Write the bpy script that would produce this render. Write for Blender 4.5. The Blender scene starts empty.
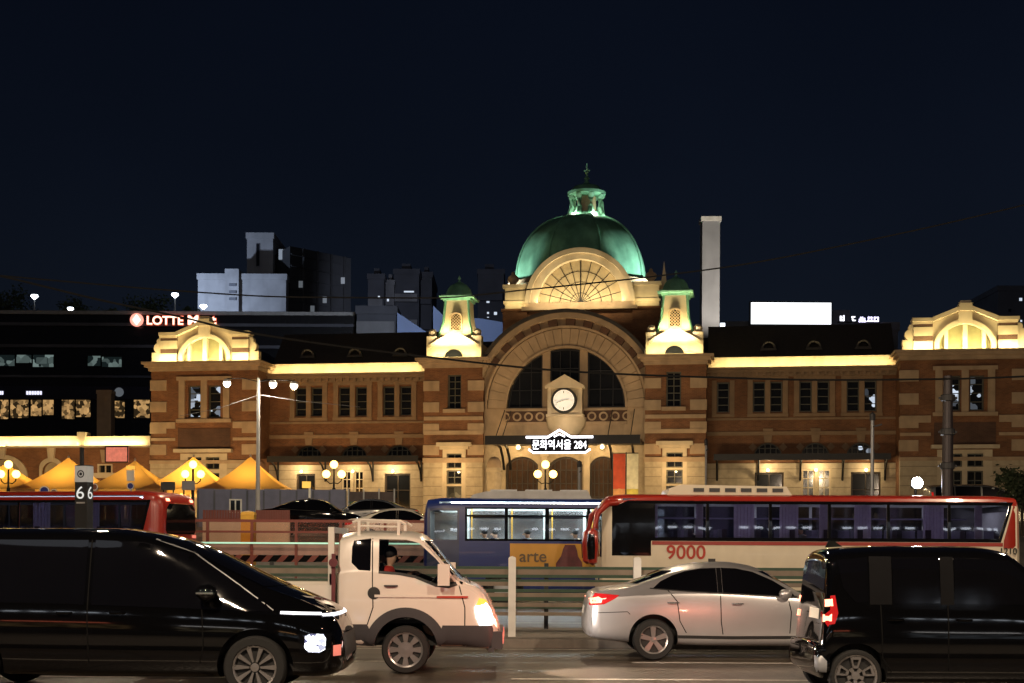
import bpy, bmesh, math, random
from mathutils import Vector, Matrix
from mathutils.bvhtree import BVHTree
from mathutils.geometry import delaunay_2d_cdt

rnd = random.Random(7)
SC = bpy.context.scene
COL = SC.collection
R_ = math.radians
# ------------------------------------------------------------------ camera
F = 1422.0; YH = 545.0; CX = 512.0; HC = 1.75; ROLL = R_(0.3)
CR, SR = math.cos(ROLL), math.sin(ROLL)

def ray(px, py):
    dx, dz = px - CX, YH - py
    return ((dx * CR - dz * SR) / F, 1.0, (dx * SR + dz * CR) / F)

def at(px, py, Y):
    r = ray(px, py)
    return Vector((r[0] * Y, Y, HC + r[2] * Y))

cam_d = bpy.data.cameras.new('camera')
cam = bpy.data.objects.new('camera', cam_d); COL.objects.link(cam)
cam.location = (0, 0, HC)
cam.rotation_mode = 'QUATERNION'
cam.rotation_quaternion = (Matrix.Rotation(R_(90), 3, 'X') @ Matrix.Rotation(ROLL, 3, 'Z')).to_quaternion()
cam_d.sensor_width = 36; cam_d.lens = 36 * F / 1024
cam_d.shift_y = (YH - 341.5) / 1024
cam_d.clip_start = 0.5; cam_d.clip_end = 3000
cam_d.dof.use_dof = False
SC.camera = cam

# ------------------------------------------------------------------ materials
MATS = {}
def mat(name, col, rough=0.6, metal=0.0, var=0.12, scale=3.0, bump=0.0, spec=0.5, emis=None, estr=0.0, coat=0.0,
        trans=0.0, stain=0.0, stain_col=(0.03, 0.025, 0.02), rvar=0.1, subs=None):
    if name in MATS: return MATS[name]
    m = bpy.data.materials.new(name); m.use_nodes = True
    nt = m.node_tree; N = nt.nodes; L = nt.links
    b = N['Principled BSDF']
    tc = N.new('ShaderNodeTexCoord')
    no = N.new('ShaderNodeTexNoise'); no.inputs['Scale'].default_value = scale; no.inputs['Detail'].default_value = 6
    L.new(tc.outputs['Object'], no.inputs['Vector'])
    rp = N.new('ShaderNodeValToRGB')
    rp.color_ramp.elements[0].position = 0.3; rp.color_ramp.elements[1].position = 0.7
    rp.color_ramp.elements[0].color = tuple(max(0, c * (1 - var)) for c in col) + (1,)
    rp.color_ramp.elements[1].color = tuple(min(1, c * (1 + var)) for c in col) + (1,)
    L.new(no.outputs['Fac'], rp.inputs['Fac'])
    src = rp.outputs['Color']
    if stain > 0:
        n2 = N.new('ShaderNodeTexNoise'); n2.inputs['Scale'].default_value = scale * 0.35; n2.inputs['Detail'].default_value = 9
        mp = N.new('ShaderNodeMapping'); mp.inputs['Scale'].default_value = (2.2, 2.2, 0.5)
        L.new(tc.outputs['Object'], mp.inputs['Vector']); L.new(mp.outputs['Vector'], n2.inputs['Vector'])
        r2 = N.new('ShaderNodeValToRGB'); r2.color_ramp.elements[0].position = 0.5; r2.color_ramp.elements[1].position = 0.75
        r2.color_ramp.elements[1].color = (stain,) * 3 + (1,)
        L.new(n2.outputs['Fac'], r2.inputs['Fac'])
        mx = N.new('ShaderNodeMix'); mx.data_type = 'RGBA'
        L.new(r2.outputs['Color'], mx.inputs['Factor']); L.new(src, mx.inputs['A']); mx.inputs['B'].default_value = stain_col + (1,)
        src = mx.outputs['Result']
    L.new(src, b.inputs['Base Color'])
    mr = N.new('ShaderNodeMapRange'); mr.inputs['To Min'].default_value = max(0.01, rough - rvar * rough); mr.inputs['To Max'].default_value = min(1, rough + rvar * rough)
    L.new(no.outputs['Fac'], mr.inputs['Value']); L.new(mr.outputs['Result'], b.inputs['Roughness'])
    b.inputs['Metallic'].default_value = metal
    b.inputs['Specular IOR Level'].default_value = spec
    if coat: b.inputs['Coat Weight'].default_value = coat; b.inputs['Coat Roughness'].default_value = 0.04
    if trans: b.inputs['Transmission Weight'].default_value = trans
    if emis: b.inputs['Emission Color'].default_value = emis + (1,); b.inputs['Emission Strength'].default_value = estr
    if bump:
        bp = N.new('ShaderNodeBump'); bp.inputs['Strength'].default_value = bump; bp.inputs['Distance'].default_value = 0.02
        L.new(no.outputs['Fac'], bp.inputs['Height']); L.new(bp.outputs['Normal'], b.inputs['Normal'])
    MATS[name] = m
    return m

def mat_brick(name, c1, c2, mortar, scale=1.0, bw=0.24, bh=0.08):
    m = mat(name, c1, 0.8, var=0.1)
    nt = m.node_tree; N = nt.nodes; L = nt.links; b = N['Principled BSDF']
    tc = N.new('ShaderNodeTexCoord'); sp = N.new('ShaderNodeSeparateXYZ'); cb = N.new('ShaderNodeCombineXYZ')
    ad = N.new('ShaderNodeMath'); ad.operation = 'ADD'
    L.new(tc.outputs['Object'], sp.inputs[0]); L.new(sp.outputs[0], ad.inputs[0]); L.new(sp.outputs[1], ad.inputs[1])
    L.new(ad.outputs[0], cb.inputs[0]); L.new(sp.outputs[2], cb.inputs[1])
    br = N.new('ShaderNodeTexBrick'); br.inputs['Scale'].default_value = scale
    br.inputs['Brick Width'].default_value = bw; br.inputs['Row Height'].default_value = bh; br.inputs['Mortar Size'].default_value = 0.008
    br.inputs['Color1'].default_value = c1 + (1,); br.inputs['Color2'].default_value = c2 + (1,); br.inputs['Mortar'].default_value = mortar + (1,)
    L.new(cb.outputs[0], br.inputs['Vector'])
    n2 = N.new('ShaderNodeTexNoise'); n2.inputs['Scale'].default_value = 0.7; n2.inputs['Detail'].default_value = 8
    L.new(tc.outputs['Object'], n2.inputs['Vector'])
    r2 = N.new('ShaderNodeValToRGB'); r2.color_ramp.elements[0].position = 0.35; r2.color_ramp.elements[0].color = (0.62, 0.6, 0.58, 1); r2.color_ramp.elements[1].position = 0.65
    L.new(n2.outputs['Fac'], r2.inputs['Fac'])
    mx = N.new('ShaderNodeMix'); mx.data_type = 'RGBA'; mx.blend_type = 'MULTIPLY'; mx.inputs['Factor'].default_value = 1
    L.new(br.outputs['Color'], mx.inputs['A']); L.new(r2.outputs['Color'], mx.inputs['B'])
    L.new(mx.outputs['Result'], b.inputs['Base Color'])
    return m

def mat_glass(name, tint=(0.6, 0.6, 0.65), gl=0.12, rough=0.02):
    if name in MATS: return MATS[name]
    m = bpy.data.materials.new(name); m.use_nodes = True
    nt = m.node_tree; N = nt.nodes; L = nt.links
    N.remove(N['Principled BSDF'])
    t = N.new('ShaderNodeBsdfTransparent'); t.inputs[0].default_value = tint + (1,)
    g = N.new('ShaderNodeBsdfGlossy'); g.inputs['Roughness'].default_value = rough; g.inputs['Color'].default_value = (0.9, 0.9, 0.95, 1)
    lw = N.new('ShaderNodeFresnel'); lw.inputs['IOR'].default_value = 1.5
    ad = N.new('ShaderNodeMath'); ad.operation = 'ADD'; ad.inputs[1].default_value = gl; ad.use_clamp = True
    L.new(lw.outputs[0], ad.inputs[0])
    mx = N.new('ShaderNodeMixShader'); L.new(ad.outputs[0], mx.inputs[0]); L.new(t.outputs[0], mx.inputs[1]); L.new(g.outputs[0], mx.inputs[2])
    L.new(mx.outputs[0], N['Material Output'].inputs['Surface'])
    MATS[name] = m
    return m

def mat_emit(name, col, s):
    if name in MATS: return MATS[name]
    m = mat(name, (0.5, 0.5, 0.5), 0.5, emis=col, estr=s, var=0.02)
    return m

# ------------------------------------------------------------------ object helpers
def tag(o, label=None, cat=None, group=None, kind=None):
    if label: o['label'] = label
    if cat: o['category'] = cat
    if group: o['group'] = group
    if kind: o['kind'] = kind
    return o

def thing(name, label, cat, loc=(0, 0, 0), rz=0.0, group=None):
    o = bpy.data.objects.new(name, None); COL.objects.link(o)
    o.location = loc; o.rotation_euler = (0, 0, rz); o.empty_display_size = 0.3
    return tag(o, label, cat, group)

def kids(o): return [c for c in bpy.data.objects if c.parent == o]

def copy_tree(o, parent=None):
    c = o.copy(); COL.objects.link(c)
    if parent is not None: c.parent = parent
    for ch in kids(o): copy_tree(ch, c)
    return c

class MB:
    def __init__(s): s.v = []; s.f = []; s.mi = []; s.cur = 0
    def add(s, vs, fs):
        n = len(s.v); s.v += [tuple(v) for v in vs]
        for f in fs: s.f.append(tuple(n + i for i in f)); s.mi.append(s.cur)
        return s
    def box(s, x0, x1, y0, y1, z0, z1):
        vs = [(x0, y0, z0), (x1, y0, z0), (x1, y1, z0), (x0, y1, z0), (x0, y0, z1), (x1, y0, z1), (x1, y1, z1), (x0, y1, z1)]
        return s.add(vs, [(0, 3, 2, 1), (4, 5, 6, 7), (0, 1, 5, 4), (1, 2, 6, 5), (2, 3, 7, 6), (3, 0, 4, 7)])
    def bar(s, p0, p1, w, h=None):
        h = h or w; p0, p1 = Vector(p0), Vector(p1); d = (p1 - p0).normalized()
        u = d.cross(Vector((0, 0, 1)));
        if u.length < 1e-4: u = Vector((1, 0, 0))
        u.normalize(); n = u.cross(d)
        vs = [p + u * a * w / 2 + n * b * h / 2 for p in (p0, p1) for a, b in ((-1, -1), (1, -1), (1, 1), (-1, 1))]
        return s.add(vs, [(0, 1, 2, 3), (7, 6, 5, 4), (0, 4, 5, 1), (1, 5, 6, 2), (2, 6, 7, 3), (3, 7, 4, 0)])
    def tube(s, pts, r, n=8, caps=True):
        pts = [Vector(p) for p in pts]; rs = r if isinstance(r, (list, tuple)) else [r] * len(pts)
        vs = []; fs = []
        up = Vector((0, 0, 1))
        for i, p in enumerate(pts):
            d = (pts[min(i + 1, len(pts) - 1)] - pts[max(i - 1, 0)]).normalized()
            a = d.cross(up)
            if a.length < 1e-3: a = d.cross(Vector((0, 1, 0)))
            a.normalize(); b = a.cross(d)
            for k in range(n):
                t = 2 * math.pi * k / n
                vs.append(p + (a * math.cos(t) + b * math.sin(t)) * rs[i])
        for i in range(len(pts) - 1):
            for k in range(n):
                k2 = (k + 1) % n
                fs.append((i * n + k, i * n + k2, (i + 1) * n + k2, (i + 1) * n + k))
        if caps: fs.append(tuple(range(n))[::-1]); fs.append(tuple((len(pts) - 1) * n + k for k in range(n)))
        return s.add(vs, fs)
    def lathe(s, prof, c=(0, 0, 0), n=24, axis='Z', ph=0.0, sx=1.0, sy=1.0, caps=True):
        vs = []; fs = []; c = Vector(c)
        for (r, h) in prof:
            for k in range(n):
                t = 2 * math.pi * k / n + ph
                a, b = r * math.cos(t) * sx, r * math.sin(t) * sy
                vs.append(c + (Vector((a, b, h)) if axis == 'Z' else Vector((a, h, b)) if axis == 'Y' else Vector((h, a, b))))
        for i in range(len(prof) - 1):
            for k in range(n):
                k2 = (k + 1) % n
                fs.append((i * n + k, i * n + k2, (i + 1) * n + k2, (i + 1) * n + k))
        if caps and prof[0][0] > 1e-4: fs.append(tuple(range(n))[::-1])
        if caps and prof[-1][0] > 1e-4: fs.append(tuple((len(prof) - 1) * n + k for k in range(n)))
        return s.add(vs, fs)
    def sphere(s, c, r, n=16, sz=1.0):
        pr = [(max(1e-5, r * math.sin(math.pi * i / (n // 2))), -r * sz * math.cos(math.pi * i / (n // 2))) for i in range(n // 2 + 1)]
        return s.lathe(pr, c, n)
    def plate(s, outer, holes, y0, y1):
        """outline in (x, z) with holes, between the planes y0 and y1"""
        pts = []; edges = []; loops = [outer] + list(holes)
        for lp in loops:
            n = len(pts); pts += [Vector(p) for p in lp]
            edges += [(n + i, n + (i + 1) % len(lp)) for i in range(len(lp))]
        ov, oe, of, *_ = delaunay_2d_cdt(pts, edges, [], 0, 1e-6)
        tris = []
        for f in of:
            cx = sum(ov[i][0] for i in f) / len(f); cz = sum(ov[i][1] for i in f) / len(f)
            if inside((cx, cz), outer) and not any(inside((cx, cz), h) for h in holes): tris.append(f)
        n = len(ov)
        vs = [(p[0], y0, p[1]) for p in ov] + [(p[0], y1, p[1]) for p in ov]
        fs = [tuple(f) for f in tris] + [tuple(n + i for i in f)[::-1] for f in tris]
        cnt = {}
        for f in tris:
            for i in range(len(f)):
                a, b = f[i], f[(i + 1) % len(f)]
                cnt[(a, b)] = 1
        for (a, b) in list(cnt):
            if (b, a) not in cnt: fs.append((b, a, n + a, n + b))
        return s.add(vs, fs)
    def build(s, name, m=None, parent=None, smooth=None, recalc=True):
        me = bpy.data.meshes.new(name); me.from_pydata(s.v, [], s.f)
        if recalc:
            bm = bmesh.new(); bm.from_mesh(me)
            bmesh.ops.recalc_face_normals(bm, faces=bm.faces[:]); bm.to_mesh(me); bm.free()
        if m is not None:
            for q in (m if isinstance(m, (list, tuple)) else [m]): me.materials.append(q)
            if any(s.mi):
                for p, i in zip(me.polygons, s.mi): p.material_index = i
        if smooth:
            for p in me.polygons: p.use_smooth = True
            me.set_sharp_from_angle(angle=R_(smooth))
        o = bpy.data.objects.new(name, me); COL.objects.link(o)
        if parent is not None: o.parent = parent
        return o

def inside(p, poly):
    x, y = p; c = False; n = len(poly)
    for i in range(n):
        x0, y0 = poly[i]; x1, y1 = poly[i - 1]
        if (y0 > y) != (y1 > y) and x < (x1 - x0) * (y - y0) / (y1 - y0) + x0: c = not c
    return c

def rect(x0, x1, z0, z1): return [(x0, z0), (x1, z0), (x1, z1), (x0, z1)]
def arc(cx, cz, r, a0, a1, n=20, rz=None):
    rz = rz or r
    return [(cx + r * math.cos(R_(a0 + (a1 - a0) * i / n)), cz + rz * math.sin(R_(a0 + (a1 - a0) * i / n))) for i in range(n + 1)]
def arched(x0, x1, z0, z1, rise, n=12):
    """rectangle whose top is a segment of an arch: z1 is the crown, rise the arch height"""
    w = (x1 - x0) / 2; c = (x0 + x1) / 2
    R = (w * w + rise * rise) / (2 * rise); zc = z1 - R
    a = math.degrees(math.acos(min(1, w / R))) if R >= w else 0
    if rise >= w * 0.999: return [(x0, z0), (x1, z0)] + arc(c, z1 - w, w, 0, 180, n)
    return [(x0, z0), (x1, z0)] + arc(c, zc, R, a, 180 - a, n)

def struct(name, mb, m, **k): return tag(mb.build(name, m, **k), kind='structure')

def text_mesh(body, size, depth=0.0, bold=0.0):
    c = bpy.data.curves.new('lettering', 'FONT'); c.body = body; c.size = size; c.extrude = depth / 2; c.offset = bold
    c.align_x = 'CENTER'; c.align_y = 'CENTER'
    o = bpy.data.objects.new('lettering', c); COL.objects.link(o)
    bpy.context.view_layer.update()
    me = bpy.data.meshes.new_from_object(o.evaluated_get(bpy.context.evaluated_depsgraph_get()))
    bpy.data.objects.remove(o); bpy.data.curves.remove(c)
    return me

def text(body, size, loc, m, parent=None, name='lettering', width=None, depth=0.01, rot=(90, 0, 0), bold=0.0, height=None):
    me = text_mesh(body, size, depth, bold)
    xs = [v.co.x for v in me.vertices]; ys = [v.co.y for v in me.vertices]
    cx, cy = (min(xs) + max(xs)) / 2, (min(ys) + max(ys)) / 2
    kx = width / (max(xs) - min(xs)) if width else 1.0
    ky = height / (max(ys) - min(ys)) if height else kx
    for v in me.vertices: v.co.x = (v.co.x - cx) * kx; v.co.y = (v.co.y - cy) * ky
    me.materials.clear(); me.materials.append(m)
    o = bpy.data.objects.new(name, me); COL.objects.link(o)
    o.location = loc; o.rotation_euler = tuple(R_(a) for a in rot)
    if parent is not None: o.parent = parent
    return o

def lamp(kind, loc, power, col=(1, 0.8, 0.55), target=None, size=0.3, size_y=None, spot=90, blend=0.5, parent=None, spread=180):
    d = bpy.data.lights.new('lamp_light', kind); d.energy = power; d.color = col
    if kind == 'AREA':
        d.shape = 'RECTANGLE'; d.size = size; d.size_y = size_y or size; d.spread = R_(spread)
    else: d.shadow_soft_size = size
    if kind == 'SPOT': d.spot_size = R_(spot); d.spot_blend = blend
    o = bpy.data.objects.new('lamp_light', d); COL.objects.link(o); o.location = loc
    if parent is not None: o.parent = parent
    if target is not None:
        dv = Vector(target) - Vector(loc)
        o.rotation_mode = 'QUATERNION'; o.rotation_quaternion = dv.to_track_quat('-Z', 'Y')
    return o
# ------------------------------------------------------------------ palette
M = dict(
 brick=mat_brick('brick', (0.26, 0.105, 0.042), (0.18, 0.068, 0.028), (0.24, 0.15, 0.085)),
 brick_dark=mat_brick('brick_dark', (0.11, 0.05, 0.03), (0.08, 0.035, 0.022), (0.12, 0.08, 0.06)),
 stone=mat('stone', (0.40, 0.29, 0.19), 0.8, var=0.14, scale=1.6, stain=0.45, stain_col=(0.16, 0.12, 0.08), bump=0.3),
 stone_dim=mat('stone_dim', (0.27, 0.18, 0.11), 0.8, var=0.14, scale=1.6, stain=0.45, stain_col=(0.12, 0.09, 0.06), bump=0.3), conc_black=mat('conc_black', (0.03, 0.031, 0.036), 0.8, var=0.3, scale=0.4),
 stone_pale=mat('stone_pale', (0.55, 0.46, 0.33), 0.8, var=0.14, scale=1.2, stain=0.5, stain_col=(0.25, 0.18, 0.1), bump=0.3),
 granite=mat('granite', (0.44, 0.36, 0.25), 0.75, var=0.12, scale=4, stain=0.3, stain_col=(0.2, 0.16, 0.1)),
 joint=mat('joint', (0.2, 0.16, 0.11), 0.9),
 slate=mat('slate', (0.035, 0.03, 0.028), 0.65, var=0.3, scale=5, bump=0.4),
 copper=mat('copper', (0.13, 0.33, 0.235), 0.7, var=0.3, scale=1.1, stain=0.75, stain_col=(0.045, 0.16, 0.115), bump=0.2),
 copper_pale=mat('copper_pale', (0.2, 0.45, 0.33), 0.6, var=0.2, scale=3, stain=0.5, stain_col=(0.06, 0.2, 0.15)),
 darkwood=mat('darkwood', (0.03, 0.018, 0.01), 0.5, var=0.25),
 winframe=mat('winframe', (0.07, 0.068, 0.05), 0.5),
 winpane=mat('winpane', (0.012, 0.013, 0.016), 0.06, spec=0.6),
 winpane_door=mat('winpane_door', (0.035, 0.016, 0.007), 0.5, var=.5, scale=2, spec=.15, emis=(1.0, 0.45, 0.15), estr=0.02),
 lunette=mat('lunette', (0.36, 0.29, 0.18), 0.5, var=0.15, scale=2),
 gablepane=mat('gablepane', (0.2, 0.19, 0.1), 0.3),
 iron=mat('iron', (0.02, 0.02, 0.022), 0.45, metal=0.6),
 steel=mat('steel', (0.35, 0.36, 0.38), 0.4, metal=0.3),
 grey_paint=mat('grey_paint', (0.42, 0.42, 0.42), 0.5, stain=0.2),
 white_paint=mat('white_paint', (0.75, 0.73, 0.68), 0.5, stain=0.25, stain_col=(0.35, 0.3, 0.22)),
 white_car=mat('white_car', (0.70, 0.66, 0.59), 0.26, var=0.03, coat=0.5),
 silver=mat('silver', (0.5, 0.49, 0.5), 0.3, metal=0.6, var=0.03, coat=0.6, rvar=0.05),
 black_car=mat('black_car', (0.0022, 0.0022, 0.0026), 0.045, var=0.05, coat=0.35, spec=0.35, rvar=0.05),
 seam_black=mat('seam_black', (0.004, 0.004, 0.004), 0.7, spec=.1), pillar_grey=mat('pillar_grey', (0.009, 0.009, 0.01), 0.8, spec=.05),
 dark_glass=mat('dark_glass', (0.003, 0.003, 0.004), 0.035, var=0.05, spec=0.65, rvar=0.02),
 black_plastic=mat('black_plastic', (0.018, 0.018, 0.018), 0.5),
 clad=mat('clad', (0.045, 0.045, 0.05), 0.55),
 rubber=mat('rubber', (0.012, 0.012, 0.012), 0.8, bump=0.2),
 alloy=mat('alloy', (0.3, 0.285, 0.28), 0.28, metal=0.6),
 chrome=mat('chrome', (0.6, 0.6, 0.62), 0.15, metal=0.8),
 red_lens=mat('red_lens', (0.35, 0.01, 0.015), 0.12, emis=(1, 0.03, 0.02), estr=0.25),
 red_lit=mat('red_lit', (0.4, 0.05, 0.03), 0.15, emis=(1.0, 0.28, 0.16), estr=5.0),
 white_lit=mat('white_lit', (0.6, 0.6, 0.6), 0.15, emis=(1.0, 0.88, 0.82), estr=5.0),
 cold_lit=mat('cold_lit', (0.6, 0.6, 0.6), 0.15, emis=(0.86, 0.88, 1.0), estr=5.0),
 drl=mat('drl', (0.6, 0.6, 0.6), 0.15, emis=(0.9, 0.9, 1.0), estr=2.2),
 amber=mat('amber', (0.6, 0.25, 0.03), 0.2, emis=(1, 0.55, 0.08), estr=1.2),
 pink_lens=mat('pink_lens', (0.6, 0.2, 0.15), 0.2, emis=(1, 0.25, 0.18), estr=0.7),
 bus_red=mat('bus_red', (0.30, 0.02, 0.011), 0.3, coat=0.4, var=0.05),
 bus_cream=mat('bus_cream', (0.66, 0.58, 0.45), 0.35, coat=0.3, var=0.04, stain=0.15, stain_col=(0.35, 0.28, 0.2)),
 bus_blue=mat('bus_blue', (0.006, 0.02, 0.14), 0.3, coat=0.4, var=0.05),
 ad_yellow=mat('ad_yellow', (0.55, 0.27, 0.03), 0.4, var=0.05),
 ad_maroon=mat('ad_maroon', (0.11, 0.02, 0.025), 0.5, var=0.25, scale=6),
 ad_grey=mat('ad_grey', (0.12, 0.08, 0.04), 0.5),
 letter_red=mat('letter_red', (0.4, 0.03, 0.015), 0.4),
 black_band=mat('black_band', (0.005, 0.005, 0.006), 0.06, spec=.35),
 seat=mat('seat', (0.06, 0.05, 0.09), 0.8),
 curtain=mat('curtain', (0.34, 0.3, 0.5), 0.9, var=0.2, scale=20),
 bus_inside=mat('bus_inside', (0.5, 0.52, 0.52), 0.7),
 canvas=None,
 hoarding=mat('hoarding', (0.17, 0.18, 0.27), 0.7, var=0.1, stain=0.2),
 fence_red=mat('fence_red', (0.16, 0.035, 0.025), 0.5),
 fence_pink=mat('fence_pink', (0.34, 0.2, 0.17), 0.4, stain=0.3),
 streak_glow=mat('streak_glow', (0.45, 0.75, 0.6), 0.3, emis=(0.5, 1.0, 0.75), estr=0.55),  # glow colour of the light trail along the panel fence
 green_rail=mat('green_rail', (0.045, 0.085, 0.055), 0.35, stain=0.3),
 beige_rail=mat('beige_rail', (0.21, 0.165, 0.12), 0.45, stain=0.3),
 yellow=mat('yellow', (0.6, 0.33, 0.03), 0.5),
 kerb=mat('kerb', (0.22, 0.19, 0.16), 0.85, bump=0.3, scale=6, stain=0.4),
 leaf=mat('leaf', (0.035, 0.05, 0.02), 0.8, var=0.5, scale=1.0),
 bark=mat('bark', (0.05, 0.04, 0.03), 0.9),
 skin=mat('skin', (0.5, 0.3, 0.2), 0.6), hair=mat('hair', (0.01, 0.008, 0.008), 0.7),
 jacket_red=mat('jacket_red', (0.55, 0.03, 0.02), 0.8), jacket_dark=mat('jacket_dark', (0.02, 0.02, 0.025), 0.85),
 jacket_grey=mat('jacket_grey', (0.12, 0.12, 0.13), 0.85), trousers=mat('trousers', (0.02, 0.022, 0.03), 0.85),
 wire=mat('wire', (0.004, 0.004, 0.004), 0.9),
 glass_clear=mat_glass('glass_clear', (0.82, 0.85, 0.86), 0.02),
 glass_bus=mat_glass('glass_bus', (0.42, 0.42, 0.5), 0.03),
 glass_far=mat_glass('glass_far', (0.2, 0.22, 0.22), 0.5, 0.2), glass_far2=mat_glass('glass_far2', (0.12, 0.12, 0.14), 0.15, 0.1),
 glass_light=mat_glass('glass_light', (0.7, 0.74, 0.74), 0.03),
 conc=mat('conc', (0.3, 0.3, 0.32), 0.85, var=0.15, stain=0.4, scale=0.5),
 conc_dark=mat('conc_dark', (0.11, 0.115, 0.14), 0.8, var=0.2, scale=0.4),
 blue_roof=mat('blue_roof', (0.11, 0.15, 0.27), 0.7, var=0.15, scale=0.3),
 mall_dark=mat('mall_dark', (0.012, 0.013, 0.016), 0.25, var=0.2, scale=0.3),
)
def canvas_mat():
    m = bpy.data.materials.new('canvas'); m.use_nodes = True
    N = m.node_tree.nodes; L = m.node_tree.links; b = N['Principled BSDF']
    tc = N.new('ShaderNodeTexCoord'); no = N.new('ShaderNodeTexNoise'); no.inputs['Scale'].default_value = 1.2
    L.new(tc.outputs['Object'], no.inputs['Vector'])
    rp = N.new('ShaderNodeValToRGB'); rp.color_ramp.elements[0].color = (0.62, 0.46, 0.26, 1); rp.color_ramp.elements[1].color = (0.75, 0.58, 0.34, 1)
    L.new(no.outputs['Fac'], rp.inputs['Fac']); L.new(rp.outputs['Color'], b.inputs['Base Color']); b.inputs['Roughness'].default_value = 0.8
    t = N.new('ShaderNodeBsdfTranslucent'); t.inputs[0].default_value = (0.75, 0.5, 0.22, 1)
    mx = N.new('ShaderNodeMixShader'); mx.inputs[0].default_value = 0.5
    L.new(b.outputs[0], mx.inputs[1]); L.new(t.outputs[0], mx.inputs[2]); L.new(mx.outputs[0], N['Material Output'].inputs['Surface'])
    return m
M['canvas'] = canvas_mat()

def curtain_mat():
    m = bpy.data.materials.new('curtain_cloth'); m.use_nodes = True; N = m.node_tree.nodes; L = m.node_tree.links; b = N['Principled BSDF']
    tc = N.new('ShaderNodeTexCoord'); no = N.new('ShaderNodeTexNoise'); no.inputs['Scale'].default_value = 14; L.new(tc.outputs['Object'], no.inputs['Vector'])
    rp = N.new('ShaderNodeValToRGB'); rp.color_ramp.elements[0].color = (.55, .5, .66, 1); rp.color_ramp.elements[1].color = (.78, .74, .86, 1); L.new(no.outputs['Fac'], rp.inputs['Fac']); L.new(rp.outputs['Color'], b.inputs['Base Color'])
    t = N.new('ShaderNodeBsdfTranslucent'); L.new(rp.outputs['Color'], t.inputs[0]); mx = N.new('ShaderNodeMixShader'); mx.inputs[0].default_value = .6
    L.new(b.outputs[0], mx.inputs[1]); L.new(t.outputs[0], mx.inputs[2]); L.new(mx.outputs[0], N['Material Output'].inputs['Surface']); return m
M['curtain'] = curtain_mat()
def asphalt():
    m = mat('asphalt', (0.10, 0.082, 0.066), 0.33, var=0.3, scale=14, bump=0.3, stain=0.55, stain_col=(0.025, 0.024, 0.023))
    N = m.node_tree.nodes; L = m.node_tree.links; b = N['Principled BSDF']; src = b.inputs['Base Color'].links[0].from_socket
    tc = N.new('ShaderNodeTexCoord'); v = N.new('ShaderNodeTexVoronoi'); v.feature = 'DISTANCE_TO_EDGE'; v.inputs['Scale'].default_value = .45
    nz = N.new('ShaderNodeTexNoise'); nz.inputs['Scale'].default_value = 1.3; nz.inputs['Detail'].default_value = 8
    ad = N.new('ShaderNodeMix'); ad.data_type = 'RGBA'; ad.inputs['Factor'].default_value = .35
    L.new(tc.outputs['Object'], nz.inputs['Vector']); L.new(tc.outputs['Object'], ad.inputs['A']); L.new(nz.outputs['Color'], ad.inputs['B']); L.new(ad.outputs['Result'], v.inputs['Vector'])
    r = N.new('ShaderNodeValToRGB'); r.color_ramp.elements[0].color = (.25, .25, .25, 1); r.color_ramp.elements[1].position = .012; L.new(v.outputs['Distance'], r.inputs['Fac'])
    mp = N.new('ShaderNodeMapping'); mp.inputs['Scale'].default_value = (.04, 1.6, 1); n3 = N.new('ShaderNodeTexNoise'); n3.inputs['Scale'].default_value = 1.2; n3.inputs['Detail'].default_value = 5
    L.new(tc.outputs['Object'], mp.inputs['Vector']); L.new(mp.outputs['Vector'], n3.inputs['Vector'])
    r3 = N.new('ShaderNodeValToRGB'); r3.color_ramp.elements[0].position = .35; r3.color_ramp.elements[0].color = (.55, .53, .5, 1); r3.color_ramp.elements[1].position = .65; r3.color_ramp.elements[1].color = (1.25, 1.2, 1.15, 1); L.new(n3.outputs['Fac'], r3.inputs['Fac'])
    m1 = N.new('ShaderNodeMix'); m1.data_type = 'RGBA'; m1.blend_type = 'MULTIPLY'; m1.inputs['Factor'].default_value = 1; L.new(src, m1.inputs['A']); L.new(r.outputs['Color'], m1.inputs['B'])
    m2 = N.new('ShaderNodeMix'); m2.data_type = 'RGBA'; m2.blend_type = 'MULTIPLY'; m2.inputs['Factor'].default_value = 1; L.new(m1.outputs['Result'], m2.inputs['A']); L.new(r3.outputs['Color'], m2.inputs['B'])
    L.new(m2.outputs['Result'], b.inputs['Base Color'])
    return m
M['asphalt'] = asphalt()
def lit_mat(name, c1, c2, s, scale, p0=.2, p1=.8):
    m = mat(name, (.012, .013, .016), .08, spec=.6); N = m.node_tree.nodes; L = m.node_tree.links; b = N['Principled BSDF']
    tc = N.new('ShaderNodeTexCoord'); v = N.new('ShaderNodeTexVoronoi'); v.inputs['Scale'].default_value = scale; v.distance = 'MANHATTAN'
    L.new(tc.outputs['Object'], v.inputs['Vector']); r = N.new('ShaderNodeValToRGB'); r.color_ramp.elements[0].color = c1 + (1,); r.color_ramp.elements[1].color = c2 + (1,)
    r.color_ramp.elements[0].position = p0; r.color_ramp.elements[1].position = p1
    L.new(v.outputs['Color'], r.inputs['Fac']); L.new(r.outputs['Color'], b.inputs['Emission Color']); b.inputs['Emission Strength'].default_value = s
    return m
M['winpane_lit'] = lit_mat('winpane_lit', (0, 0, 0), (.75, .85, 1.0), .9, 2.3, .62, .85)
M['winpane_warm'] = lit_mat('winpane_warm', (.02, .012, .004), (1.0, .66, .28), .4, 1.7, .4, .9)
M['marking'] = mat('marking', (0.62, 0.58, 0.52), 0.6, var=0.2, scale=8, stain=0.6, stain_col=(0.15, 0.13, 0.11))
M['paving'] = mat('paving', (0.15, 0.135, 0.12), 0.8, var=0.2, scale=2, bump=0.2)
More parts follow.
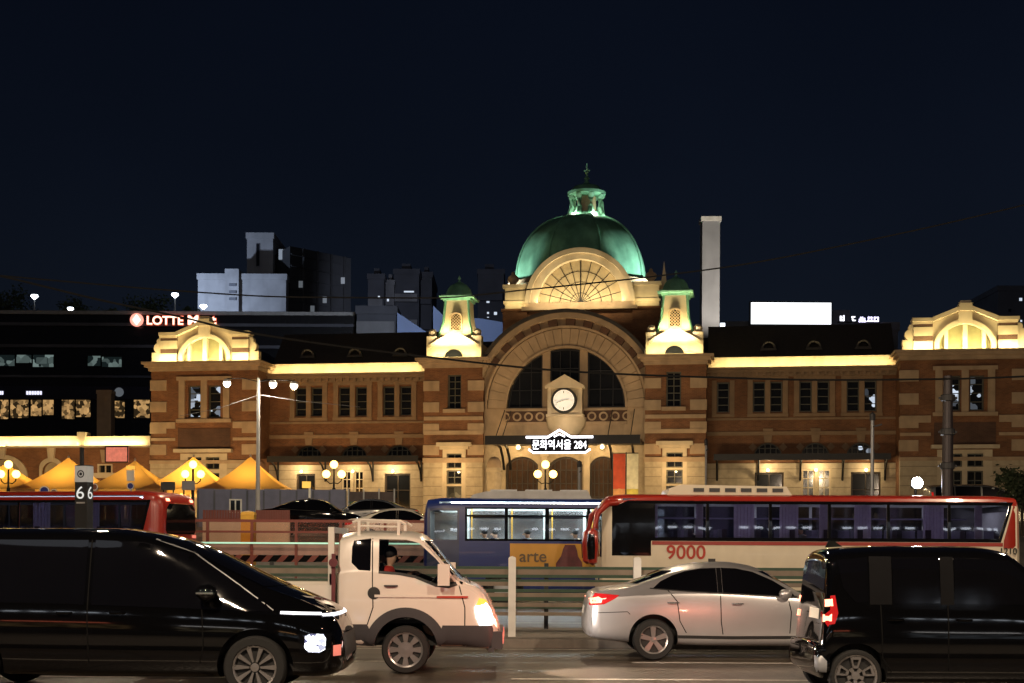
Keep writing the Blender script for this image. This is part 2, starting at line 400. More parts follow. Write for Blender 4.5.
# ------------------------------------------------------------------ night sky and moon
w = bpy.data.worlds.new('World'); SC.world = w; w.use_nodes = True
N = w.node_tree.nodes; L = w.node_tree.links
bg = N['Background']
sky = N.new('ShaderNodeTexSky'); sky.sky_type = 'NISHITA'; sky.sun_disc = False
SUN_EL, SUN_AZ = R_(38), R_(200)
sky.sun_elevation = SUN_EL; sky.sun_rotation = SUN_AZ
tn = N.new('ShaderNodeMix'); tn.data_type = 'RGBA'; tn.blend_type = 'MULTIPLY'; tn.inputs['Factor'].default_value = 1; tn.inputs['B'].default_value = (.86, .88, 1.22, 1)
L.new(sky.outputs['Color'], tn.inputs['A']); skn = N.new('ShaderNodeTexNoise'); skn.inputs['Scale'].default_value = 1.6; skn.inputs['Detail'].default_value = 5
stc = N.new('ShaderNodeTexCoord'); L.new(stc.outputs['Generated'], skn.inputs['Vector'])
skr = N.new('ShaderNodeMapRange'); skr.inputs['From Min'].default_value = .3; skr.inputs['From Max'].default_value = .7; skr.inputs['To Min'].default_value = .72; skr.inputs['To Max'].default_value = 1.2
L.new(skn.outputs['Fac'], skr.inputs['Value'])
hz = N.new('ShaderNodeMix'); hz.data_type = 'RGBA'; hz.blend_type = 'MULTIPLY'; hz.inputs['Factor'].default_value = 1
L.new(tn.outputs['Result'], hz.inputs['A']); L.new(skr.outputs['Result'], hz.inputs['B']); L.new(hz.outputs['Result'], bg.inputs['Color']); bg.inputs['Strength'].default_value = 0.0015
sd = bpy.data.lights.new('moon', 'SUN'); sd.energy = 0.012; sd.angle = R_(10); sd.color = (0.85, 0.9, 1)
so = bpy.data.objects.new('moon', sd); COL.objects.link(so)
dv = Vector((math.sin(SUN_AZ) * math.cos(SUN_EL), math.cos(SUN_AZ) * math.cos(SUN_EL), math.sin(SUN_EL)))
so.rotation_mode = 'QUATERNION'; so.rotation_quaternion = (-dv).to_track_quat('-Z', 'Y'); so.location = (0, -20, 60)
SC.view_settings.view_transform = 'Standard'; SC.view_settings.look = 'None'
SC.view_settings.exposure = 0; SC.view_settings.gamma = 1; SC.view_settings.use_curve_mapping = False
SC.render.engine = 'CYCLES'
cy = SC.cycles
cy.use_denoising = True; cy.max_bounces = 7; cy.diffuse_bounces = 3; cy.glossy_bounces = 4; cy.transmission_bounces = 6; cy.transparent_max_bounces = 12
cy.caustics_reflective = False; cy.caustics_refractive = False; cy.sample_clamp_indirect = 4.0
try: cy.use_light_tree = True
except Exception: pass

# ------------------------------------------------------------------ ground, road, median, plaza
mb = MB(); mb.add([(-900, -300, -0.03), (900, -300, -0.03), (900, 1600, -0.03), (-900, 1600, -0.03)], [(0, 1, 2, 3)])
struct('ground', mb, M['paving'])
mb = MB(); mb.add([(-120, 13.2, 0.0), (120, 13.2, 0.0), (120, 46.0, 0.0), (-120, 46.0, 0.0)], [(0, 1, 2, 3)])
struct('road', mb, M['asphalt'])
mb = MB(); mb.box(-120, 120, -30, 13.2, -0.02, 0.13); struct('near_pavement', mb, M['paving'])
mb = MB(); mb.box(-120, 120, 24.15, 27.6, -0.02, 0.15); struct('median', mb, M['kerb'])
mb = MB(); mb.box(-120, 120, 46.0, 48.5, -0.02, 0.16); struct('far_pavement', mb, M['paving'])
mb = MB()
pz = [(48.5, 0.16), (56, 2.0), (85, 3.2), (230, 3.2)]
vs = []; fs = []
for y, z in pz: vs += [(-160, y, z), (160, y, z)]
for i in range(len(pz) - 1): fs.append((2 * i, 2 * i + 1, 2 * i + 3, 2 * i + 2))
mb.add(vs, fs); struct('plaza', mb, M['paving'])
def plaza_z(y):
    for (a, za), (b, zb) in zip(pz, pz[1:]):
        if a <= y <= b: return za + (zb - za) * (y - a) / (b - a)
    return 3.2
# painted lines on the road (4 mm above the asphalt)
mb = MB()
def mark(x0, x1, y0, y1): mb.add([(x0, y0, 0.004), (x1, y0, 0.004), (x1, y1, 0.004), (x0, y1, 0.004)], [(0, 1, 2, 3)])
for y, off in ((18.55, 0.0), (21.25, 1.8)):
    for k in range(-14, 14):
        x = k * 8 + off; mark(x, x + 4.6, y - 0.08, y + 0.08)
mark(-120, 120, 23.75, 23.9); mark(-120, 120, 15.0, 15.12)
mark(-120, 120, 27.95, 28.1); mark(-120, 120, 35.9, 36.05)
for y in (31.9, 39.9, 43.5):
    for k in range(-14, 14): mark(k * 8, k * 8 + 4, y - 0.07, y + 0.07)
tag(mb.build('lane_marking', M['marking']), kind='structure')
# ------------------------------------------------------------------ old station building
TH = R_(9); D0 = 95.0
OX = ray(565, 440)[0] * D0
UX, UY = math.cos(TH), -math.sin(TH)      # along the front, to the right
NX, NY = math.sin(TH), math.cos(TH)       # into the building
GZ = 3.2
def LC(px, py, v=0.0):
    """pixel -> (u, z) in the plane v metres behind the building's front"""
    r = ray(px, py)
    t = (v + OX * NX + D0 * NY) / (r[0] * NX + NY)
    x, y = r[0] * t - OX, t - D0
    return x * UX + y * UY, HC + r[2] * t
def LU(px, v=0.0, py=430): return LC(px, py, v)[0]
def LZ(py, v=0.0, px=565): return LC(px, py, v)[1]
def W(u, v, z): return Vector((OX + u * UX + v * NX, D0 + u * UY + v * NY, z))

st = thing('station_building', 'old red brick railway station with green copper dome, arched entrance and lit cornices', 'station', (OX, D0, 0), -TH)
def sp(mb, name, m, smooth=None, parent=None): return mb.build(name, M[m] if isinstance(m, str) else m, parent or st, smooth)

def window(outline, v, frame_w=0.09, nx=1, nz=3, pane='winpane', name='window', fm='winframe', depth=0.12):
    """a window in the plane v: frame with glazing bars and its pane as a sub-part"""
    xs = [p[0] for p in outline]; zs = [p[1] for p in outline]
    x0, x1, z0, z1 = min(xs), max(xs), min(zs), max(zs); cx, cz = (x0 + x1) / 2, (z0 + z1) / 2
    inn = [(cx + (p[0] - cx) * (1 - 2 * frame_w / (x1 - x0)), cz + (p[1] - cz) * (1 - 2 * frame_w / (z1 - z0))) for p in outline]
    mb = MB(); mb.plate(outline, [inn], v, v + depth)
    def zspan(x):
        hit = []
        for i in range(len(inn)):
            (ax, az), (bx, bz) = inn[i - 1], inn[i]
            if (ax - x) * (bx - x) < 0: hit.append(az + (bz - az) * (x - ax) / (bx - ax))
        return (min(hit), max(hit)) if len(hit) > 1 else (z0, z1)
    def xspan(z):
        hit = []
        for i in range(len(inn)):
            (ax, az), (bx, bz) = inn[i - 1], inn[i]
            if (az - z) * (bz - z) < 0: hit.append(ax + (bx - ax) * (z - az) / (bz - az))
        return (min(hit), max(hit)) if len(hit) > 1 else (x0, x1)
    for i in range(1, nx):
        x = x0 + (x1 - x0) * i / nx; a, b = zspan(x); mb.box(x - .03, x + .03, v + .012, v + .07, a, b)
    for i in range(1, nz):
        z = z0 + (z1 - z0) * i / nz + 0.003; a, b = xspan(z); mb.box(a, b, v + .018, v + .062, z - .03, z + .03)
    o = sp(mb, name, fm)
    pb = MB(); pb.plate(inn, [], v + .08, v + .1)
    pb.build('pane', M[pane], o)
    return o

def quoins(mb, u0, u1, v, z0, z1, step=0.95, h=0.5, proud=0.06):
    z = z0
    while z + h < z1: mb.box(u0, u1, v - proud, v + 0.25, z, z + h); z += step

CZ = 14.0                 # cornice top of wings / towers
WV = 2.5                  # wings stand back
uL, uR = LU(424), LU(706)           # central block
tL, tR = LU(483), LU(645)           # inner edges of the two towers
pL0, pL1 = LU(151), LU(258); pR0, pR1 = LU(900), LU(900) + (LU(258) - LU(151)) * 1.03
zc = LZ(358)              # cornice
zb1, zb2 = LZ(417), LZ(434)        # string courses
zg = LZ(462)              # top of the granite ground floor
ZCW = zc - .6
print('station', uL, uR, tL, tR, pL0, pL1, pR0, pR1, zc, zg)

# ---- walls -------------------------------------------------------
holes_by = {}
def brick_wall(name, u0, u1, v, z0, z1, holes, m='brick', th=0.45):
    mb = MB(); mb.plate(rect(u0, u1, z0, z1), holes, v, v + th)
    return sp(mb, name, m)

def granite_base(u0, u1, v, z1, holes):
    mb = MB(); mb.plate(rect(u0, u1, GZ - .3, z1), holes, v - 0.12, v + 0.4)
    for k in range(1, 7):
        z = GZ + k * 0.62
        if z < z1 - .1:
            segs = [(u0, u1)]
            for h in holes:
                hx = [p[0] for p in h]; hz = [p[1] for p in h]
                if min(hz) - .05 < z < max(hz) + .05:
                    n = []
                    for a, b in segs:
                        if min(hx) > a and max(hx) < b: n += [(a, min(hx) - .05), (max(hx) + .05, b)]
                        else: n.append((a, b))
                    segs = n
            mb.cur = 1
            for a, b in segs: mb.box(a, b, v - .125, v - .1, z, z + .035)
            mb.cur = 0
    o = mb.build('granite_base', [M['granite'], M['joint']], st)
    return o

# ---- wings -------------------------------------------------------
def wing(u0, u1, px_pairs, px_arch, px_doors, seed):
    V = WV; zc = ZCW
    up0, up1 = LZ(414, V), LZ(384, V)
    ar0, ar1 = LZ(460, V), LZ(444, V)
    ups = []
    for a, b in px_pairs:
        c = LU((a + b) / 2, V); hw = abs(LU(b, V) - LU(a, V)) / 2
        ups.append((c, hw))
    holes = []
    wins = []
    for k, (c, d) in enumerate(ups):
        for s in ((-1, 1) if d > 0.2 else (0,)):
            x = c + s * d; r = rect(x - .42, x + .42, up0, up1); holes.append(r)
            wins.append((r, 1, 4, 'winpane'))
    for p in px_arch:
        c = LU(p, V); a = arched(c - .92, c + .92, ar0, ar1, .7); holes.append(a); wins.append((a, 5, 3, 'winpane'))
    brick_wall('brick_wall', u0, u1, V, zg, zc - .55, holes)
    for (r, nx, nz, pane) in wins:
        q = rnd.random()
        window(r, V + .22, nx=nx, nz=nz, pane='winpane_lit' if q > .88 else 'winpane_warm' if q > .8 and nx > 1 else 'winpane', depth=.1)
    # stone surrounds
    for (c, d) in ups:
        mb = MB()
        if d > .2:
            for x in (c - d - .6, c, c + d + .6): mb.box(x - .17, x + .17, V - .08, V + .02, up0 - .1, up1 + .1)
            mb.box(c - d - .8, c + d + .8, V - .13, V + .02, up0 - .32, up0 - .1)
            mb.box(c - d - .8, c + d + .8, V - .11, V + .02, up1 + .1, up1 + .38)
        else:
            for x in (c - .6, c + .6): mb.box(x - .15, x + .15, V - .08, V + .02, up0 - .1, up1 + .1)
            mb.box(c - .75, c + .75, V - .13, V + .02, up0 - .32, up0 - .1)
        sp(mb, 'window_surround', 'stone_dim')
    for p in px_arch:
        c = LU(p, V); mb = MB()
        for ang in (90, 35, 145):
            x, z = c + 1.22 * math.cos(R_(ang)), ar0 + .15 + 1.15 * math.sin(R_(ang))
            if ang == 90: mb.plate([(c - .22, ar1 + .02), (c + .22, ar1 + .02), (c + .34, ar1 + .95), (c - .34, ar1 + .95)], [], V - .1, V + .02)
            else: mb.plate([(x - .28, z), (x, z - .28), (x + .28, z), (x, z + .28)], [], V - .08, V + .02)
        sp(mb, 'keystone', 'stone_dim')
    # string courses
    mb = MB(); mb.box(u0, u1, V - .14, V + .02, zb2 - .0, zb2 + .26); mb.box(u0, u1, V - .07, V + .02, zb1 - .1, zb1 + .05)
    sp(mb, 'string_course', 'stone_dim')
    # granite ground floor, doors and lit windows
    dh = []; items = []
    for (a, b, kind) in px_doors:
        x0, x1 = LU(a, V), LU(b, V)
        if kind == 'door': r = rect(x0, x1, GZ, LZ(473, V)); dh.append(r); items.append((r, kind))
        else:
            m_ = (x0 + x1) / 2
            for (p, q) in ((x0, m_ - .1), (m_ + .1, x1)):
                r = rect(p, q, LZ(497, V), LZ(470, V)); dh.append(r); items.append((r, kind))
    granite_base(u0, u1, V, zg, dh)
    for r, kind in items:
        if kind == 'door': window(r, V + .1, .12, 2, 3, 'winpane', 'door', 'darkwood', .16)
        else: window(r, V + .1, .1, 2, 3, 'winpane_warm' if rnd.random() > .6 else 'winpane', 'window', 'stone_pale', .14)
    # iron and glass canopy on brackets
    mb = MB(); zk = LZ(461, V)
    mb.box(u0 + .5, u1 - .5, V - 2.0, V - .13, zk, zk + .16); mb.box(u0 + .5, u1 - .5, V - 2.06, V - 2.0, zk - .12, zk + .3)
    n = int((u1 - u0) / 3)
    for i in range(n + 1):
        x = u0 + .7 + (u1 - u0 - 1.4) * i / n
        mb.tube([(x, V - .2, zk - 1.35), (x, V - .5, zk - .7), (x, V - 1.1, zk - .25), (x, V - 1.9, zk - .02)], .07, 6)
        mb.bar((x, V - .2, zk - 1.4), (x, V - .2, zk), .1)
    sp(mb, 'canopy', 'iron')
    # cornice + lit parapet
    mb = MB(); mb.box(u0, u1, V - .3, V + .3, zc - .55, zc - .3); mb.box(u0, u1, V - .55, V + .3, zc - .3, zc - .12); mb.box(u0, u1, V - .8, V + .3, zc - .12, zc + .04)
    x = u0 + .2
    while x < u1 - .2: mb.box(x, x + .2, V - .5, V - .3, zc - .5, zc - .3); x += .5
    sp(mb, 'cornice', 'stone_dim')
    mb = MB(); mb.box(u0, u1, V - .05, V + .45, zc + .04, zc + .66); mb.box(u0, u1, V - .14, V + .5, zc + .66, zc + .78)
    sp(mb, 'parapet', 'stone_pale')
    # slate mansard with lunette dormers
    mb = MB()
    z1 = LZ(329, V + 3)
    mb.add([(u0, V + .5, zc + .8), (u1, V + .5, zc + .8), (u1, V + 3.2, z1), (u0, V + 3.2, z1), (u0, V + 16, z1 + .3), (u1, V + 16, z1 + .3), (u1, V + 16, GZ), (u0, V + 16, GZ)],
           [(0, 1, 2, 3), (3, 2, 5, 4), (4, 5, 6, 7)])
    roof = sp(mb, 'roof', 'slate')
    return roof
roofL = wing(pL1, uL, [(300.5, 316.5), (344, 361), (388.5, 405.5)], [309, 354, 399], [(297, 316, 'door'), (342, 364, 'win'), (385, 411, 'door')], 1)
roofR = wing(uR, pR0, [(723, 723), (759, 776), (805.5, 823), (853, 870)], [768, 815.5, 861], [(755, 784, 'door'), (802, 831, 'win'), (851, 881, 'door')], 2)
for roof, pxs in ((roofL, (310, 357, 402)), (roofR, (768, 813, 862))):
    for p in pxs:
        c = LU(p, WV + 1.5); z = LZ(353, WV + 1.2); mb = MB()
        mb.plate(arc(c, z, .5, 0, 180, 10), [arc(c, z + .06, .34, 0, 180, 10)], WV + .75, WV + 2.6)
        mb.box(c - .55, c + .55, WV + .7, WV + 1.2, z - .12, z)
        d = sp(mb, 'dormer', 'slate', parent=roof)

# ---- the two towers of the central block --------------------------
def tower(u0, u1, pxw0, pxw1, pxl0, pxl1, pxt):
    r1 = rect(LU(pxw0), LU(pxw1), LZ(408), LZ(373))
    xl0, xl1 = LU(pxl0 + 4), LU(pxl1 - 4)
    rows = [(LZ(468), LZ(453)), (LZ(484), LZ(470)), (GZ + .6, LZ(486))]
    low = [rect(xl0, xl1, a, b) for a, b in rows]
    brick_wall('brick_wall', u0, u1, 0, zg, zc - .5, [r1, rect(LU(pxl0), LU(pxl1), zg, LZ(446))])
    window(r1, .22, nx=2, nz=5)
    granite_base(u0, u1, 0, zg, [rect(LU(pxl0), LU(pxl1), GZ, zg + .001)])
    mb = MB(); mb.plate(rect(LU(pxl0), LU(pxl1), GZ, LZ(446)), low, -.1, .3)
    mb.box(LU(pxl0) - .4, LU(pxl1) + .4, -.38, .1, LZ(446), LZ(442)); mb.box(LU(pxl0) - .2, LU(pxl1) + .2, -.25, .1, LZ(446) - .2, LZ(446))
    sp(mb, 'window_surround', 'stone_pale')
    for i, r in enumerate(low): window(r, .1, .08, 2, 2, 'winpane_warm' if i == 2 else 'winpane')
    mb = MB(); w_ = 1.05
    quoins(mb, u0 - .05, u0 + w_, 0, zg + .5, zc - .8, 1.45, .68); quoins(mb, u1 - w_, u1 + .05, 0, zg + .5, zc - .8, 1.45, .68)
    sp(mb, 'quoins', 'stone')
    mb = MB(); mb.box(u0, u1, -.1, .02, zb2, zb2 + .28); mb.box(u0, u1, -.08, .02, zb1 - .15, zb1 + .1); mb.box(r1[0][0] - .3, r1[1][0] + .3, -.16, .02, LZ(408) - .25, LZ(408))
    mb.box(u0 - .05, u1 + .05, -.16, .02, zg - .02, zg + .3)
    sp(mb, 'string_course', 'stone')
    mb = MB(); mb.box(u0 - .1, u1 + .1, -.25, 3, zc - .55, zc - .3); mb.box(u0 - .3, u1 + .3, -.5, 3.2, zc - .3, zc - .1); mb.box(u0 - .5, u1 + .5, -.7, 3.4, zc - .1, zc + .08)
    sp(mb, 'cornice', 'stone')
    # body sides
    mb = MB(); mb.box(u0, u0 + .4, .45, 12, GZ, zc - .56); mb.box(u1 - .4, u1, .45, 12, GZ, zc - .56); sp(mb, 'side_wall', 'brick')
    # turret
    c = LU(pxt, 1.7, 345); v = 1.9
    tu = MB(); h0 = zc + .08; h1 = LZ(337, .5)
    hw = 1.82
    tu.box(c - hw, c + hw, v - 1.75, v + 1.75, h0, h1 - .3)
    base = sp(tu, 'turret_base', 'stone_pale')
    tu = MB()
    for s in (-1, 1): tu.box(c + s * (hw - .28) - .34, c + s * (hw - .28) + .34, v - 1.82, v - 1.1, h0, h1 + .15); tu.sphere((c + s * (hw - .28), v - 1.45, h1 + .4), .3, 10)
    # curved pediment
    zt = LZ(330, .5)
    pts = [(c - hw + .1, h1 - .45), (c - 1.3, h1 - .2), (c - .75, h1 + .1), (c - .35, zt - .05), (c, zt + .1), (c + .35, zt - .05), (c + .75, h1 + .1), (c + 1.3, h1 - .2), (c + hw - .1, h1 - .45)]
    tu.plate(pts[::-1] + [(p[0], p[1] - .22) for p in pts], [], v - 1.95, v - 1.5)
    tu.plate([(p[0], p[1] - .2) for p in pts] + [(c + hw - .2, h0 + .3), (c - hw + .2, h0 + .3)], [], v - 1.83, v - 1.5)
    tu.build('turret_pediment', M['stone_pale'], base)
    mb = MB(); mb.plate(arc(c, h0 + .12, .62, 0, 180, 12, .5), [], v - 1.86, v - 1.8); mb.build('lunette', M['winpane'], base)
    sh = MB(); z0 = h1 - .3; z1 = LZ(299, 1.5); H = z1 - z0
    prof = [(1.48, 0), (1.3, .12), (1.1, .3), (.96, .5), (.87, .72), (.83, 1.0)]
    s2 = math.sqrt(2)
    sh.lathe([(a * s2, z0 + b * H) for a, b in prof], (c, v, 0), 4, ph=math.pi / 4)
    shaft = sp(sh, 'turret_shaft', 'stone_pale')
    cap = MB()
    for a, b, zz in ((.95, .16, 0), (1.18, .12, .16), (1.06, .1, .28)): cap.box(c - a, c + a, v - a, v + a, z1 + zz, z1 + zz + b)
    cap.build('turret_cornice', M['copper_pale'], shaft)
    ang = MB()
    for sx in (-1, 1):
        ang.bar((c + sx * .9, v - 1.0, z0 + .5 * H), (c + sx * .78, v - .87, z1), .13, .12)
        ang.bar((c + sx * 1.18, v - 1.28, z0 + .16 * H), (c + sx * .9, v - 1.0, z0 + .5 * H), .13, .12)
    ang.build('corner_strip', M['copper'], shaft)
    zz0, zz1 = LZ(329, 1), LZ(313, 1)
    out = arched(c - .34, c + .34, zz0, zz1 + .05, .34)
    o = MB(); vv = v - 1.17
    o.plate([(c + (p[0] - c) * 1.3, p[1] + (.1 if p[1] > zz0 + .3 else -.1)) for p in out], [out], vv - .06, vv + .3)
    wn = o.build('lattice_window', M['stone'], shaft)
    la = MB()
    for k in range(-3, 8):
        z = zz0 + .2 * k
        for sgn in (1, -1):
            a, b = [c - sgn * .34, z], [c + sgn * .34, z + .68]
            if a[1] < zz0: t = (zz0 - a[1]) / .68; a = [a[0] + (b[0] - a[0]) * t, zz0]
            if b[1] > zz1: t = (zz1 - b[1]) / .68; b = [b[0] + (b[0] - a[0]) / max(.01, (b[1] - a[1])) * (zz1 - b[1]), zz1]
            if b[1] > a[1]: la.bar((a[0], vv + .02 + .03 * sgn, a[1]), (b[0], vv + .02 + .03 * sgn, b[1]), .035)
    wl = sp(la, 'turret_lattice', 'stone'); wl.parent = shaft
    pn = MB(); pn.plate(out, [], vv + .08, vv + .12); pn.build('turret_pane', M['winpane'], shaft)
    dm = MB(); d0 = z1 + .38; ztop = LZ(281, 2)
    hh = ztop - d0
    dm.lathe([(.95, d0), (.92, d0 + .25 * hh), (.8, d0 + .55 * hh), (.6, d0 + .82 * hh), (.25, ztop), (.1, ztop + .1), (.06, ztop + .2)], (c, v, 0), 8, ph=math.pi / 8)
    dome = sp(dm, 'turret_dome', 'copper')
    fn = MB(); fn.lathe([(.02, ztop + .2), (.12, ztop + .3), (.05, ztop + .45), (.03, LZ(274, 2)), (.001, LZ(273, 2))], (c, v, 0), 8); fn.build('finial', M['copper_pale'], dome)
    return c, v, h0, h1, z1, ztop
TW = [tower(uL, tL, 447.5, 461, 443, 466, 458.5), tower(tR, uR, 666, 681, 662.5, 687, 675.5)]

# ---- central arch -------------------------------------------------
cU, cZ0 = LU(565), LZ(407)
Rw = (LU(624) - LU(505)) / 2
Ro = LZ(313) - LZ(407)
zwall = zc + .3
ring_out = [p for p in arc(cU, cZ0, Ro, 0, 180, 60)]
lun = arc(cU, cZ0, Rw, 0, 180, 40)
fz = LZ(424)
# wall with lunette opening, top follows the arch
def clip_ring(R):
    return [p for p in arc(cU, cZ0, R, 0, 180, 72) if tL - .01 < p[0] < tR + .01]
top = clip_ring(Ro - .02)
outl = [(tL, GZ + 6.6), (tR, GZ + 6.6)] + top
mb = MB(); mb.plate(outl, [lun], .5, .95); sp(mb, 'arch_wall', 'stone')
# voussoir ring, proud, with cut joints
mb = MB(); n = 27
for i in range(n):
    a0, a1 = 180 * i / n + .16, 180 * (i + 1) / n - .16
    r0, r1 = Rw + .12, Ro - 1.0
    q = [(cU + r * math.cos(R_(a)), cZ0 + r * math.sin(R_(a))) for r, a in ((r0, a0), (r1, a0), (r1, a1), (r0, a1))]
    q = [(min(max(x, tL + .02), tR - .02), z) for x, z in q]
    if abs(q[0][0] - q[1][0]) + abs(q[0][1] - q[1][1]) < .2: continue
    mb.plate(q, [], .28, .52)
sp(mb, 'voussoirs', 'stone')
mb = MB(); mb.plate(lun + arc(cU, cZ0, Rw + .14, 180, 0, 40), [], .2, .7); sp(mb, 'arch_moulding', 'stone')
def band(r0, r1, v0, v1, name, m, parent=None):
    a = clip_ring(r0); b = clip_ring(r1)
    mb = MB(); mb.plate(a + b[::-1], [], v0, v1); return sp(mb, name, m, parent=parent)
band(Ro - .35, Ro, -.25, .9, 'arch_cornice', 'stone'); band(Ro + .004, Ro + .22, -.5, 7.5, 'barrel_roof', 'slate')
band(Ro - .95, Ro - .8, .18, .6, 'arch_band', 'stone')
mb = MB()
for i in range(9, 52):
    if i % 4 > 1: continue
    a0, a1 = 3 * i, 3 * (i + 1) - .0
    q = [(cU + r * math.cos(R_(a)), cZ0 + r * math.sin(R_(a))) for r, a in ((Ro - .78, a0), (Ro - .37, a0), (Ro - .37, a1), (Ro - .78, a1))]
    if all(tL < x < tR for x, z in q): mb.plate(q, [], .1, .55)
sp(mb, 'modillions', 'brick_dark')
# lunette glazing: three lights between two stone piers
pw = .52; px_ = [(LU(545)), (LU(582.5))]
mb = MB()
for x in px_: mb.box(x - pw / 2, x + pw / 2, .55, .9, cZ0, cZ0 + math.sqrt(max(0, Rw ** 2 - (x - cU) ** 2)) + .05)
sp(mb, 'lunette_pier', 'stone')
lo = Rw - .02
for (a, b) in ((cU - lo, px_[0] - pw / 2), (px_[0] + pw / 2, px_[1] - pw / 2), (px_[1] + pw / 2, cU + lo)):
    m_ = 14
    tops = [(a + (b - a) * i / m_, cZ0 + math.sqrt(max(.0004, lo ** 2 - (a + (b - a) * i / m_ - cU) ** 2))) for i in range(m_ + 1)]
    o = [(a, cZ0 + .01)] + ([(b, cZ0 + .01)]) + [t for t in tops[::-1] if t[1] > cZ0 + .05]
    window(o, .7, .1, 3, 3, 'winpane', 'lunette_window', 'iron', .1)
# balustrade with rings under the lunette
mb = MB(); bz0, bz1 = fz, cZ0 - .05
mb.box(cU - Rw - .1, cU + Rw + .1, .32, .6, bz0, bz0 + .18); mb.box(cU - Rw - .1, cU + Rw + .1, .3, .6, bz1 - .16, bz1)
bk = MB(); bk.box(cU - Rw - .1, cU + Rw + .1, .46, .6, bz0 + .18, bz1 - .16); sp(bk, 'ring_recess_shade', 'brick_dark')  # recess shade behind the rings, put into a darker backing colour
for s in (-1, 1):
    for k in range(4):
        x = cU + s * (1.75 + .78 * k); zz = (bz0 + bz1) / 2
        mb.plate(arc(x, zz, .3, 0, 342, 19), [arc(x, zz, .19, 0, 340, 17)], .36, .48)
sp(mb, 'balustrade', 'stone')
# wall below, three arched doors
ez = LZ(452)
dz = LZ(456)
doors = []
for a, b in ((506, 538.5), (549, 583), (590, 617)):
    doors.append(arched(LU(a, .6), LU(b, .6), GZ, dz, .55))
mb = MB(); mb.plate(rect(tL, tR, GZ, LZ(443)), doors, .5, .95); sp(mb, 'entrance_wall', 'granite')
mb = MB(); mb.plate(rect(tL, tR, LZ(443) + .002, fz), [], .45, .95); sp(mb, 'frieze', 'stone')
for d in doors:
    window(d, .75, .14, 6, 5, 'winpane_door', 'door', 'darkwood', .14)
mb = MB()
for p in (544, 586.5): mb.box(LU(p) - .2, LU(p) + .2, .32, .52, GZ, dz); mb.box(LU(p) - .28, LU(p) + .28, .26, .52, dz, dz + .2)
sp(mb, 'door_pilaster', 'stone_pale')
# entrance canopy
ca0, ca1 = LU(487, -3), LU(640, -3)
zcn = LZ(443, -2); mb = MB(); mb.box(ca0, ca1, -3.4, .44, zcn, zcn + .22); mb.box(ca0 - .05, ca1 + .05, -3.5, -3.4, zcn - .18, zcn + .4)
mb.cur = 0
for x in (ca0 + .6, LU(510), LU(612), ca1 - .6):
    mb.tube([(x, -3.2, zcn + .3), (x, .4, zcn + 2.4)], .03, 6)
    mb.tube([(x, .3, zcn - 1.6), (x, -.3, zcn - .8), (x, -1.2, zcn - .25), (x, -2.6, zcn - .03)], .09, 6)
sp(mb, 'canopy', 'iron')
# clock aedicule on the balcony
k0, k1 = LU(545, -.6), LU(583.5, -.6); kc = LU(564.5, -.6)
q0, q1 = LZ(414, -.6), LZ(388, -.6); qt = LZ(376, -.6)
mb = MB()
mb.box(kc - .95, kc + .95, -.5, .3, q0, q1)
mb.plate([(kc - 1.32, q1), (kc + 1.32, q1), (kc + 1.32, q1 + .14), (kc, qt + .1), (kc - 1.32, q1 + .14)], [], -.75, .3)
mb.box(kc - 1.25, kc + 1.25, -.62, .3, q0 - .16, q0)
mb.box(kc - 1.15, kc - .9, -.58, .3, q0, q1); mb.box(kc + .9, kc + 1.15, -.58, .3, q0, q1)
house = sp(mb, 'clock_house', 'stone_pale')
mb = MB(); mb.lathe([(.3, q0 - 2.1), (.75, q0 - 1.5), (1.25, q0 - .8), (1.38, q0 - .2), (1.38, q0 - .16)], (kc, .3, 0), 16, sy=.6); sp(mb, 'corbel', 'stone_pale', 40)
ck = LC(564, 400.5, -.6)
mb = MB(); mb.lathe([(.86, -.66), (.86, -.5)], (ck[0], 0, ck[1]), 32, 'Y'); mb.lathe([(.84, -.74), (.86, -.7), (.86, -.62)], (ck[0], 0, ck[1]), 32, 'Y')
clock = sp(mb, 'clock', 'black_plastic')
mb = MB(); mb.lathe([(.7, -.76), (.7, -.745)], (ck[0], 0, ck[1]), 32, 'Y'); mb.build('clock_face', mat('clock_face', (.8, .78, .72), .4, emis=(1, .88, .7), estr=.5), clock)
mb = MB()
for k in range(12):
    a = R_(30 * k); L0 = .52 if k % 3 else .46
    mb.bar((ck[0] + L0 * math.sin(a), -.772, ck[1] + L0 * math.cos(a)), (ck[0] + .62 * math.sin(a), -.772, ck[1] + .62 * math.cos(a)), .05, .012)
for a, l in ((80, .36), (250, .52)): mb.bar((ck[0], -.785, ck[1]), (ck[0] + l * math.sin(R_(a)), -.785, ck[1] + l * math.cos(R_(a))), .12, .012)
mb.build('clock_hands', M['black_plastic'], clock)

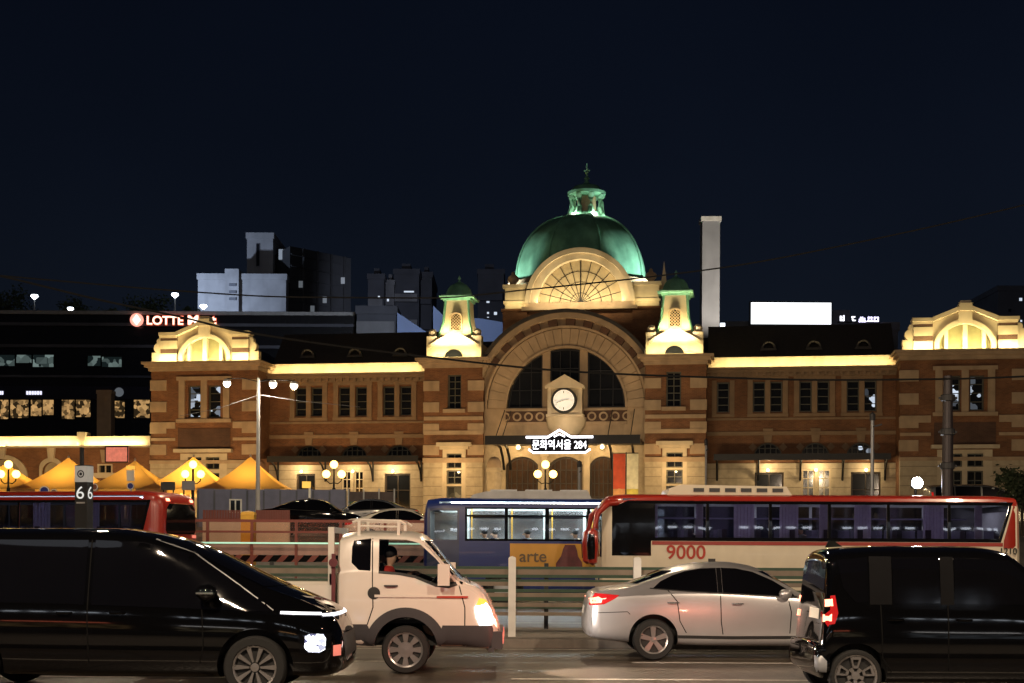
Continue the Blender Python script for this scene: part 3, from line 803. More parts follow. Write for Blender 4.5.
# ---- drum, dome window, dome and lantern ---------------------------
dv = 12.0; dc = LU(581.5, dv, 283); Rd = (LU(647, dv, 283) - LU(516, dv, 283)) / 2
zd0 = LZ(284, dv); zd1 = LZ(221, dv); fv = 6.2
a0, a1 = LU(503, fv, 320), LU(666, fv, 320)
wc = LU(579.8, fv, 303); wz = LZ(303, fv); Ri = (LU(621.5, fv, 303) - LU(537.5, fv, 303)) / 2; Rw2 = (LU(633, fv, 303) - LU(526, fv, 303)) / 2
ih = LZ(259.5, fv) - wz; oh = LZ(250, fv) - wz
zdr = LZ(283, fv)
mb = MB(); mb.box(a0 + .4, a1 - .4, fv + .35, fv + 13, GZ, wz - .32); sp(mb, 'drum_wall', 'brick')
mb = MB()
for (p, q) in ((503, 527), (632.5, 666)):
    x0, x1 = LU(p, fv, 320), LU(q, fv, 320)
    mb.box(x0, x1, fv - .1, fv + 2.2, GZ + 9, LZ(311, fv)); mb.box(x0 - .1, x1 + .1, fv - .2, fv + 2.3, LZ(311, fv), LZ(308, fv))
pier = sp(mb, 'corner_pier', 'brick')
mb = MB()
for (p, q) in ((503, 527), (632.5, 666)):
    x0, x1 = LU(p, fv, 320), LU(q, fv, 320)
    z = LZ(352, fv)
    while z < LZ(313, fv): mb.box(x0 - .06, x1 + .06, fv - .16, fv + 2.26, z, z + .5); z += 1.1
mb.build('pier_bands', M['stone'], pier)
mb = MB()
for (p, q) in ((505, 525), (634, 659)):
    x0, x1 = LU(p, fv, 300), LU(q, fv, 300)
    mb.box(x0, x1, fv, fv + 1.9, LZ(308, fv), LZ(287, fv)); mb.box(x0 - .15, x1 + .15, fv - .15, fv + 2.05, LZ(287, fv), LZ(283.5, fv))
    mb.box(x0 - .1, x1 + .1, fv - .1, fv + 2., LZ(303, fv), LZ(300, fv))
sp(mb, 'pier_block', 'stone_pale')
mb = MB()
for p in (511, 650):
    x = LU(p, fv, 280); z = LZ(283.5, fv); mb.lathe([(.28, z), (.16, z + .15), (.42, z + .5), (.4, z + .7), (.15, z + .9), (.12, z + 1.05), (.001, z + 1.15)], (x, fv + 1, 0), 12)
sp(mb, 'urn', 'stone', 40)
mb = MB(); x = LU(663, fv, 275); mb.lathe([(.3, LZ(294, fv)), (.26, LZ(280, fv)), (.1, LZ(268, fv)), (.01, LZ(260, fv))], (x, fv + 1.4, 0), 4, ph=math.pi / 4); sp(mb, 'obelisk', 'stone_pale')
mb = MB()
for p, s in ((524, 1), (640, -1)): 
    x = LU(p, fv, 295); mb.lathe([(.62, fv + .3), (.62, fv + .9)], (x, 0, LZ(296, fv)), 20, 'Y'); mb.lathe([(.3, fv + .22), (.3, fv + .3)], (x, 0, LZ(296, fv)), 16, 'Y')
sp(mb, 'scroll', 'stone')
# the big half-round window in front of the dome
oa = [(wc + Rw2 * math.cos(R_(t)), wz + oh * math.sin(R_(t))) for t in range(0, 181, 5)]
ia = [(wc + Ri * math.cos(R_(t)), wz + ih * math.sin(R_(t))) for t in range(0, 181, 5)]
mb = MB(); mb.plate(oa + ia[::-1], [], fv - .1, fv + 5.5); da = sp(mb, 'dome_window_arch', 'stone_pale')
oa2 = [(wc + (Rw2 + .1) * math.cos(R_(t)), wz + (oh + .1) * math.sin(R_(t))) for t in range(0, 181, 5)]
oa1 = [(wc + (Rw2 - .25) * math.cos(R_(t)), wz + (oh - .25) * math.sin(R_(t))) for t in range(0, 181, 5)]
mb = MB(); mb.plate(oa2 + oa1[::-1], [], fv - .3, fv - .09); sp(mb, 'arch_moulding', 'stone_pale')
mb = MB(); mb.box(wc - Rw2 - .3, wc + Rw2 + .3, fv - .5, fv + .35, wz - .55, wz - .3); mb.box(wc - Rw2 - .1, wc + Rw2 + .1, fv - .35, fv + .35, wz - .3, wz - .02); sp(mb, 'sill', 'stone')
mb = MB(); mb.plate(ia, [], fv + .5, fv + .6); dw = sp(mb, 'dome_window', 'lunette')
mb = MB()
for t in range(15, 180, 15): mb.bar((wc, fv + .47, wz + .05), (wc + Ri * math.cos(R_(t)), fv + .47, wz + ih * math.sin(R_(t))), .03 if t != 90 else .08, .04)
for f in (.25, .5, .75): mb.tube([(wc + f * Ri * math.cos(R_(t)), fv + .47, wz + f * ih * math.sin(R_(t))) for t in range(0, 181, 6)], .018, 5)
mb.box(wc - Ri, wc + Ri, fv + .42, fv + .52, wz, wz + .1)
mb.build('glazing_bars', M['iron'], dw)
# dome (eight sided, rounded)
mb = MB(); n = 14; Hd = zd1 - zd0 + .3
prof = [(Rd * 1.06, zd0 - .5), (Rd * 1.06, zd0 - .15), (Rd * 1.01, zd0 - .1)]
for i in range(n + 1):
    t = math.pi / 2 * i / n
    r = Rd * max(.001, math.cos(t)) ** .82; z = zd0 + Hd * math.sin(t) ** 1.0
    if r < .9: break
    prof.append((r, z))
ns = 48; vs = []; fs = []
def octr(a):
    q = ((a + math.pi / 8) % (math.pi / 4)) - math.pi / 8
    return .5 + .5 * math.cos(math.pi / 8) / math.cos(q) / .97
for (r, z) in prof:
    for k in range(ns):
        a = 2 * math.pi * k / ns; rr = r * octr(a)
        vs.append((dc + rr * math.sin(a), dv - rr * math.cos(a), z))
for i in range(len(prof) - 1):
    for k in range(ns): fs.append((i * ns + k, i * ns + (k + 1) % ns, (i + 1) * ns + (k + 1) % ns, (i + 1) * ns + k))
fs.append(tuple((len(prof) - 1) * ns + k for k in range(ns)))
mb.add(vs, fs); dome = sp(mb, 'dome', 'copper', 50)
mb = MB()
for k in range(8):
    a = math.pi / 8 + k * math.pi / 4
    mb.tube([(dc + (r * octr(a) + .02) * math.sin(a), dv - (r * octr(a) + .02) * math.cos(a), z + .02) for r, z in prof[2:]], .09, 6)
mb.build('dome_ribs', M['copper'], dome, 40)
mb = MB(); mb.lathe([(Rd * 1.1, wz - .3), (Rd * 1.1, zd0 - .5), (Rd * 1.15, zd0 - .45), (Rd * 1.15, zd0 - .2), (Rd * 1.04, zd0 - .12)], (dc, dv, 0), 8, ph=math.pi / 8); sp(mb, 'dome_base', 'stone')
# lantern
lc = LU(586.6, dv, 205); z0, z1 = LZ(221, dv), LZ(197, dv)
mb = MB(); mb.lathe([(1.55, z0 - .35), (1.5, z0 + .05), (1.35, z0 + .15), (1.3, z0 + .4)], (lc, dv, 0), 16); la = sp(mb, 'lantern_base', 'copper_pale')
mb = MB()
for k in range(8):
    a = 2 * math.pi * (k + .5) / 8
    x, y = lc + 1.05 * math.cos(a), dv + 1.05 * math.sin(a)
    mb.tube([(lc + 1.22 * math.cos(a), dv + 1.22 * math.sin(a), z0 + .3), (lc + 1.15 * math.cos(a), dv + 1.15 * math.sin(a), z0 + .8), (lc + 1.12 * math.cos(a), dv + 1.12 * math.sin(a), z1 - .35), (lc + 1.15 * math.cos(a), dv + 1.15 * math.sin(a), z1)], [.3, .22, .2, .28], 8)
mb.build('lantern_column', M['copper_pale'], la, 40)
mb = MB(); mb.lathe([(.7, z0 + .3), (.7, z1)], (lc, dv, 0), 16); mb.build('lantern_core', M['stone_pale'], la)
mb = MB(); zz = LZ(186, dv)
mb.lathe([(1.1, z1 - .1), (1.42, z1 + .05), (1.45, z1 + .25), (1.2, z1 + .32), (1.12, z1 + .5), (.95, z1 + .5 + (zz - z1 - .5) * .6), (.5, zz), (.2, zz + .15), (.12, zz + .4), (.22, zz + .5), (.1, zz + .65)], (lc, dv, 0), 20)
mb.build('lantern_roof', M['copper'], la, 40)
mb = MB(); zt = LZ(164, dv); mb.lathe([(.09, zz + .6), (.05, zt - .3), (.02, zt)], (lc, dv, 0), 8); mb.box(lc - .22, lc + .22, dv - .03, dv + .03, zt - .62, zt - .52); mb.sphere((lc, dv, zz + .95), .13, 8)
sp(mb, 'finial', 'copper_pale')
# hipped roofs behind towers
mb = MB(); zr = LZ(335, 4)
for x0, x1 in ((uL, tL + .4), (tR - .4, uR)):
    mb.add([(x0, 3.5, zc), (x1, 3.5, zc), (x1, 6.5, zr), (x0, 6.5, zr), (x1, 20, zr), (x0, 20, zr)], [(0, 1, 2, 3), (3, 2, 4, 5)])
sp(mb, 'tower_roof', 'slate')

# ---- end pavilions -------------------------------------------------
def pavilion(u0, u1, cpx, seed):
    c = (u0 + u1) / 2; hw = (u1 - u0) / 2
    zz = zc
    wz0, wz1 = 10.5, 12.75
    ww = [rect(c - 1.18, c - .28, wz0, wz1), rect(c + .28, c + 1.18, wz0, wz1)]
    lw = rect(c - 1.7, c + 1.7, zg, 8.0)
    brick_wall('brick_wall', u0, u1, 0, zg, zz - .5, ww + [lw])
    for r in ww: window(r, .2, .09, 1, 4, 'winpane_lit')
    mb = MB()
    for x in (-1.62, 0, 1.62): mb.box(c + x - .22, c + x + .22, -.12, .02, wz0 - .1, wz1 + .35)
    mb.box(c - 2.0, c + 2.0, -.2, .02, wz0 - .35, wz0 - .1); mb.box(c - 2.0, c + 2.0, -.16, .02, wz1 + .35, wz1 + .6)
    sp(mb, 'window_surround', 'stone')
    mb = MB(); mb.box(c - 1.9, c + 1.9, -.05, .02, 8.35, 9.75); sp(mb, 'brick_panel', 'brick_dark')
    mb = MB(); mb.box(c - 2.1, c + 2.1, -.4, .1, 8.06, 8.3); sp(mb, 'window_hood', 'stone_pale')
    rows = [rect(c - 1.15, c - .15, 6.9, 7.75), rect(c + .15, c + 1.15, 6.9, 7.75), rect(c - 1.15, c - .15, 5.4, 6.65), rect(c + .15, c + 1.15, 5.4, 6.65)]
    granite_base(u0, u1, 0, zg, [rect(c - 1.7, c + 1.7, GZ, zg + .001)])
    mb = MB(); mb.plate(rect(c - 1.7, c + 1.7, GZ, 8.0), rows, -.1, .3); sp(mb, 'window_surround', 'stone_pale')
    for r in rows: window(r, .08, .08, 2, 2, 'winpane')
    mb = MB(); q = 1.15
    for a, b in ((u0 - .06, u0 + q), (u1 - q, u1 + .06)): quoins(mb, a, b, 0, zg + .6, zz - .9, 1.5, .72)
    sp(mb, 'quoins', 'stone')
    mb = MB()
    for (a, b) in ((u0, c - 2.1), (c + 2.1, u1)): mb.box(a, b, -.1, .02, 9.75, 10.2); mb.box(a, b, -.08, .02, 8.9, 9.1)
    mb.box(u0 - .05, u1 + .05, -.16, .02, zg - .02, zg + .22)
    sp(mb, 'string_course', 'stone')
    mb = MB(); mb.box(u0, u0 + .4, .45, 14, GZ, zz - .51); mb.box(u1 - .4, u1, .45, 14, GZ, zz - .51); sp(mb, 'side_wall', 'brick')
    mb = MB(); mb.box(u0 - .1, u1 + .1, -.3, 6, zz - .5, zz - .25); mb.box(u0 - .3, u1 + .3, -.55, 6.2, zz - .25, zz - .06); mb.box(u0 - .45, u1 + .45, -.75, 6.3, zz - .06, zz + .1)
    sp(mb, 'cornice', 'stone')
    # gable
    b0 = zz + .1; H = 3.1; pz_ = b0 + 1.85
    tymp = [(c - 2.0, b0), (c + 2.0, b0), (c + 2.0, pz_ + .05), (c + .34, b0 + H - .5), (c - .34, b0 + H - .5), (c - 2.0, pz_ + .05)]
    wh = arched(c - 1.62, c + 1.62, b0 + .05, b0 + 1.7, 1.2, 16)
    mb = MB(); mb.plate(tymp, [wh], .1, .6); gb = sp(mb, 'gable', 'stone_pale')
    mb = MB()
    for s in (-1, 1):
        mb.plate([(c + s * 2.0, pz_), (c + s * .34, b0 + H - .55), (c + s * .34, b0 + H - .27), (c + s * 2.05, pz_ + .28)], [], -.22, .7)
        x0, x1 = sorted((c + s * 1.97, c + s * 3.3)); mb.box(x0, x1, -.22, .8, pz_ + .02, pz_ + .25); mb.box(x0 + .02, x1 - .08, -.12, .75, pz_ - .14, pz_ + .018)
    mb.box(c - .4, c + .4, -.25, .75, b0 + H - .6, b0 + H - .1); mb.box(c - .33, c + .33, -.18, .7, b0 + H - .1, b0 + H + .06)
    mb.box(c - .42, c + .42, -.14, .12, b0 + 1.7, b0 + H - .6)
    mb.plate(arched(c - 1.9, c + 1.9, b0 + .05, b0 + 1.98, 1.45, 16), [arched(c - 1.6, c + 1.6, b0 + .04, b0 + 1.7, 1.2, 16)], -.08, .12)
    mb.build('gable_coping', M['stone_pale'], gb)
    mb = MB()
    for s in (-1, 1):
        x0, x1 = sorted((c + s * 2.02, c + s * 3.2)); mb.box(x0, x1, -.1, .7, b0 + .62, b0 + .95); mb.box(x0, x1, -.1, .7, b0 + 1.52, pz_ - .14)
    mb.build('brick_band', M['brick_dark'], gb)
    mb = MB()
    for s in (-1, 1):
        x0, x1 = sorted((c + s * 2.02, c + s * 3.22)); mb.box(x0, x1, -.12, .72, b0, b0 + .62); mb.box(x0, x1, -.12, .72, b0 + .95, b0 + 1.52)
        xx = c + s * 3.4
        mb.lathe([(.36, .05), (.36, .5)], (xx, 0, b0 + 1.05), 14, 'Y'); mb.lathe([(.22, .04), (.22, .5)], (c + s * 3.32, 0, b0 + 1.5), 12, 'Y')
        y0, y1 = sorted((c + s * 3.22, c + s * 3.9)); mb.box(y0, y1, .05, .6, b0, b0 + .72)
    mb.build('pier', M['stone_pale'], gb)
    mb = MB(); mb.box(c - .14, c + .14, .0, .5, b0 + .05, b0 + 1.72); mb.box(c - 1.28, c - 1.05, .02, .5, b0 + .05, b0 + 1.3); mb.box(c + 1.05, c + 1.28, .02, .5, b0 + .05, b0 + 1.3)
    mb.build('mullion', M['stone_pale'], gb)
    mb = MB(); mb.plate([(c + (p[0] - c) * .98, p[1]) for p in wh], [], .35, .45); mb.build('gable_window', M['gablepane'], gb)
    mb = MB(); mb.add([(u0 + .5, .7, b0), (u1 - .5, .7, b0), (u1 - .5, 14, b0), (u0 + .5, 14, b0), (c, .7, b0 + H - .7), (c, 14, b0 + H - .7)], [(0, 4, 5, 3), (4, 1, 2, 5), (0, 1, 4), (2, 3, 5)])
    sp(mb, 'pavilion_roof', 'slate')
    # parapet between gable and wing
    return c, b0
PV = [pavilion(pL0, pL1, 208, 1), pavilion(pR0, pR1, 962, 2)]

# ---- neon sign over the entrance ----------------------------------
sv = -3.75
neon = mat_emit('neon', (0.93, 0.92, 1.0), 3.2)
sx0, sx1 = LU(526, sv, 440), LU(593, sv, 440); sc = (sx0 + sx1) / 2; sz = LZ(443, sv)
sign = thing('entrance_sign', 'white neon sign in Korean with a roof line, above the middle door of the station', 'sign', W(sc, sv, LZ(437, sv)), -TH)
sz0 = LZ(437, sv)
mb = MB(); zt = 0.0
pk = LZ(431.5, sv) - sz0; hwid = (sx1 - sx0) / 2
mb.tube([(-hwid, 0, zt), (-.75, 0, zt), (0, 0, pk + .1), (.75, 0, zt), (hwid, 0, zt)], .085, 6)
mb.tube([(-.35, 0, zt + .02), (0, 0, pk * .55), (.35, 0, zt + .02)], .05, 6)
lz = LZ(452.5, sv) - sz0
mb.tube([(-hwid * .92, 0, lz + .22), (-hwid * .78, 0, lz), (hwid * .78, 0, lz), (hwid * .92, 0, lz + .22)], .075, 6)
mb.build('neon_outline', neon, sign)
text('문화역서울 284', 1, (0, -.02, (lz + zt) / 2 + .02), neon, sign, 'lettering', width=hwid * 1.62, height=.62, depth=.05, bold=.0)
mb = MB(); mb.box(-hwid * .85, hwid * .85, .1, .16, lz - .05, zt + .05)
for x in (-2.2, 2.2): mb.bar((x, .14, zt), (x, .3, zt), .08)
mb.build('sign_frame', M['black_band'], sign)
# ------------------------------------------------------------------ vehicle tools
def pchip(xs, ys, x):
    n = len(xs)
    if x <= xs[0]: return ys[0]
    if x >= xs[-1]: return ys[-1]
    d = [(ys[i + 1] - ys[i]) / (xs[i + 1] - xs[i]) for i in range(n - 1)]
    m = [d[0]] + [0 if d[i - 1] * d[i] <= 0 else 2 * d[i - 1] * d[i] / (d[i - 1] + d[i]) for i in range(1, n - 1)] + [d[-1]]
    i = max(k for k in range(n - 1) if xs[k] <= x)
    h = xs[i + 1] - xs[i]; t = (x - xs[i]) / h
    return ((1 + 2 * t) * (1 - t) ** 2 * ys[i] + t * (1 - t) ** 2 * h * m[i] + t * t * (3 - 2 * t) * ys[i + 1] + t * t * (t - 1) * h * m[i + 1])

def chaikin(p):
    o = [p[0]]
    for a, b in zip(p, p[1:]):
        o.append(tuple(.75 * u + .25 * v for u, v in zip(a, b))); o.append(tuple(.25 * u + .75 * v for u, v in zip(a, b)))
    o.append(p[-1]); return o

def sec_car(zb, zbelt, ztop, wl, wm, wt):
    h = zbelt - zb
    return [(0, zb), (wl * .8, zb), (wl, zb + .03), (wm * .985, zb + .22 * h), (wm, zb + .5 * h), (wm, zb + .72 * h), (wm * .975, zbelt),
            (wm * .975 + (wt - wm * .975) * .1, zbelt + .06 * (ztop - zbelt)), (wt + .02, zbelt + .8 * (ztop - zbelt)), (wt * .93, ztop - .07 * min(1, (ztop - zbelt) * 3)), (wt * .55, ztop - .008), (0, ztop)]
def sec_bus(zb, zbelt, ztop, wl, wm, wt):
    return [(0, zb), (wl * .9, zb), (wl, zb + .04), (wm, zb + .3), (wm, zbelt), (wm, zbelt + .3), (wt + .03, ztop - .32), (wt, ztop - .16), (wt * .92, ztop - .05), (wt * .6, ztop - .01), (0, ztop)]

def loft_body(st, sec=sec_car, step=0.06, it=2):
    xs = [r[0] for r in st]; cols = [[r[k] for r in st] for k in range(1, 7)]
    X = set(xs); x = xs[0]
    while x < xs[-1]: X.add(round(x, 4)); x += step
    X = sorted(X); X = [x for i, x in enumerate(X) if i == 0 or x - X[i - 1] > 1e-3]
    mb = MB(); rings = []
    for x in X:
        p = sec(*[pchip(xs, c, x) for c in cols])
        for _ in range(it): p = chaikin(p)
        ring = [(x, -y, z) for y, z in p] + [(x, y, z) for y, z in p[-2:0:-1]]
        rings.append(ring)
    n = len(rings[0]); vs = [v for r in rings for v in r]; fs = []
    for i in range(len(rings) - 1):
        for k in range(n): fs.append((i * n + k, i * n + (k + 1) % n, (i + 1) * n + (k + 1) % n, (i + 1) * n + k))
    for e, rev in ((0, 1), (len(rings) - 1, 0)):
        base = e * n; h = n // 2
        fs.append(tuple(base + k for k in range(n)) if not rev else tuple(base + k for k in range(n))[::-1])
    return mb.add(vs, fs)

def bvh_of(mb):
    return BVHTree.FromPolygons([Vector(v) for v in mb.v], mb.f)

def boolean(o, cutters, mi=None):
    for mbc in cutters:
        c = mbc.build('cutter', None, o.parent)
        if mi is not None:
            c.data.materials.append(M['black_car']); c.data.materials.append(M['black_plastic'])
            for p in c.data.polygons: p.material_index = mi
        m = o.modifiers.new('cut', 'BOOLEAN'); m.object = c; m.operation = 'DIFFERENCE'; m.solver = 'EXACT'
        bpy.context.view_layer.update()
        me = bpy.data.meshes.new_from_object(o.evaluated_get(bpy.context.evaluated_depsgraph_get()))
        o.modifiers.clear(); old = o.data; o.data = me; me.name = o.name
        bpy.data.objects.remove(c)

def patch(name, poly, m, parent, bvh, side=-1, off=.006, step=.07, axis='y', smooth=True, th=0.0):
    """a panel that follows the body: poly in (x, z) seen from the side, or (y, z) seen from the front / rear"""
    pts = []; n = len(poly)
    for i in range(n):
        a, b = Vector(poly[i]), Vector(poly[(i + 1) % n]); k = max(1, int((b - a).length / step))
        for j in range(k): pts.append(a + (b - a) * j / k)
    nb = len(pts); edges = [(i, (i + 1) % nb) for i in range(nb)]; bl = [tuple(p) for p in pts]
    x0, x1 = min(p[0] for p in poly), max(p[0] for p in poly); z0, z1 = min(p[1] for p in poly), max(p[1] for p in poly)
    x = x0 + step / 2
    while x < x1:
        z = z0 + step / 2
        while z < z1:
            if inside((x, z), poly) and min((Vector((x, z)) - Vector(q)).length for q in bl) > step * .4: pts.append(Vector((x, z)))
            z += step
        x += step
    ov, oe, of, *_ = delaunay_2d_cdt(pts, edges, [], 0, 1e-6)
    P = []
    last = None
    for p in ov:
        if axis == 'y': o, d = Vector((p[0], side * 6, p[1])), Vector((0, -side, 0))
        else: o, d = Vector((side * 30, p[0], p[1])), Vector((-side, 0, 0))
        h = bvh.ray_cast(o, d)
        if h[0] is None:
            h = bvh.find_nearest(Vector((p[0], side * .9, p[1])) if axis == 'y' else Vector((side * 5, p[0], p[1])))
        nn = h[1] if h[1].dot(d) < 0 else -h[1]
        P.append(h[0] + nn * off)
    fs = []
    for f in of:
        c = (sum(ov[i][0] for i in f) / len(f), sum(ov[i][1] for i in f) / len(f))
        if inside(c, bl): fs.append(tuple(f) if (side < 0) == (axis == 'y') else tuple(f)[::-1])
    mb = MB(); mb.add(P, fs)
    o = mb.build(name, m, parent, 60 if smooth else None, recalc=False)
    return o

def seam(line, parent, bvh, side=-1, w=.014, m=None, off=.002, name='door_seam', step=.06):
    pts = []
    for a, b in zip(line, line[1:]):
        a, b = Vector(a), Vector(b); k = max(1, int((b - a).length / step))
        pts += [a + (b - a) * j / k for j in range(k)]
    pts.append(Vector(line[-1])); vs = []
    for i, p in enumerate(pts):
        d = pts[min(i + 1, len(pts) - 1)] - pts[max(i - 1, 0)]; nn = Vector((-d[1], d[0])).normalized()
        for s in (-1, 1):
            q = p + nn * s * w / 2
            h = bvh.ray_cast(Vector((q[0], side * 6, q[1])), Vector((0, -side, 0)))
            if h[0] is None: h = bvh.find_nearest(Vector((q[0], side * .9, q[1])))
            vs.append(h[0] + Vector((0, side * off, 0)))
    fs = [(2 * i, 2 * i + 2, 2 * i + 3, 2 * i + 1) for i in range(len(pts) - 1)]
    mb = MB(); mb.add(vs, fs); return mb.build(name, m or M['seam_black'], parent, recalc=False)

def wheel(parent, x, y, r, w, style, side, rimk=.66):
    """tyre and rim on a hub; side = -1 for the side facing -y"""
    t = bpy.data.objects.new('wheel', None)
    mb = MB(); mb.lathe([(r * rimk * .94, -w * .2), (r * rimk * .94, w * .2)], (0, 0, 0), 24, 'Y'); hub = mb.build('wheel', M['black_plastic'], parent)
    bpy.data.objects.remove(t)
    hub.location = (x, y, r)
    ri = r * rimk
    mb = MB(); mb.lathe([(ri, -w * .42), (ri * 1.04, -w * .5), (r * .93, -w * .5), (r * .985, -w * .42), (r, -w * .3), (r, w * .3), (r * .985, w * .42), (r * .93, w * .5), (ri * 1.04, w * .5), (ri, w * .42), (ri, -w * .42)], (0, 0, 0), 48, 'Y', caps=False)
    mb.build('tyre', M['rubber'], hub, 40)
    mb = MB(); yo = side * w * .40
    mb.lathe([(ri * .9, yo - side * .06), (ri * .93, yo), (ri * 1.03, yo + side * .012), (ri * 1.03, yo - side * .06)], (0, 0, 0), 40, 'Y', caps=False)
    mb.lathe([(ri * .2, yo - side * .05), (ri * .2, yo - side * .004), (.001, yo)], (0, 0, 0), 20, 'Y')
    def spoke(a, w0, w1, r0=.15, r1=.95):
        ca, sa = math.cos(a), math.sin(a)
        q = []
        for rr, ww in ((r0, w0), (r1, w1)):
            for s in (-1, 1): q.append((ri * (rr * ca - s * ww * sa), ri * (rr * sa + s * ww * ca)))
        vs = [(q[0][0], yo - side * .012, q[0][1]), (q[1][0], yo - side * .012, q[1][1]), (q[3][0], yo - side * .004, q[3][1]), (q[2][0], yo - side * .004, q[2][1])]
        vs += [(v[0], yo - side * .06, v[2]) for v in vs]
        mb.add(vs, [(0, 1, 2, 3), (7, 6, 5, 4), (0, 4, 5, 1), (1, 5, 6, 2), (2, 6, 7, 3), (3, 7, 4, 0)])
    if style == 'five':
        for k in range(5): spoke(2 * math.pi * k / 5 + .35, .13, .2)
    elif style == 'ten':
        for k in range(10): spoke(2 * math.pi * k / 10, .04, .115, .25)
    elif style == 'holes':
        mb.lathe([(.001, yo - side * .004), (ri * .45, yo - side * .01), (ri * .47, yo - side * .04)], (0, 0, 0), 24, 'Y')
        for k in range(8): spoke(2 * math.pi * k / 8, .1, .19, .4, .95)
    elif style == 'square':
        for k in range(5):
            a = 2 * math.pi * k / 5 + .3
            for da, w0 in ((-.24, .045), (.24, .045)): spoke(a + da, .035, .05, .38, .93)
            ca, sa = math.cos(a), math.sin(a)
            for rr in (.42, .84):
                p0 = (ri * (rr * ca + .24 * rr * sa), yo - side * .02, ri * (rr * sa - .24 * rr * ca)); p1 = (ri * (rr * ca - .24 * rr * sa), yo - side * .02, ri * (rr * sa + .24 * rr * ca))
                mb.bar(p0, p1, .03, .03)
            spoke(a + math.pi / 5, .06, .1, .1, .4)
    elif style == 'truck':
        mb.lathe([(.001, yo - side * .1), (ri * .55, yo - side * .1), (ri * .9, yo - side * .02)], (0, 0, 0), 24, 'Y')
        for k in range(8): spoke(2 * math.pi * k / 8, .06, .06, .5, .62)
    mb.build('rim', M['alloy'] if style != 'truck' else M['steel'], hub, 40)
    return hub

def cyl_cut(x, z, r, y0, y1):
    mb = MB(); mb.lathe([(r, y0), (r, y1)], (x, 0, z), 40, 'Y'); return mb

def arches(o, xs, z, r, half, depth=.34):
    cs = []
    for x in xs:
        for s in (-1, 1):
            y0, y1 = sorted((s * (half + .3), s * (half - depth))); cs.append(cyl_cut(x, z, r, y0, y1))
    boolean(o, cs, 1)

def finish(o, ang=38):
    for p in o.data.polygons: p.use_smooth = True
    o.data.set_sharp_from_angle(angle=R_(ang))

def mirror_poly(poly): return [(-a, b) for a, b in poly][::-1]
def wing_mirror(parent, x, y, z, m, l=.2, h=.15, side=-1, name='wing_mirror'):
    mb = MB(); mb.lathe([(.001, -.5), (.6, -.42), (.95, -.2), (1, .1), (.85, .42), (.001, .5)], (0, 0, 0), 14, 'Y')
    vs = [(x + v[0] * l * .5, y + side * .12 + v[1] * .2, z + v[2] * h * .5) for v in mb.v]; mb.v = vs
    mb.bar((x + .02, y - side * .02, z - h * .35), (x, y + side * .1, z - h * .2), .05)
    return mb.build(name, m, parent, 50)
def handle(parent, x, z, bvh, side=-1, m=None, l=.17):
    h = bvh.ray_cast(Vector((x, side * 6, z)), Vector((0, -side, 0)))[0]; y = h.y
    mb = MB(); mb.tube([(x - l / 2, y, z), (x - l / 2 + .025, y + side * .035, z), (x + l / 2 - .025, y + side * .035, z), (x + l / 2, y, z)], .013, 6)
    mb.build('door_handle', m or M['chrome'], parent, 50)
    mb = MB(); mb.lathe([(.001, 0), (.04, .001)], (0, 0, 0), 12, 'Y'); 
def plate_no(parent, x, y, z, w, h, axis):
    mb = MB()
    if axis == 'x': mb.box(x - .01, x + .01, y - w / 2, y + w / 2, z - h / 2, z + h / 2)
    return mb.build('licence_plate', M['white_paint'], parent)

# ------------------------------------------------------------------ seated / standing people
def person_mesh(joints, edges, radii, name, m, parent=None, sub=2):
    me = bpy.data.meshes.new(name); me.from_pydata(joints, edges, []); o = bpy.data.objects.new(name, me); COL.objects.link(o)
    md = o.modifiers.new('skin', 'SKIN'); ss = o.modifiers.new('sub', 'SUBSURF'); ss.levels = sub; ss.render_levels = sub
    if not me.skin_vertices: bpy.context.view_layer.objects.active = o; me.update()
    lay = me.skin_vertices[0] if me.skin_vertices else None
    if lay is None:
        bm = bmesh.new(); bm.from_mesh(me); bm.verts.layers.skin.verify(); bm.to_mesh(me); bm.free(); lay = me.skin_vertices[0]
    for i, r in enumerate(radii): lay.data[i].radius = r if isinstance(r, tuple) else (r, r)
    lay.data[0].use_root = True
    bpy.context.view_layer.update()
    me2 = bpy.data.meshes.new_from_object(o.evaluated_get(bpy.context.evaluated_depsgraph_get()))
    bpy.data.objects.remove(o); me2.materials.clear(); me2.materials.append(m)
    for p in me2.polygons: p.use_smooth = True
    o = bpy.data.objects.new(name, me2); COL.objects.link(o)
    if parent is not None: o.parent = parent
    return o

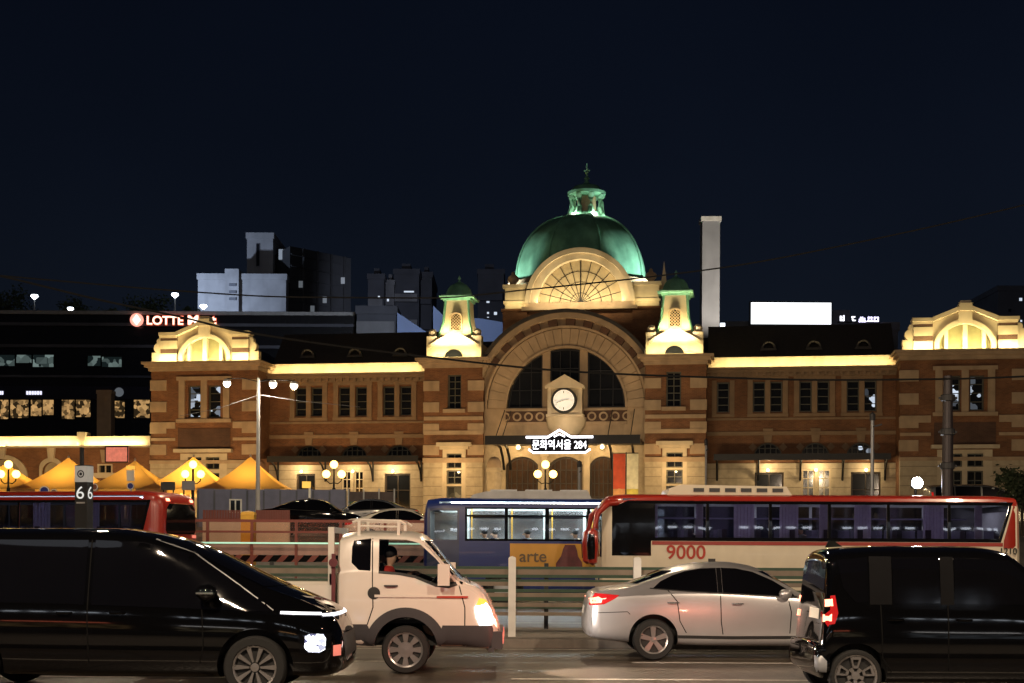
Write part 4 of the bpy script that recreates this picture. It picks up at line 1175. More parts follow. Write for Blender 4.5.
def seated_person(label, loc, rz, jacket, reach=.42, group=None, hand_z=.42):
    """origin at the seat point (hip); facing +x"""
    t = thing('person', label, 'person', loc, rz, group)
    J = [(0, 0, .08), (-.03, 0, .28), (-.05, 0, .47), (-.03, 0, .56), (.0, 0, .66), (.015, 0, .76)]
    E = [(0, 1), (1, 2), (2, 3), (3, 4), (4, 5)]; Rr = [(.15, .11), (.14, .10), (.15, .1), .055, (.082, .09), (.07, .08)]
    for s in (-1, 1):
        n = len(J)
        J += [(-.05, s * .19, .46), (.05, s * .25, .24), (reach * .6, s * .21, hand_z - .14), (reach, s * .17, hand_z)]
        E += [(2, n), (n, n + 1), (n + 1, n + 2), (n + 2, n + 3)]; Rr += [.065, .05, .04, .035]
        n = len(J)
        J += [(.08, s * .1, .07), (.45, s * .12, .09), (.5, s * .12, -.33), (.62, s * .12, -.38)]
        E += [(0, n), (n, n + 1), (n + 1, n + 2), (n + 2, n + 3)]; Rr += [.09, .065, .05, .04]
        for f in range(5):
            k = len(J); b = n - 1
            yy = s * .17 + (f - 2) * .022; dx = (.05, .08, .085, .08, .06)[f]
            J += [(reach + .035, yy, hand_z + .01), (reach + .035 + dx * .6, yy, hand_z + .0), (reach + .02 + dx, yy, hand_z - .035)]
            E += [(b, k), (k, k + 1), (k + 1, k + 2)]; Rr += [.011, .009, .008]
    person_mesh(J, E, Rr, 'body', M['skin'], t)
    mb = MB(); mb.sphere((.115, 0, .665), .018, 8)
    for s in (-1, 1): mb.sphere((.092, s * .033, .69), .012, 8)
    mb.build('face', M['skin'], t)
    # jacket, trousers, hair
    jj = J[:4]; je = [(0, 1), (1, 2), (2, 3)]; jr = [(.175, .13), (.165, .125), (.17, .12), .065]
    for s in (-1, 1):
        n = len(jj); jj += [(-.05, s * .2, .46), (.05, s * .255, .24), (reach * .6, s * .215, hand_z - .13), (reach * .92, s * .18, hand_z - .02)]
        je += [(2, n), (n, n + 1), (n + 1, n + 2), (n + 2, n + 3)]; jr += [.085, .068, .055, .045]
    person_mesh(jj, je, jr, 'jacket', jacket, t)
    jj = [(0, 0, .06)]; je = []; jr = [(.165, .125)]
    for s in (-1, 1):
        n = len(jj); jj += [(.08, s * .1, .07), (.45, s * .12, .09), (.5, s * .12, -.3)]; je += [(0, n), (n, n + 1), (n + 1, n + 2)]; jr += [.1, .078, .06]
    person_mesh(jj, je, jr, 'trousers', M['trousers'], t)
    mb = MB(); mb.sphere((-.012, 0, .735), .098, 14, 1.0); mb.build('hair', M['hair'], t, 60)
    return t

# ------------------------------------------------------------------ silver sedan
def make_sedan():
    t = thing('sedan', 'silver four-door sedan with lit tail lights, driving beside the median fence', 'car', (2.17, 21.7 + .89, 0))
    S = [[-1.04, .44, .58, .64, .45, .5, .4], [-1.01, .37, .72, .82, .62, .68, .58], [-.94, .33, .88, 1.02, .74, .80, .66], [-.82, .30, .93, 1.085, .78, .85, .68],
         [-.42, .26, .97, 1.14, .80, .88, .66], [.01, .23, 1.0, 1.305, .81, .885, .60], [.42, .22, 1.02, 1.44, .82, .885, .58], [.87, .21, 1.02, 1.5, .82, .885, .59],
         [1.15, .21, 1.01, 1.505, .82, .885, .60], [1.53, .21, .99, 1.46, .82, .885, .60], [1.92, .21, .97, 1.29, .82, .885, .61], [2.39, .21, .93, 1.01, .82, .88, .66],
         [2.8, .22, .86, .93, .8, .87, .64], [3.15, .24, .76, .82, .74, .82, .58], [3.36, .28, .62, .70, .6, .7, .5], [3.45, .36, .5, .57, .45, .5, .4]]
    mb = loft_body(S); bv = bvh_of(mb)
    body = mb.build('body', [M['silver'], M['black_plastic']], t)
    arches(body, (0, 2.65), .33, .375, .885); finish(body)
    for s in (-1, 1):
        rear = [(-.01, 1.09), (.12, 1.2), (.3, 1.29), (.5, 1.355), (.75, 1.40), (.98, 1.41), (.98, 1.035), (.5, 1.06), (.2, 1.075)]
        front = [(1.06, 1.412), (1.28, 1.405), (1.55, 1.35), (1.85, 1.22), (2.12, 1.05), (2.16, .99), (1.7, 1.005), (1.06, 1.03)]
        patch('side_window', rear, M['dark_glass'], t, bv, s); patch('side_window', front, M['dark_glass'], t, bv, s)
        patch('door_pillar', [(.985, 1.41), (1.055, 1.412), (1.055, 1.03), (.985, 1.033)], M['black_band'], t, bv, s, .005)
        patch('window_trim', [(-.05, 1.085), (.5, 1.045), (1.0, 1.02), (1.7, .99), (2.2, .972), (2.2, .985), (1.7, 1.004), (1.0, 1.035), (.5, 1.06), (-.05, 1.1)], M['black_plastic'], t, bv, s, .009)
        patch('tail_light', [(-1.0, .97), (-.93, 1.02), (-.52, .985), (-.62, .92), (-.76, .85), (-.97, .83)], M['red_lens'], t, bv, s, .007, .05)
        patch('tail_lamp', [(-.97, .93), (-.84, .96), (-.78, .93), (-.8, .87), (-.95, .86)], M['red_lit'], t, bv, s, .011, .04)
        seam([(.22, 1.07), (.36, .9), (.4, .6), (.5, .42)], t, bv, s); seam([(1.02, 1.03), (1.03, .6), (1.06, .4)], t, bv, s); seam([(2.05, .98), (2.1, .75), (2.08, .42)], t, bv, s)
        seam([(-.88, .72), (-.4, .74), (-.36, .7)], t, bv, s, .01, name='bumper_seam')
        seam([(.36, .36), (1.2, .35), (2.2, .36)], t, bv, s, .05, M['black_plastic'], .004, 'sill_trim')
        handle(t, .3, .88, bv, s); handle(t, 1.28, .87, bv, s)
        wing_mirror(t, 2.0, s * .82, 1.03, M['silver'], .2, .15, s)
        wheel(t, 0, s * .80, .315, .2, 'five', s, .68); wheel(t, 2.65, s * .80, .315, .2, 'five', s, .68)
        patch('headlight', [(3.0, .76), (3.3, .68), (3.34, .58), (3.05, .64)], M['cold_lit'], t, bv, s, .008, .06)
    patch('windshield', [(-.55, 1.36), (.55, 1.36), (.62, 1.05), (-.62, 1.05)], M['dark_glass'], t, bv, 1, .006, .1, 'x')
    patch('rear_window', [(-.5, 1.36), (.5, 1.36), (.58, 1.16), (-.58, 1.16)], M['dark_glass'], t, bv, -1, .006, .1, 'x')
    patch('licence_plate', [(-.26, .8), (.26, .8), (.26, .68), (-.26, .68)], M['white_paint'], t, bv, -1, .012, .1, 'x')
    mb = MB(); mb.box(.95, 1.06, -.02, .02, 1.5, 1.55); mb.build('roof_antenna', M['black_plastic'], t)
    return t
sedan = make_sedan()

# ------------------------------------------------------------------ white cargo truck
def make_truck():
    t = thing('cargo_truck', 'white cargo truck with dark grey lower body, two people sitting in its cab', 'truck', (-1.432, 19.2 + .85, 0))
    S = [[-.93, .45, 1.3, 1.84, .76, .80, .68], [-.9, .4, 1.34, 1.89, .8, .84, .71], [-.6, .36, 1.37, 1.945, .81, .85, .725], [0, .36, 1.36, 1.94, .81, .85, .725], [.16, .36, 1.34, 1.91, .81, .85, .725],
         [.3, .36, 1.31, 1.82, .81, .85, .725], [.52, .36, 1.26, 1.55, .81, .85, .735], [.77, .36, 1.18, 1.27, .81, .85, .75], [.95, .34, 1.1, 1.2, .81, .845, .74], [1.08, .32, .93, 1.07, .8, .84, .72],
         [1.16, .30, .78, .88, .78, .82, .68], [1.23, .30, .62, .7, .74, .78, .62], [1.27, .36, .52, .58, .6, .65, .5]]
    mb = loft_body(S); bv = bvh_of(mb)
    cab = mb.build('cab', [M['white_car'], M['black_plastic']], t)
    arches(cab, (0,), .34, .43, .85, .4)
    inn = MB(); inn.box(-.82, .62, -.66, .66, .72, 1.8); boolean(cab, [inn], 1)
    qw = [(-.71, 1.80), (-.48, 1.83), (-.48, 1.39), (-.64, 1.4), (-.74, 1.5), (-.735, 1.72)]
    dwn = [(-.37, 1.82), (.0, 1.815), (.17, 1.77), (.4, 1.56), (.66, 1.24), (.58, 1.2), (.4, 1.22), (.12, 1.33), (-.1, 1.37), (-.37, 1.39)]
    cuts = []
    for p in (qw, dwn):
        c = MB(); c.plate(p, [], -1.2, 1.2); cuts.append(c)
    ws = MB(); ws.v = []; wp = [(-.68, 1.28), (.68, 1.28), (.62, 1.8), (-.62, 1.8)]
    ws.add([(.05, y, z) for y, z in wp] + [(1.4, y, z) for y, z in wp], [(0, 1, 2, 3), (7, 6, 5, 4), (0, 4, 5, 1), (1, 5, 6, 2), (2, 6, 7, 3), (3, 7, 4, 0)])
    rwm = MB(); rwm.box(-1.1, -.7, -.45, .45, 1.45, 1.75)
    boolean(cab, cuts + [ws, rwm], 1); finish(cab)
    for s in (-1, 1):
        patch('quarter_window', qw, M['dark_glass'], t, bv, s, -.02)
        patch('side_window', dwn, M['glass_clear'], t, bv, s, -.02)
        # black window surround
        patch('window_trim', [(.67, 1.25), (.70, 1.2), (.58, 1.16), (.4, 1.18), (.12, 1.295), (-.1, 1.335), (-.37, 1.355), (-.37, 1.39), (-.1, 1.37), (.12, 1.33), (.4, 1.22), (.58, 1.2)], M['black_plastic'], t, bv, s, .004, .05)
        patch('windshield_frame', [(.245, 1.80), (.30, 1.835), (.56, 1.53), (.83, 1.235), (.76, 1.215), (.5, 1.51)], M['black_band'], t, bv, s, .006, .05)
        patch('side_trim', [(-.42, 1.07), (.84, 1.07), (.84, 1.035), (-.42, 1.035)], M['white_car'], t, bv, s, .02)
        patch('side_marker', [(.42, 1.055), (.84, 1.055), (.84, 1.03), (.42, 1.03)], M['letter_red'], t, bv, s, .026)
        patch('lower_cladding', [(-.92, .67), (-.52, .67), (-.44, .5), (-.44, .37), (-.92, .42)], M['clad'], t, bv, s, .008)
        patch('lower_cladding', [(.44, .37), (.44, .5), (.5, .66), (.9, .66), (1.16, .66), (1.25, .6), (1.25, .37)], M['clad'], t, bv, s, .008)
        ar = arc(0, .34, .43, 2, 178, 24); ao = arc(0, .34, .56, 12, 168, 24)
        patch('wheel_flare', ar + ao[::-1], M['clad'], t, bv, s, .014, .05)
        seam([(-.46, 1.83), (-.45, 1.2), (-.44, .9), (-.52, .66)], t, bv, s); seam([(.72, 1.2), (.8, .9), (.8, .6)], t, bv, s)
        handle(t, -.2, 1.19, bv, s, M['clad'])
        h = bv.ray_cast(Vector((-.43, s * 6, 1.09)), Vector((0, -s, 0)))[0].y
        mb = MB(); mb.lathe([(.085, h - .01 * s), (.085, h + s * .006), (.001, h + s * .008)], (-.43, 0, 1.09), 20, 'Y'); mb.build('fuel_cap', M['black_plastic'], t)
        mb = MB(); mb.box(.44, .6, s * .98 - .05, s * .98 + .05, 1.2, 1.49)
        mb.tube([(.62, s * .8, 1.3), (.57, s * .9, 1.33), (.54, s * .96, 1.35)], .018, 6)
        mb.build('wing_mirror', M['white_car'], t)
        patch('headlight', [(.93, .9), (1.0, .99), (1.07, .98), (1.14, .87), (1.18, .74), (1.17, .67), (1.0, .66), (.95, .78)], M['white_lit'], t, bv, s, .012, .04)
        patch('turn_signal', [(.95, .93), (.99, 1.03), (1.07, 1.0), (1.1, .96), (1.0, .93)], M['amber'], t, bv, s, .018, .04)
        wheel(t, 0, s * .76, .325, .19, 'holes', s, .72)
        wheel(t, -2.64, s * .72, .30, .3, 'truck', s, .62)
    patch('windshield', wp, M['glass_clear'], t, bv, 1, -.01, .1, 'x')
    mb = MB(); mb.box(1.16, 1.31, -.82, .82, .34, .58); mb.box(1.12, 1.2, -.84, .84, .30, .36); b = mb.build('bumper', M['clad'], t)
    mb = MB()
    for s in (-1, 1): mb.lathe([(.08, 1.3), (.08, 1.325), (.001, 1.33)], (0, s * .62, .48), 14, 'X')
    mb.build('fog_lamp', M['pink_lens'], b)
    # wiper
    mb = MB(); mb.tube([(.86, -.55, 1.24), (.8, -.2, 1.29), (.78, .2, 1.29)], .012, 5); mb.build('wiper', M['black_plastic'], t)
    # interior
    mb = MB()
    for y in (-.36, .36): mb.box(-.62, -.16, y - .25, y + .25, .8, .92); mb.box(-.72, -.6, y - .24, y + .24, .9, 1.42); mb.box(-.7, -.62, y - .12, y + .12, 1.42, 1.6)
    mb.build('seat', M['seat'], t)
    mb = MB(); mb.box(.42, .6, -.64, .64, .74, 1.16); mb.build('dashboard', M['black_plastic'], t)
    mb = MB(); mb.lathe([(.18, -.012), (.2, 0), (.18, .012)], (0, 0, 0), 24, 'Z'); o = mb.build('steering_wheel', M['black_plastic'], t); o.location = (.28, .36, 1.2); o.rotation_euler = (0, R_(-50), 0)
    # roof carrier
    mb = MB()
    for y in (-.6, .6): mb.tube([(-.75, y, 2.05), (-.66, y, 2.08), (-.1, y, 2.07), (-.02, y, 2.02)], .02, 6)
    for x in (-.7, -.1): mb.tube([(x, -.6, 2.07), (x, .6, 2.07)], .02, 6)
    for x in (-.66, -.12):
        for y in (-.6, .6): mb.bar((x, y, 1.86), (x, y, 2.07), .04)
    mb.tube([(-.66, -.6, 2.0), (-.1, -.6, 1.99)], .015, 6)
    mb.build('roof_rack', M['white_car'], t)
    # cargo bed
    bed = MB(); bed.box(-3.75, -1.0, -.86, .86, .78, .86)
    bed.box(-3.75, -1.0, -.88, -.85, .78, 1.2); bed.box(-3.75, -1.0, .85, .88, .78, 1.2); bed.box(-3.77, -3.74, -.86, .86, .78, 1.2)
    bd = bed.build('cargo_bed', M['white_car'], t)
    mb = MB(); mb.box(-1.03, -.99, -.86, .86, .8, 1.35)
    for y in (-.82, .82): mb.box(-1.05, -.97, y - .04, y + .04, .78, 1.98)
    mb.box(-1.04, -.98, -.82, .82, 1.9, 1.98); mb.build('headboard', M['white_car'], bd)
    mb = MB(); mb.bar((-.97, -.9, .62), (-.97, -.9, 1.62), .05); mb.lathe([(.06, -.03), (.06, .03)], (-.97, -.93, 1.5), 10, 'Y'); mb.build('bed_latch', M['ad_maroon'], bd)
    mb = MB()
    for y in (-.4, .4): mb.box(-3.7, .8, y - .05, y + .05, .5, .66)
    mb.box(-2.64 - .05, -2.64 + .05, -.7, .7, .28, .36); mb.box(-1.9, -1.2, -.75, -.45, .4, .66); mb.build('chassis', M['black_plastic'], t)
    return t
truck = make_truck()
seated_person('driver in a dark jacket at the far side of the white truck cab', (-1.432 - .42, 20.05 + .36, .93), 0, M['jacket_dark'])
seated_person('passenger in a bright red jacket sitting in the white truck cab', (-1.432 - .24, 20.05 - .36, .90), 0, M['jacket_red'], .3, hand_z=.2)

# ------------------------------------------------------------------ black minivan (left)
def make_minivan():
    t = thing('minivan', 'long glossy black minivan at the left with a thin white light strip across its nose', 'van', (-2.89, 17.0, 0))
    S = [[-4.34, .5, .95, 1.5, .7, .8, .62], [-4.3, .38, 1.05, 1.75, .85, .92, .72], [-4.1, .3, 1.1, 1.88, .9, .985, .77], [-3.2, .25, 1.1, 1.92, .93, 1.0, .80], [-1.8, .22, 1.08, 1.925, .93, 1.0, .80], [-1.32, .22, 1.06, 1.875, .93, 1.0, .80],
         [-.84, .22, 1.04, 1.75, .93, 1.0, .78], [-.36, .22, 1.02, 1.53, .93, .995, .77], [.1, .22, .99, 1.31, .93, .99, .77], [.4, .23, .94, 1.19, .92, .98, .76], [.62, .23, .86, 1.10, .9, .96, .74], [.78, .24, .78, 1.02, .85, .92, .7],
         [.88, .26, .68, .92, .76, .84, .62], [.95, .3, .55, .74, .6, .68, .5], [.98, .38, .48, .55, .45, .5, .4]]
    mb = loft_body(S); bv = bvh_of(mb)
    body = mb.build('body', [M['black_car'], M['black_plastic']], t)
    arches(body, (0, -3.27), .36, .43, 1.0); finish(body)
    for s in (-1, 1):
        patch('side_window', [(-.75, 1.62), (-1.3, 1.76), (-1.85, 1.78), (-1.85, 1.05), (-.9, 1.02), (.18, .98), (.1, 1.08)], M['dark_glass'], t, bv, s, .005, .1)
        patch('side_window', [(-1.93, 1.78), (-3.15, 1.78), (-3.15, 1.07), (-1.93, 1.05)], M['dark_glass'], t, bv, s, .005, .1)
        patch('side_window', [(-3.22, 1.78), (-4.1, 1.74), (-4.14, 1.12), (-3.22, 1.08)], M['dark_glass'], t, bv, s, .005, .1)
        seam([(-1.89, 1.84), (-1.89, .9), (-1.87, .4)], t, bv, s); seam([(-.6, 1.0), (-.58, .6), (-.62, .4)], t, bv, s); seam([(-3.18, 1.8), (-3.18, .9), (-2.9, .5)], t, bv, s)
        handle(t, -1.55, .96, bv, s, M['black_car']); handle(t, -2.15, .96, bv, s, M['black_car'])
        seam([(.2, 1.0), (-.35, 1.38), (-.75, 1.65), (-1.2, 1.80)], t, bv, s, .012, M['steel'], .006, 'window_trim')
        mr = wing_mirror(t, -.52, s * .98, 1.2, M['black_car'], .24, .2, s)
        h = MB(); h.box(-.62, -.43, s * 1.2 - .006, s * 1.2 + .006, 1.185, 1.205); h.build('turn_signal', M['chrome'], mr)
        patch('headlight', [(.48, .74), (.84, .74), (.84, .54), (.5, .50)], M['black_band'], t, bv, s, .006, .05)
        patch('headlamp', [(.56, .71), (.62, .735), (.76, .73), (.785, .68), (.78, .56), (.72, .525), (.6, .53), (.555, .58)], lit_mat('van_lamp', (.03, .03, .06), (.9, .92, 1.0), 5.0, 17, .22, .8), t, bv, s, .012, .03)
        patch('side_reflector', [(.86, .6), (.93, .6), (.93, .48), (.86, .48)], M['pink_lens'], t, bv, s, .012, .04)
        wheel(t, 0, s * .90, .355, .23, 'ten', s, .69); wheel(t, -3.27, s * .90, .355, .23, 'ten', s, .69)
        seam([(.28, .975), (.5, .966), (.72, .958)], t, bv, s, .03, M['drl'], .012, 'light_strip')
        patch('tail_light', [(-4.3, 1.5), (-4.22, 1.5), (-4.2, .8), (-4.28, .8)], M['red_lens'], t, bv, s, .01, .08)
    patch('windshield', [(-.68, 1.78), (.68, 1.78), (.74, 1.26), (-.74, 1.26)], M['dark_glass'], t, bv, 1, .005, .1, 'x')
    patch('light_strip', [(-.8, .952), (.8, .952), (.8, .922), (-.8, .922)], M['drl'], t, bv, 1, .012, .08, 'x')
    patch('grille', [(-.6, .72), (.6, .72), (.58, .46), (-.58, .46)], M['black_plastic'], t, bv, 1, .006, .08, 'x')
    return t
minivan = make_minivan()

# ------------------------------------------------------------------ small black boxy car (right)
def make_boxcar():
    t = thing('compact_van', 'black tall box-shaped compact car with silver-edged square-pattern wheels, at the right edge behind the sedan', 'car', (3.88, 16.8, 0))
    S = [[-.40, .33, .9, 1.6, .68, .72, .6], [-.392, .30, .95, 1.66, .715, .755, .645], [-.37, .27, .98, 1.70, .74, .78, .67], [-.32, .24, .99, 1.72, .755, .795, .685],
         [-.1, .2, .99, 1.74, .765, .8, .69], [.5, .2, .98, 1.765, .765, .8, .695], [1.4, .2, .97, 1.765, .765, .8, .695], [1.75, .2, .97, 1.72, .765, .8, .69], [2.05, .2, .96, 1.5, .765, .8, .68], [2.35, .2, .95, 1.2, .76, .8, .67],
         [2.55, .2, .93, 1.08, .76, .8, .66], [2.8, .22, .86, 1.0, .74, .79, .64], [2.98, .24, .7, .85, .68, .74, .58], [3.08, .3, .5, .6, .55, .6, .5]]
    mb = loft_body(S)
    mb.v = [(x + (z - .4) * .09 * max(0, min(1, (.6 - x) / .9)), y, z) for x, y, z in mb.v]
    bv = bvh_of(mb)
    body = mb.build('body', [M['black_car'], M['black_plastic']], t)
    bp = loft_body([[-.46, .40, .5, .6, .6, .66, .6], [-.45, .33, .5, .66, .68, .73, .66], [-.42, .30, .5, .67, .73, .785, .74], [-.3, .3, .5, .67, .75, .806, .77], [-.29, .33, .5, .68, .72, .79, .74]], step=.03)
    bumper = bp.build('bumper', M['black_car'], t, 50)
    arches(body, (0, 2.52), .31, .355, .8, .3); finish(body)
    tint = M['dark_glass']
    for s in (-1, 1):
        patch('quarter_window', [(-.2, 1.6), (.14, 1.63), (.14, 1.13), (.0, 1.12), (-.14, 1.28)], tint, t, bv, s, .005)
        patch('side_window', [(.42, 1.62), (.95, 1.63), (.95, 1.12), (.42, 1.11)], tint, t, bv, s, .005)
        patch('side_window', [(1.12, 1.63), (1.75, 1.6), (2.1, 1.3), (2.12, 1.1), (1.12, 1.11)], tint, t, bv, s, .005)
        patch('door_pillar', [(.16, 1.64), (.41, 1.64), (.41, 1.1), (.16, 1.1)], M['pillar_grey'], t, bv, s, .004); patch('door_pillar', [(.96, 1.64), (1.11, 1.64), (1.11, 1.1), (.96, 1.1)], M['pillar_grey'], t, bv, s, .004)
        seam([(.28, 1.1), (.3, .5), (.4, .34)], t, bv, s); seam([(1.04, 1.1), (1.04, .36)], t, bv, s)
        handle(t, .45, .93, bv, s, M['black_car']); handle(t, 1.22, .93, bv, s, M['black_car'])
        patch('tail_light', [(-.33, 1.19), (-.23, 1.2), (-.2, 1.0), (-.24, .88), (-.36, .86)], M['red_lens'], t, bv, s, .008, .05)
        patch('tail_lamp', [(-.325, 1.15), (-.26, 1.16), (-.255, 1.08), (-.33, 1.07)], M['red_lit'], t, bv, s, .014, .04); patch('tail_lamp', [(-.345, .98), (-.27, .99), (-.275, .91), (-.35, .90)], M['red_lit'], t, bv, s, .014, .04)
        patch('bumper_trim', [(-.45, .52), (-.38, .52), (-.33, .46), (-.33, .34), (-.43, .34), (-.45, .4)], M['steel'], bumper, bvh_of(bp), s, .008, .04)
        wheel(t, 0, s * .71, .295, .18, 'square', s, .8); wheel(t, 2.52, s * .71, .295, .18, 'square', s, .8)
        wing_mirror(t, 2.12, s * .75, 1.15, M['black_car'], .18, .17, s)
        patch('headlight', [(2.8, .9), (3.0, .78), (3.0, .66), (2.82, .7)], M['cold_lit'], t, bv, s, .01, .05)
    patch('rear_window', [(-.58, 1.58), (.58, 1.58), (.64, 1.22), (-.64, 1.22)], tint, t, bv, -1, .006, .1, 'x')
    patch('windshield', [(-.6, 1.62), (.6, 1.62), (.64, 1.14), (-.64, 1.14)], tint, t, bv, 1, .006, .1, 'x')
    patch('licence_plate', [(-.5, 1.04), (.02, 1.04), (.02, .92), (-.5, .92)], mat('plate_lit', (.75, .68, .58), .4, emis=(1, .8, .55), estr=.25), t, bv, -1, .012, .1, 'x')
    mb = MB(); mb.plate([(-.18, 1.74), (.02, 1.75), (-.08, 1.82), (-.14, 1.82)], [], -.02, .02); mb.build('roof_antenna', M['black_car'], t)
    return t
boxcar = make_boxcar()

# ------------------------------------------------------------------ buses (front to the left = -x)
def bus_shell(t, L0, L1, zroof, paint, near_wins, front_win=None, rear_win=None, inner=True, wheels=(), half=1.24, zb=.32, nose=.25, tail=.12, dark=False, upper=None):
    mid = 1.25
    S = [[L0, zb + .25, mid, zroof - .55, .85, .95, .8], [L0 + nose * .25, zb + .06, mid, zroof - .25, 1.08, 1.12, 1.0], [L0 + nose, zb, mid, zroof - .06, half - .05, half - .02, half - .1], [L0 + nose + .5, zb, mid, zroof, half - .02, half, half - .07],
         [L1 - tail - .5, zb, mid, zroof, half - .02, half, half - .07], [L1 - tail, zb, mid, zroof - .04, half - .04, half - .015, half - .09], [L1 - tail * .25, zb + .05, mid, zroof - .16, half - .12, half - .1, half - .2], [L1, zb + .2, mid, zroof - .34, half - .3, half - .26, half - .36]]
    mb = loft_body(S, sec_bus, .5, 2); bv = bvh_of(mb)
    body = mb.build('body', [paint, M['black_plastic'], M['bus_inside'], upper[1] if upper else paint], t)
    if upper:
        for p in body.data.polygons:
            if p.center.z > upper[0]: p.material_index = 3
    if wheels: arches(body, wheels, .48, .6, half, .5)
    if inner:
        c = MB(); c.box(L0 + nose + .35, L1 - tail - .25, -half + .07, half - .07, .95, zroof - .14); boolean(body, [c], 2 if not dark else 1)
        cs = []
        for w_ in near_wins:
            c = MB(); c.plate(w_, [], -half - .3, half + .3); cs.append(c)
        boolean(body, cs, 1)
    finish(body)
    return body, bv

def PX(px, Y): return (px - 512) / F * Y
def PZ(py, Y): return HC + (YH - py) / F * Y

# --- red and cream coach
def make_coach():
    Y = 37.5; X0 = PX(600, Y)
    t = thing('coach', 'cream coach with red roof and window band and the number 9000 on its side', 'bus', (X0, Y + 1.24, 0))
    x = lambda px: PX(px, Y) - X0
    z = lambda py, px=800: PZ(py + (px - 812) * 0.0052, Y)
    L = x(1022)
    zr = 3.14
    wt, wb = PZ(503, Y), PZ(536.5, Y)
    edges = [640, 703, 709, 771, 775, 829, 832, 888, 891, 949, 952]
    wins = []
    for a, b in ((655, 706), (709, 769), (772, 828), (831, 887), (890, 948)): wins.append(rect(x(a), x(b), wb, wt))
    wins.append([(x(951), wb), (x(999), wb), (x(1010), wt), (x(951), wt)])
    S = bus_shell(t, 0, L, zr, M['bus_cream'], wins, wheels=(2.55, 8.3), upper=(2.86, M['bus_red']))
    body, bv = S
    for s in (-1, 1):
        # red upper band, black window band, red stripe
        patch('roof_band', [(.35, zr - .42), (.7, PZ(499.5, Y)), (L - .12, PZ(499.5, Y)), (L - .12, zr - .2), (L - .5, zr - .12), (1.2, zr - .12), (.6, zr - .2)], M['bus_red'], t, bv, s, .01, .3)
        outer = [(x(612), PZ(555, Y)), (x(651), PZ(555, Y)), (x(651), PZ(540, Y)), (x(1001), PZ(540, Y)), (x(1014), PZ(500, Y)), (x(628), PZ(500, Y)), (x(612), PZ(506, Y))]
        big = MB(); 
        bandp = patch_holes('window_band', outer, wins, M['black_band'], t, bv, s, .008)
        patch('stripe', [(x(652), PZ(544, Y)), (x(1003), PZ(544, Y)), (x(1003), PZ(540.4, Y)), (x(652), PZ(540.4, Y))], M['bus_red'], t, bv, s, .01, .4)
        patch('rear_corner', [(x(1003.5), PZ(546, Y)), (L - .08, PZ(546, Y)), (L - .08, PZ(499.5, Y)), (x(1015), PZ(499.5, Y)), (x(1004), PZ(538, Y))], M['bus_red'], t, bv, s, .011, .2)
        for w_ in wins: patch('side_window', w_, M['glass_bus'] if s < 0 else M['glass_far2'], t, bv, s, -.015, .3)
        seam([(x(645), PZ(575, Y)), (L - .2, PZ(575, Y))], t, bv, s, .02, M['clad'], .004, 'panel_seam', .4)
        for wx in (2.55, 8.3): wheel(t, wx, s * 1.06, .48, .3, 'truck', s, .58)
        for a, b in ((.9, 2.0), (3.3, 7.5)): seam([(a, .75), (b, .75)], t, bv, s, .02, M['clad'], .004, 'panel_seam', .4)
    patch('windshield', [(-1.02, 2.72), (1.02, 2.72), (1.1, 1.45), (-1.1, 1.45)], M['dark_glass'], t, bv, -1, .01, .2, 'x')
    patch('front_cap', [(-.9, 3.0), (.9, 3.0), (1.05, 2.74), (-1.05, 2.74)], M['bus_red'], t, bv, -1, .01, .2, 'x')
    for s in (-1, 1):
        patch('headlight', [(s * .65, 1.0), (s * 1.0, 1.0), (s * .98, .78), (s * .62, .82)], M['chrome'], t, bv, -1, .01, .1, 'x')
        mb = MB(); mb.tube([(.5, s * 1.1, zr - .25), (.2, s * 1.3, zr - .28), (-.08, s * 1.42, zr - .55), (-.16, s * 1.45, zr - .95)], [.09, .09, .08, .06], 8)
        mb.lathe([(.001, -.5), (.13, -.42), (.17, 0), (.14, .4), (.001, .5)], (-.2, s * 1.45, zr - 1.42), 12, 'Z', sx=.9, sy=1.2)
        mr = mb.build('wing_mirror', M['bus_red'], t, 50)
        mb = MB(); mb.lathe([(.001, -.4), (.12, -.32), (.15, 0), (.12, .32), (.001, .4)], (-.23, s * 1.5, zr - 1.42), 12, 'Z', sx=.9, sy=1.2); mb.build('mirror_glass', M['black_band'], mr, 50)
    h = bv.ray_cast(Vector((x(686), -6, 1.55)), Vector((0, 1, 0)))[0].y
    text('9000', 1, (x(686), h - .012, PZ(551.2, Y)), M['letter_red'], t, 'lettering', width=(705.5 - 666.5) / F * Y, height=14.2 / F * Y, bold=.012)
    text('1210', 1, (x(1009), h - .0, PZ(548.5, Y)), M['black_plastic'], t, 'lettering', width=.42, depth=.05)
    mb = MB(); a, b = x(668), x(794)
    mb.plate([(a, zr - .03), (b, zr - .03), (b - .15, zr + .2), (a + .35, zr + .24), (a + .08, zr + .14)], [], -.95, .95); ac = mb.build('air_conditioner', M['bus_cream'], t)
    mb = MB()
    for k in range(6): mb.box(a + .7 + k * .42, a + .98 + k * .42, -.97, -.94, zr + .05, zr + .15)
    mb.build('vent', M['clad'], ac)
    # inside: seats, curtains, lamps
    for k in range(10):
        for y in (-.75, .75):
            mb = MB(); xx = 1.9 + k * .9; mb.box(xx, xx + .45, y - .42, y + .42, 1.35, 1.5); mb.box(xx + .42, xx + .55, y - .42, y + .42, 1.4, 2.2); mb.build('seat', M['seat'], t)
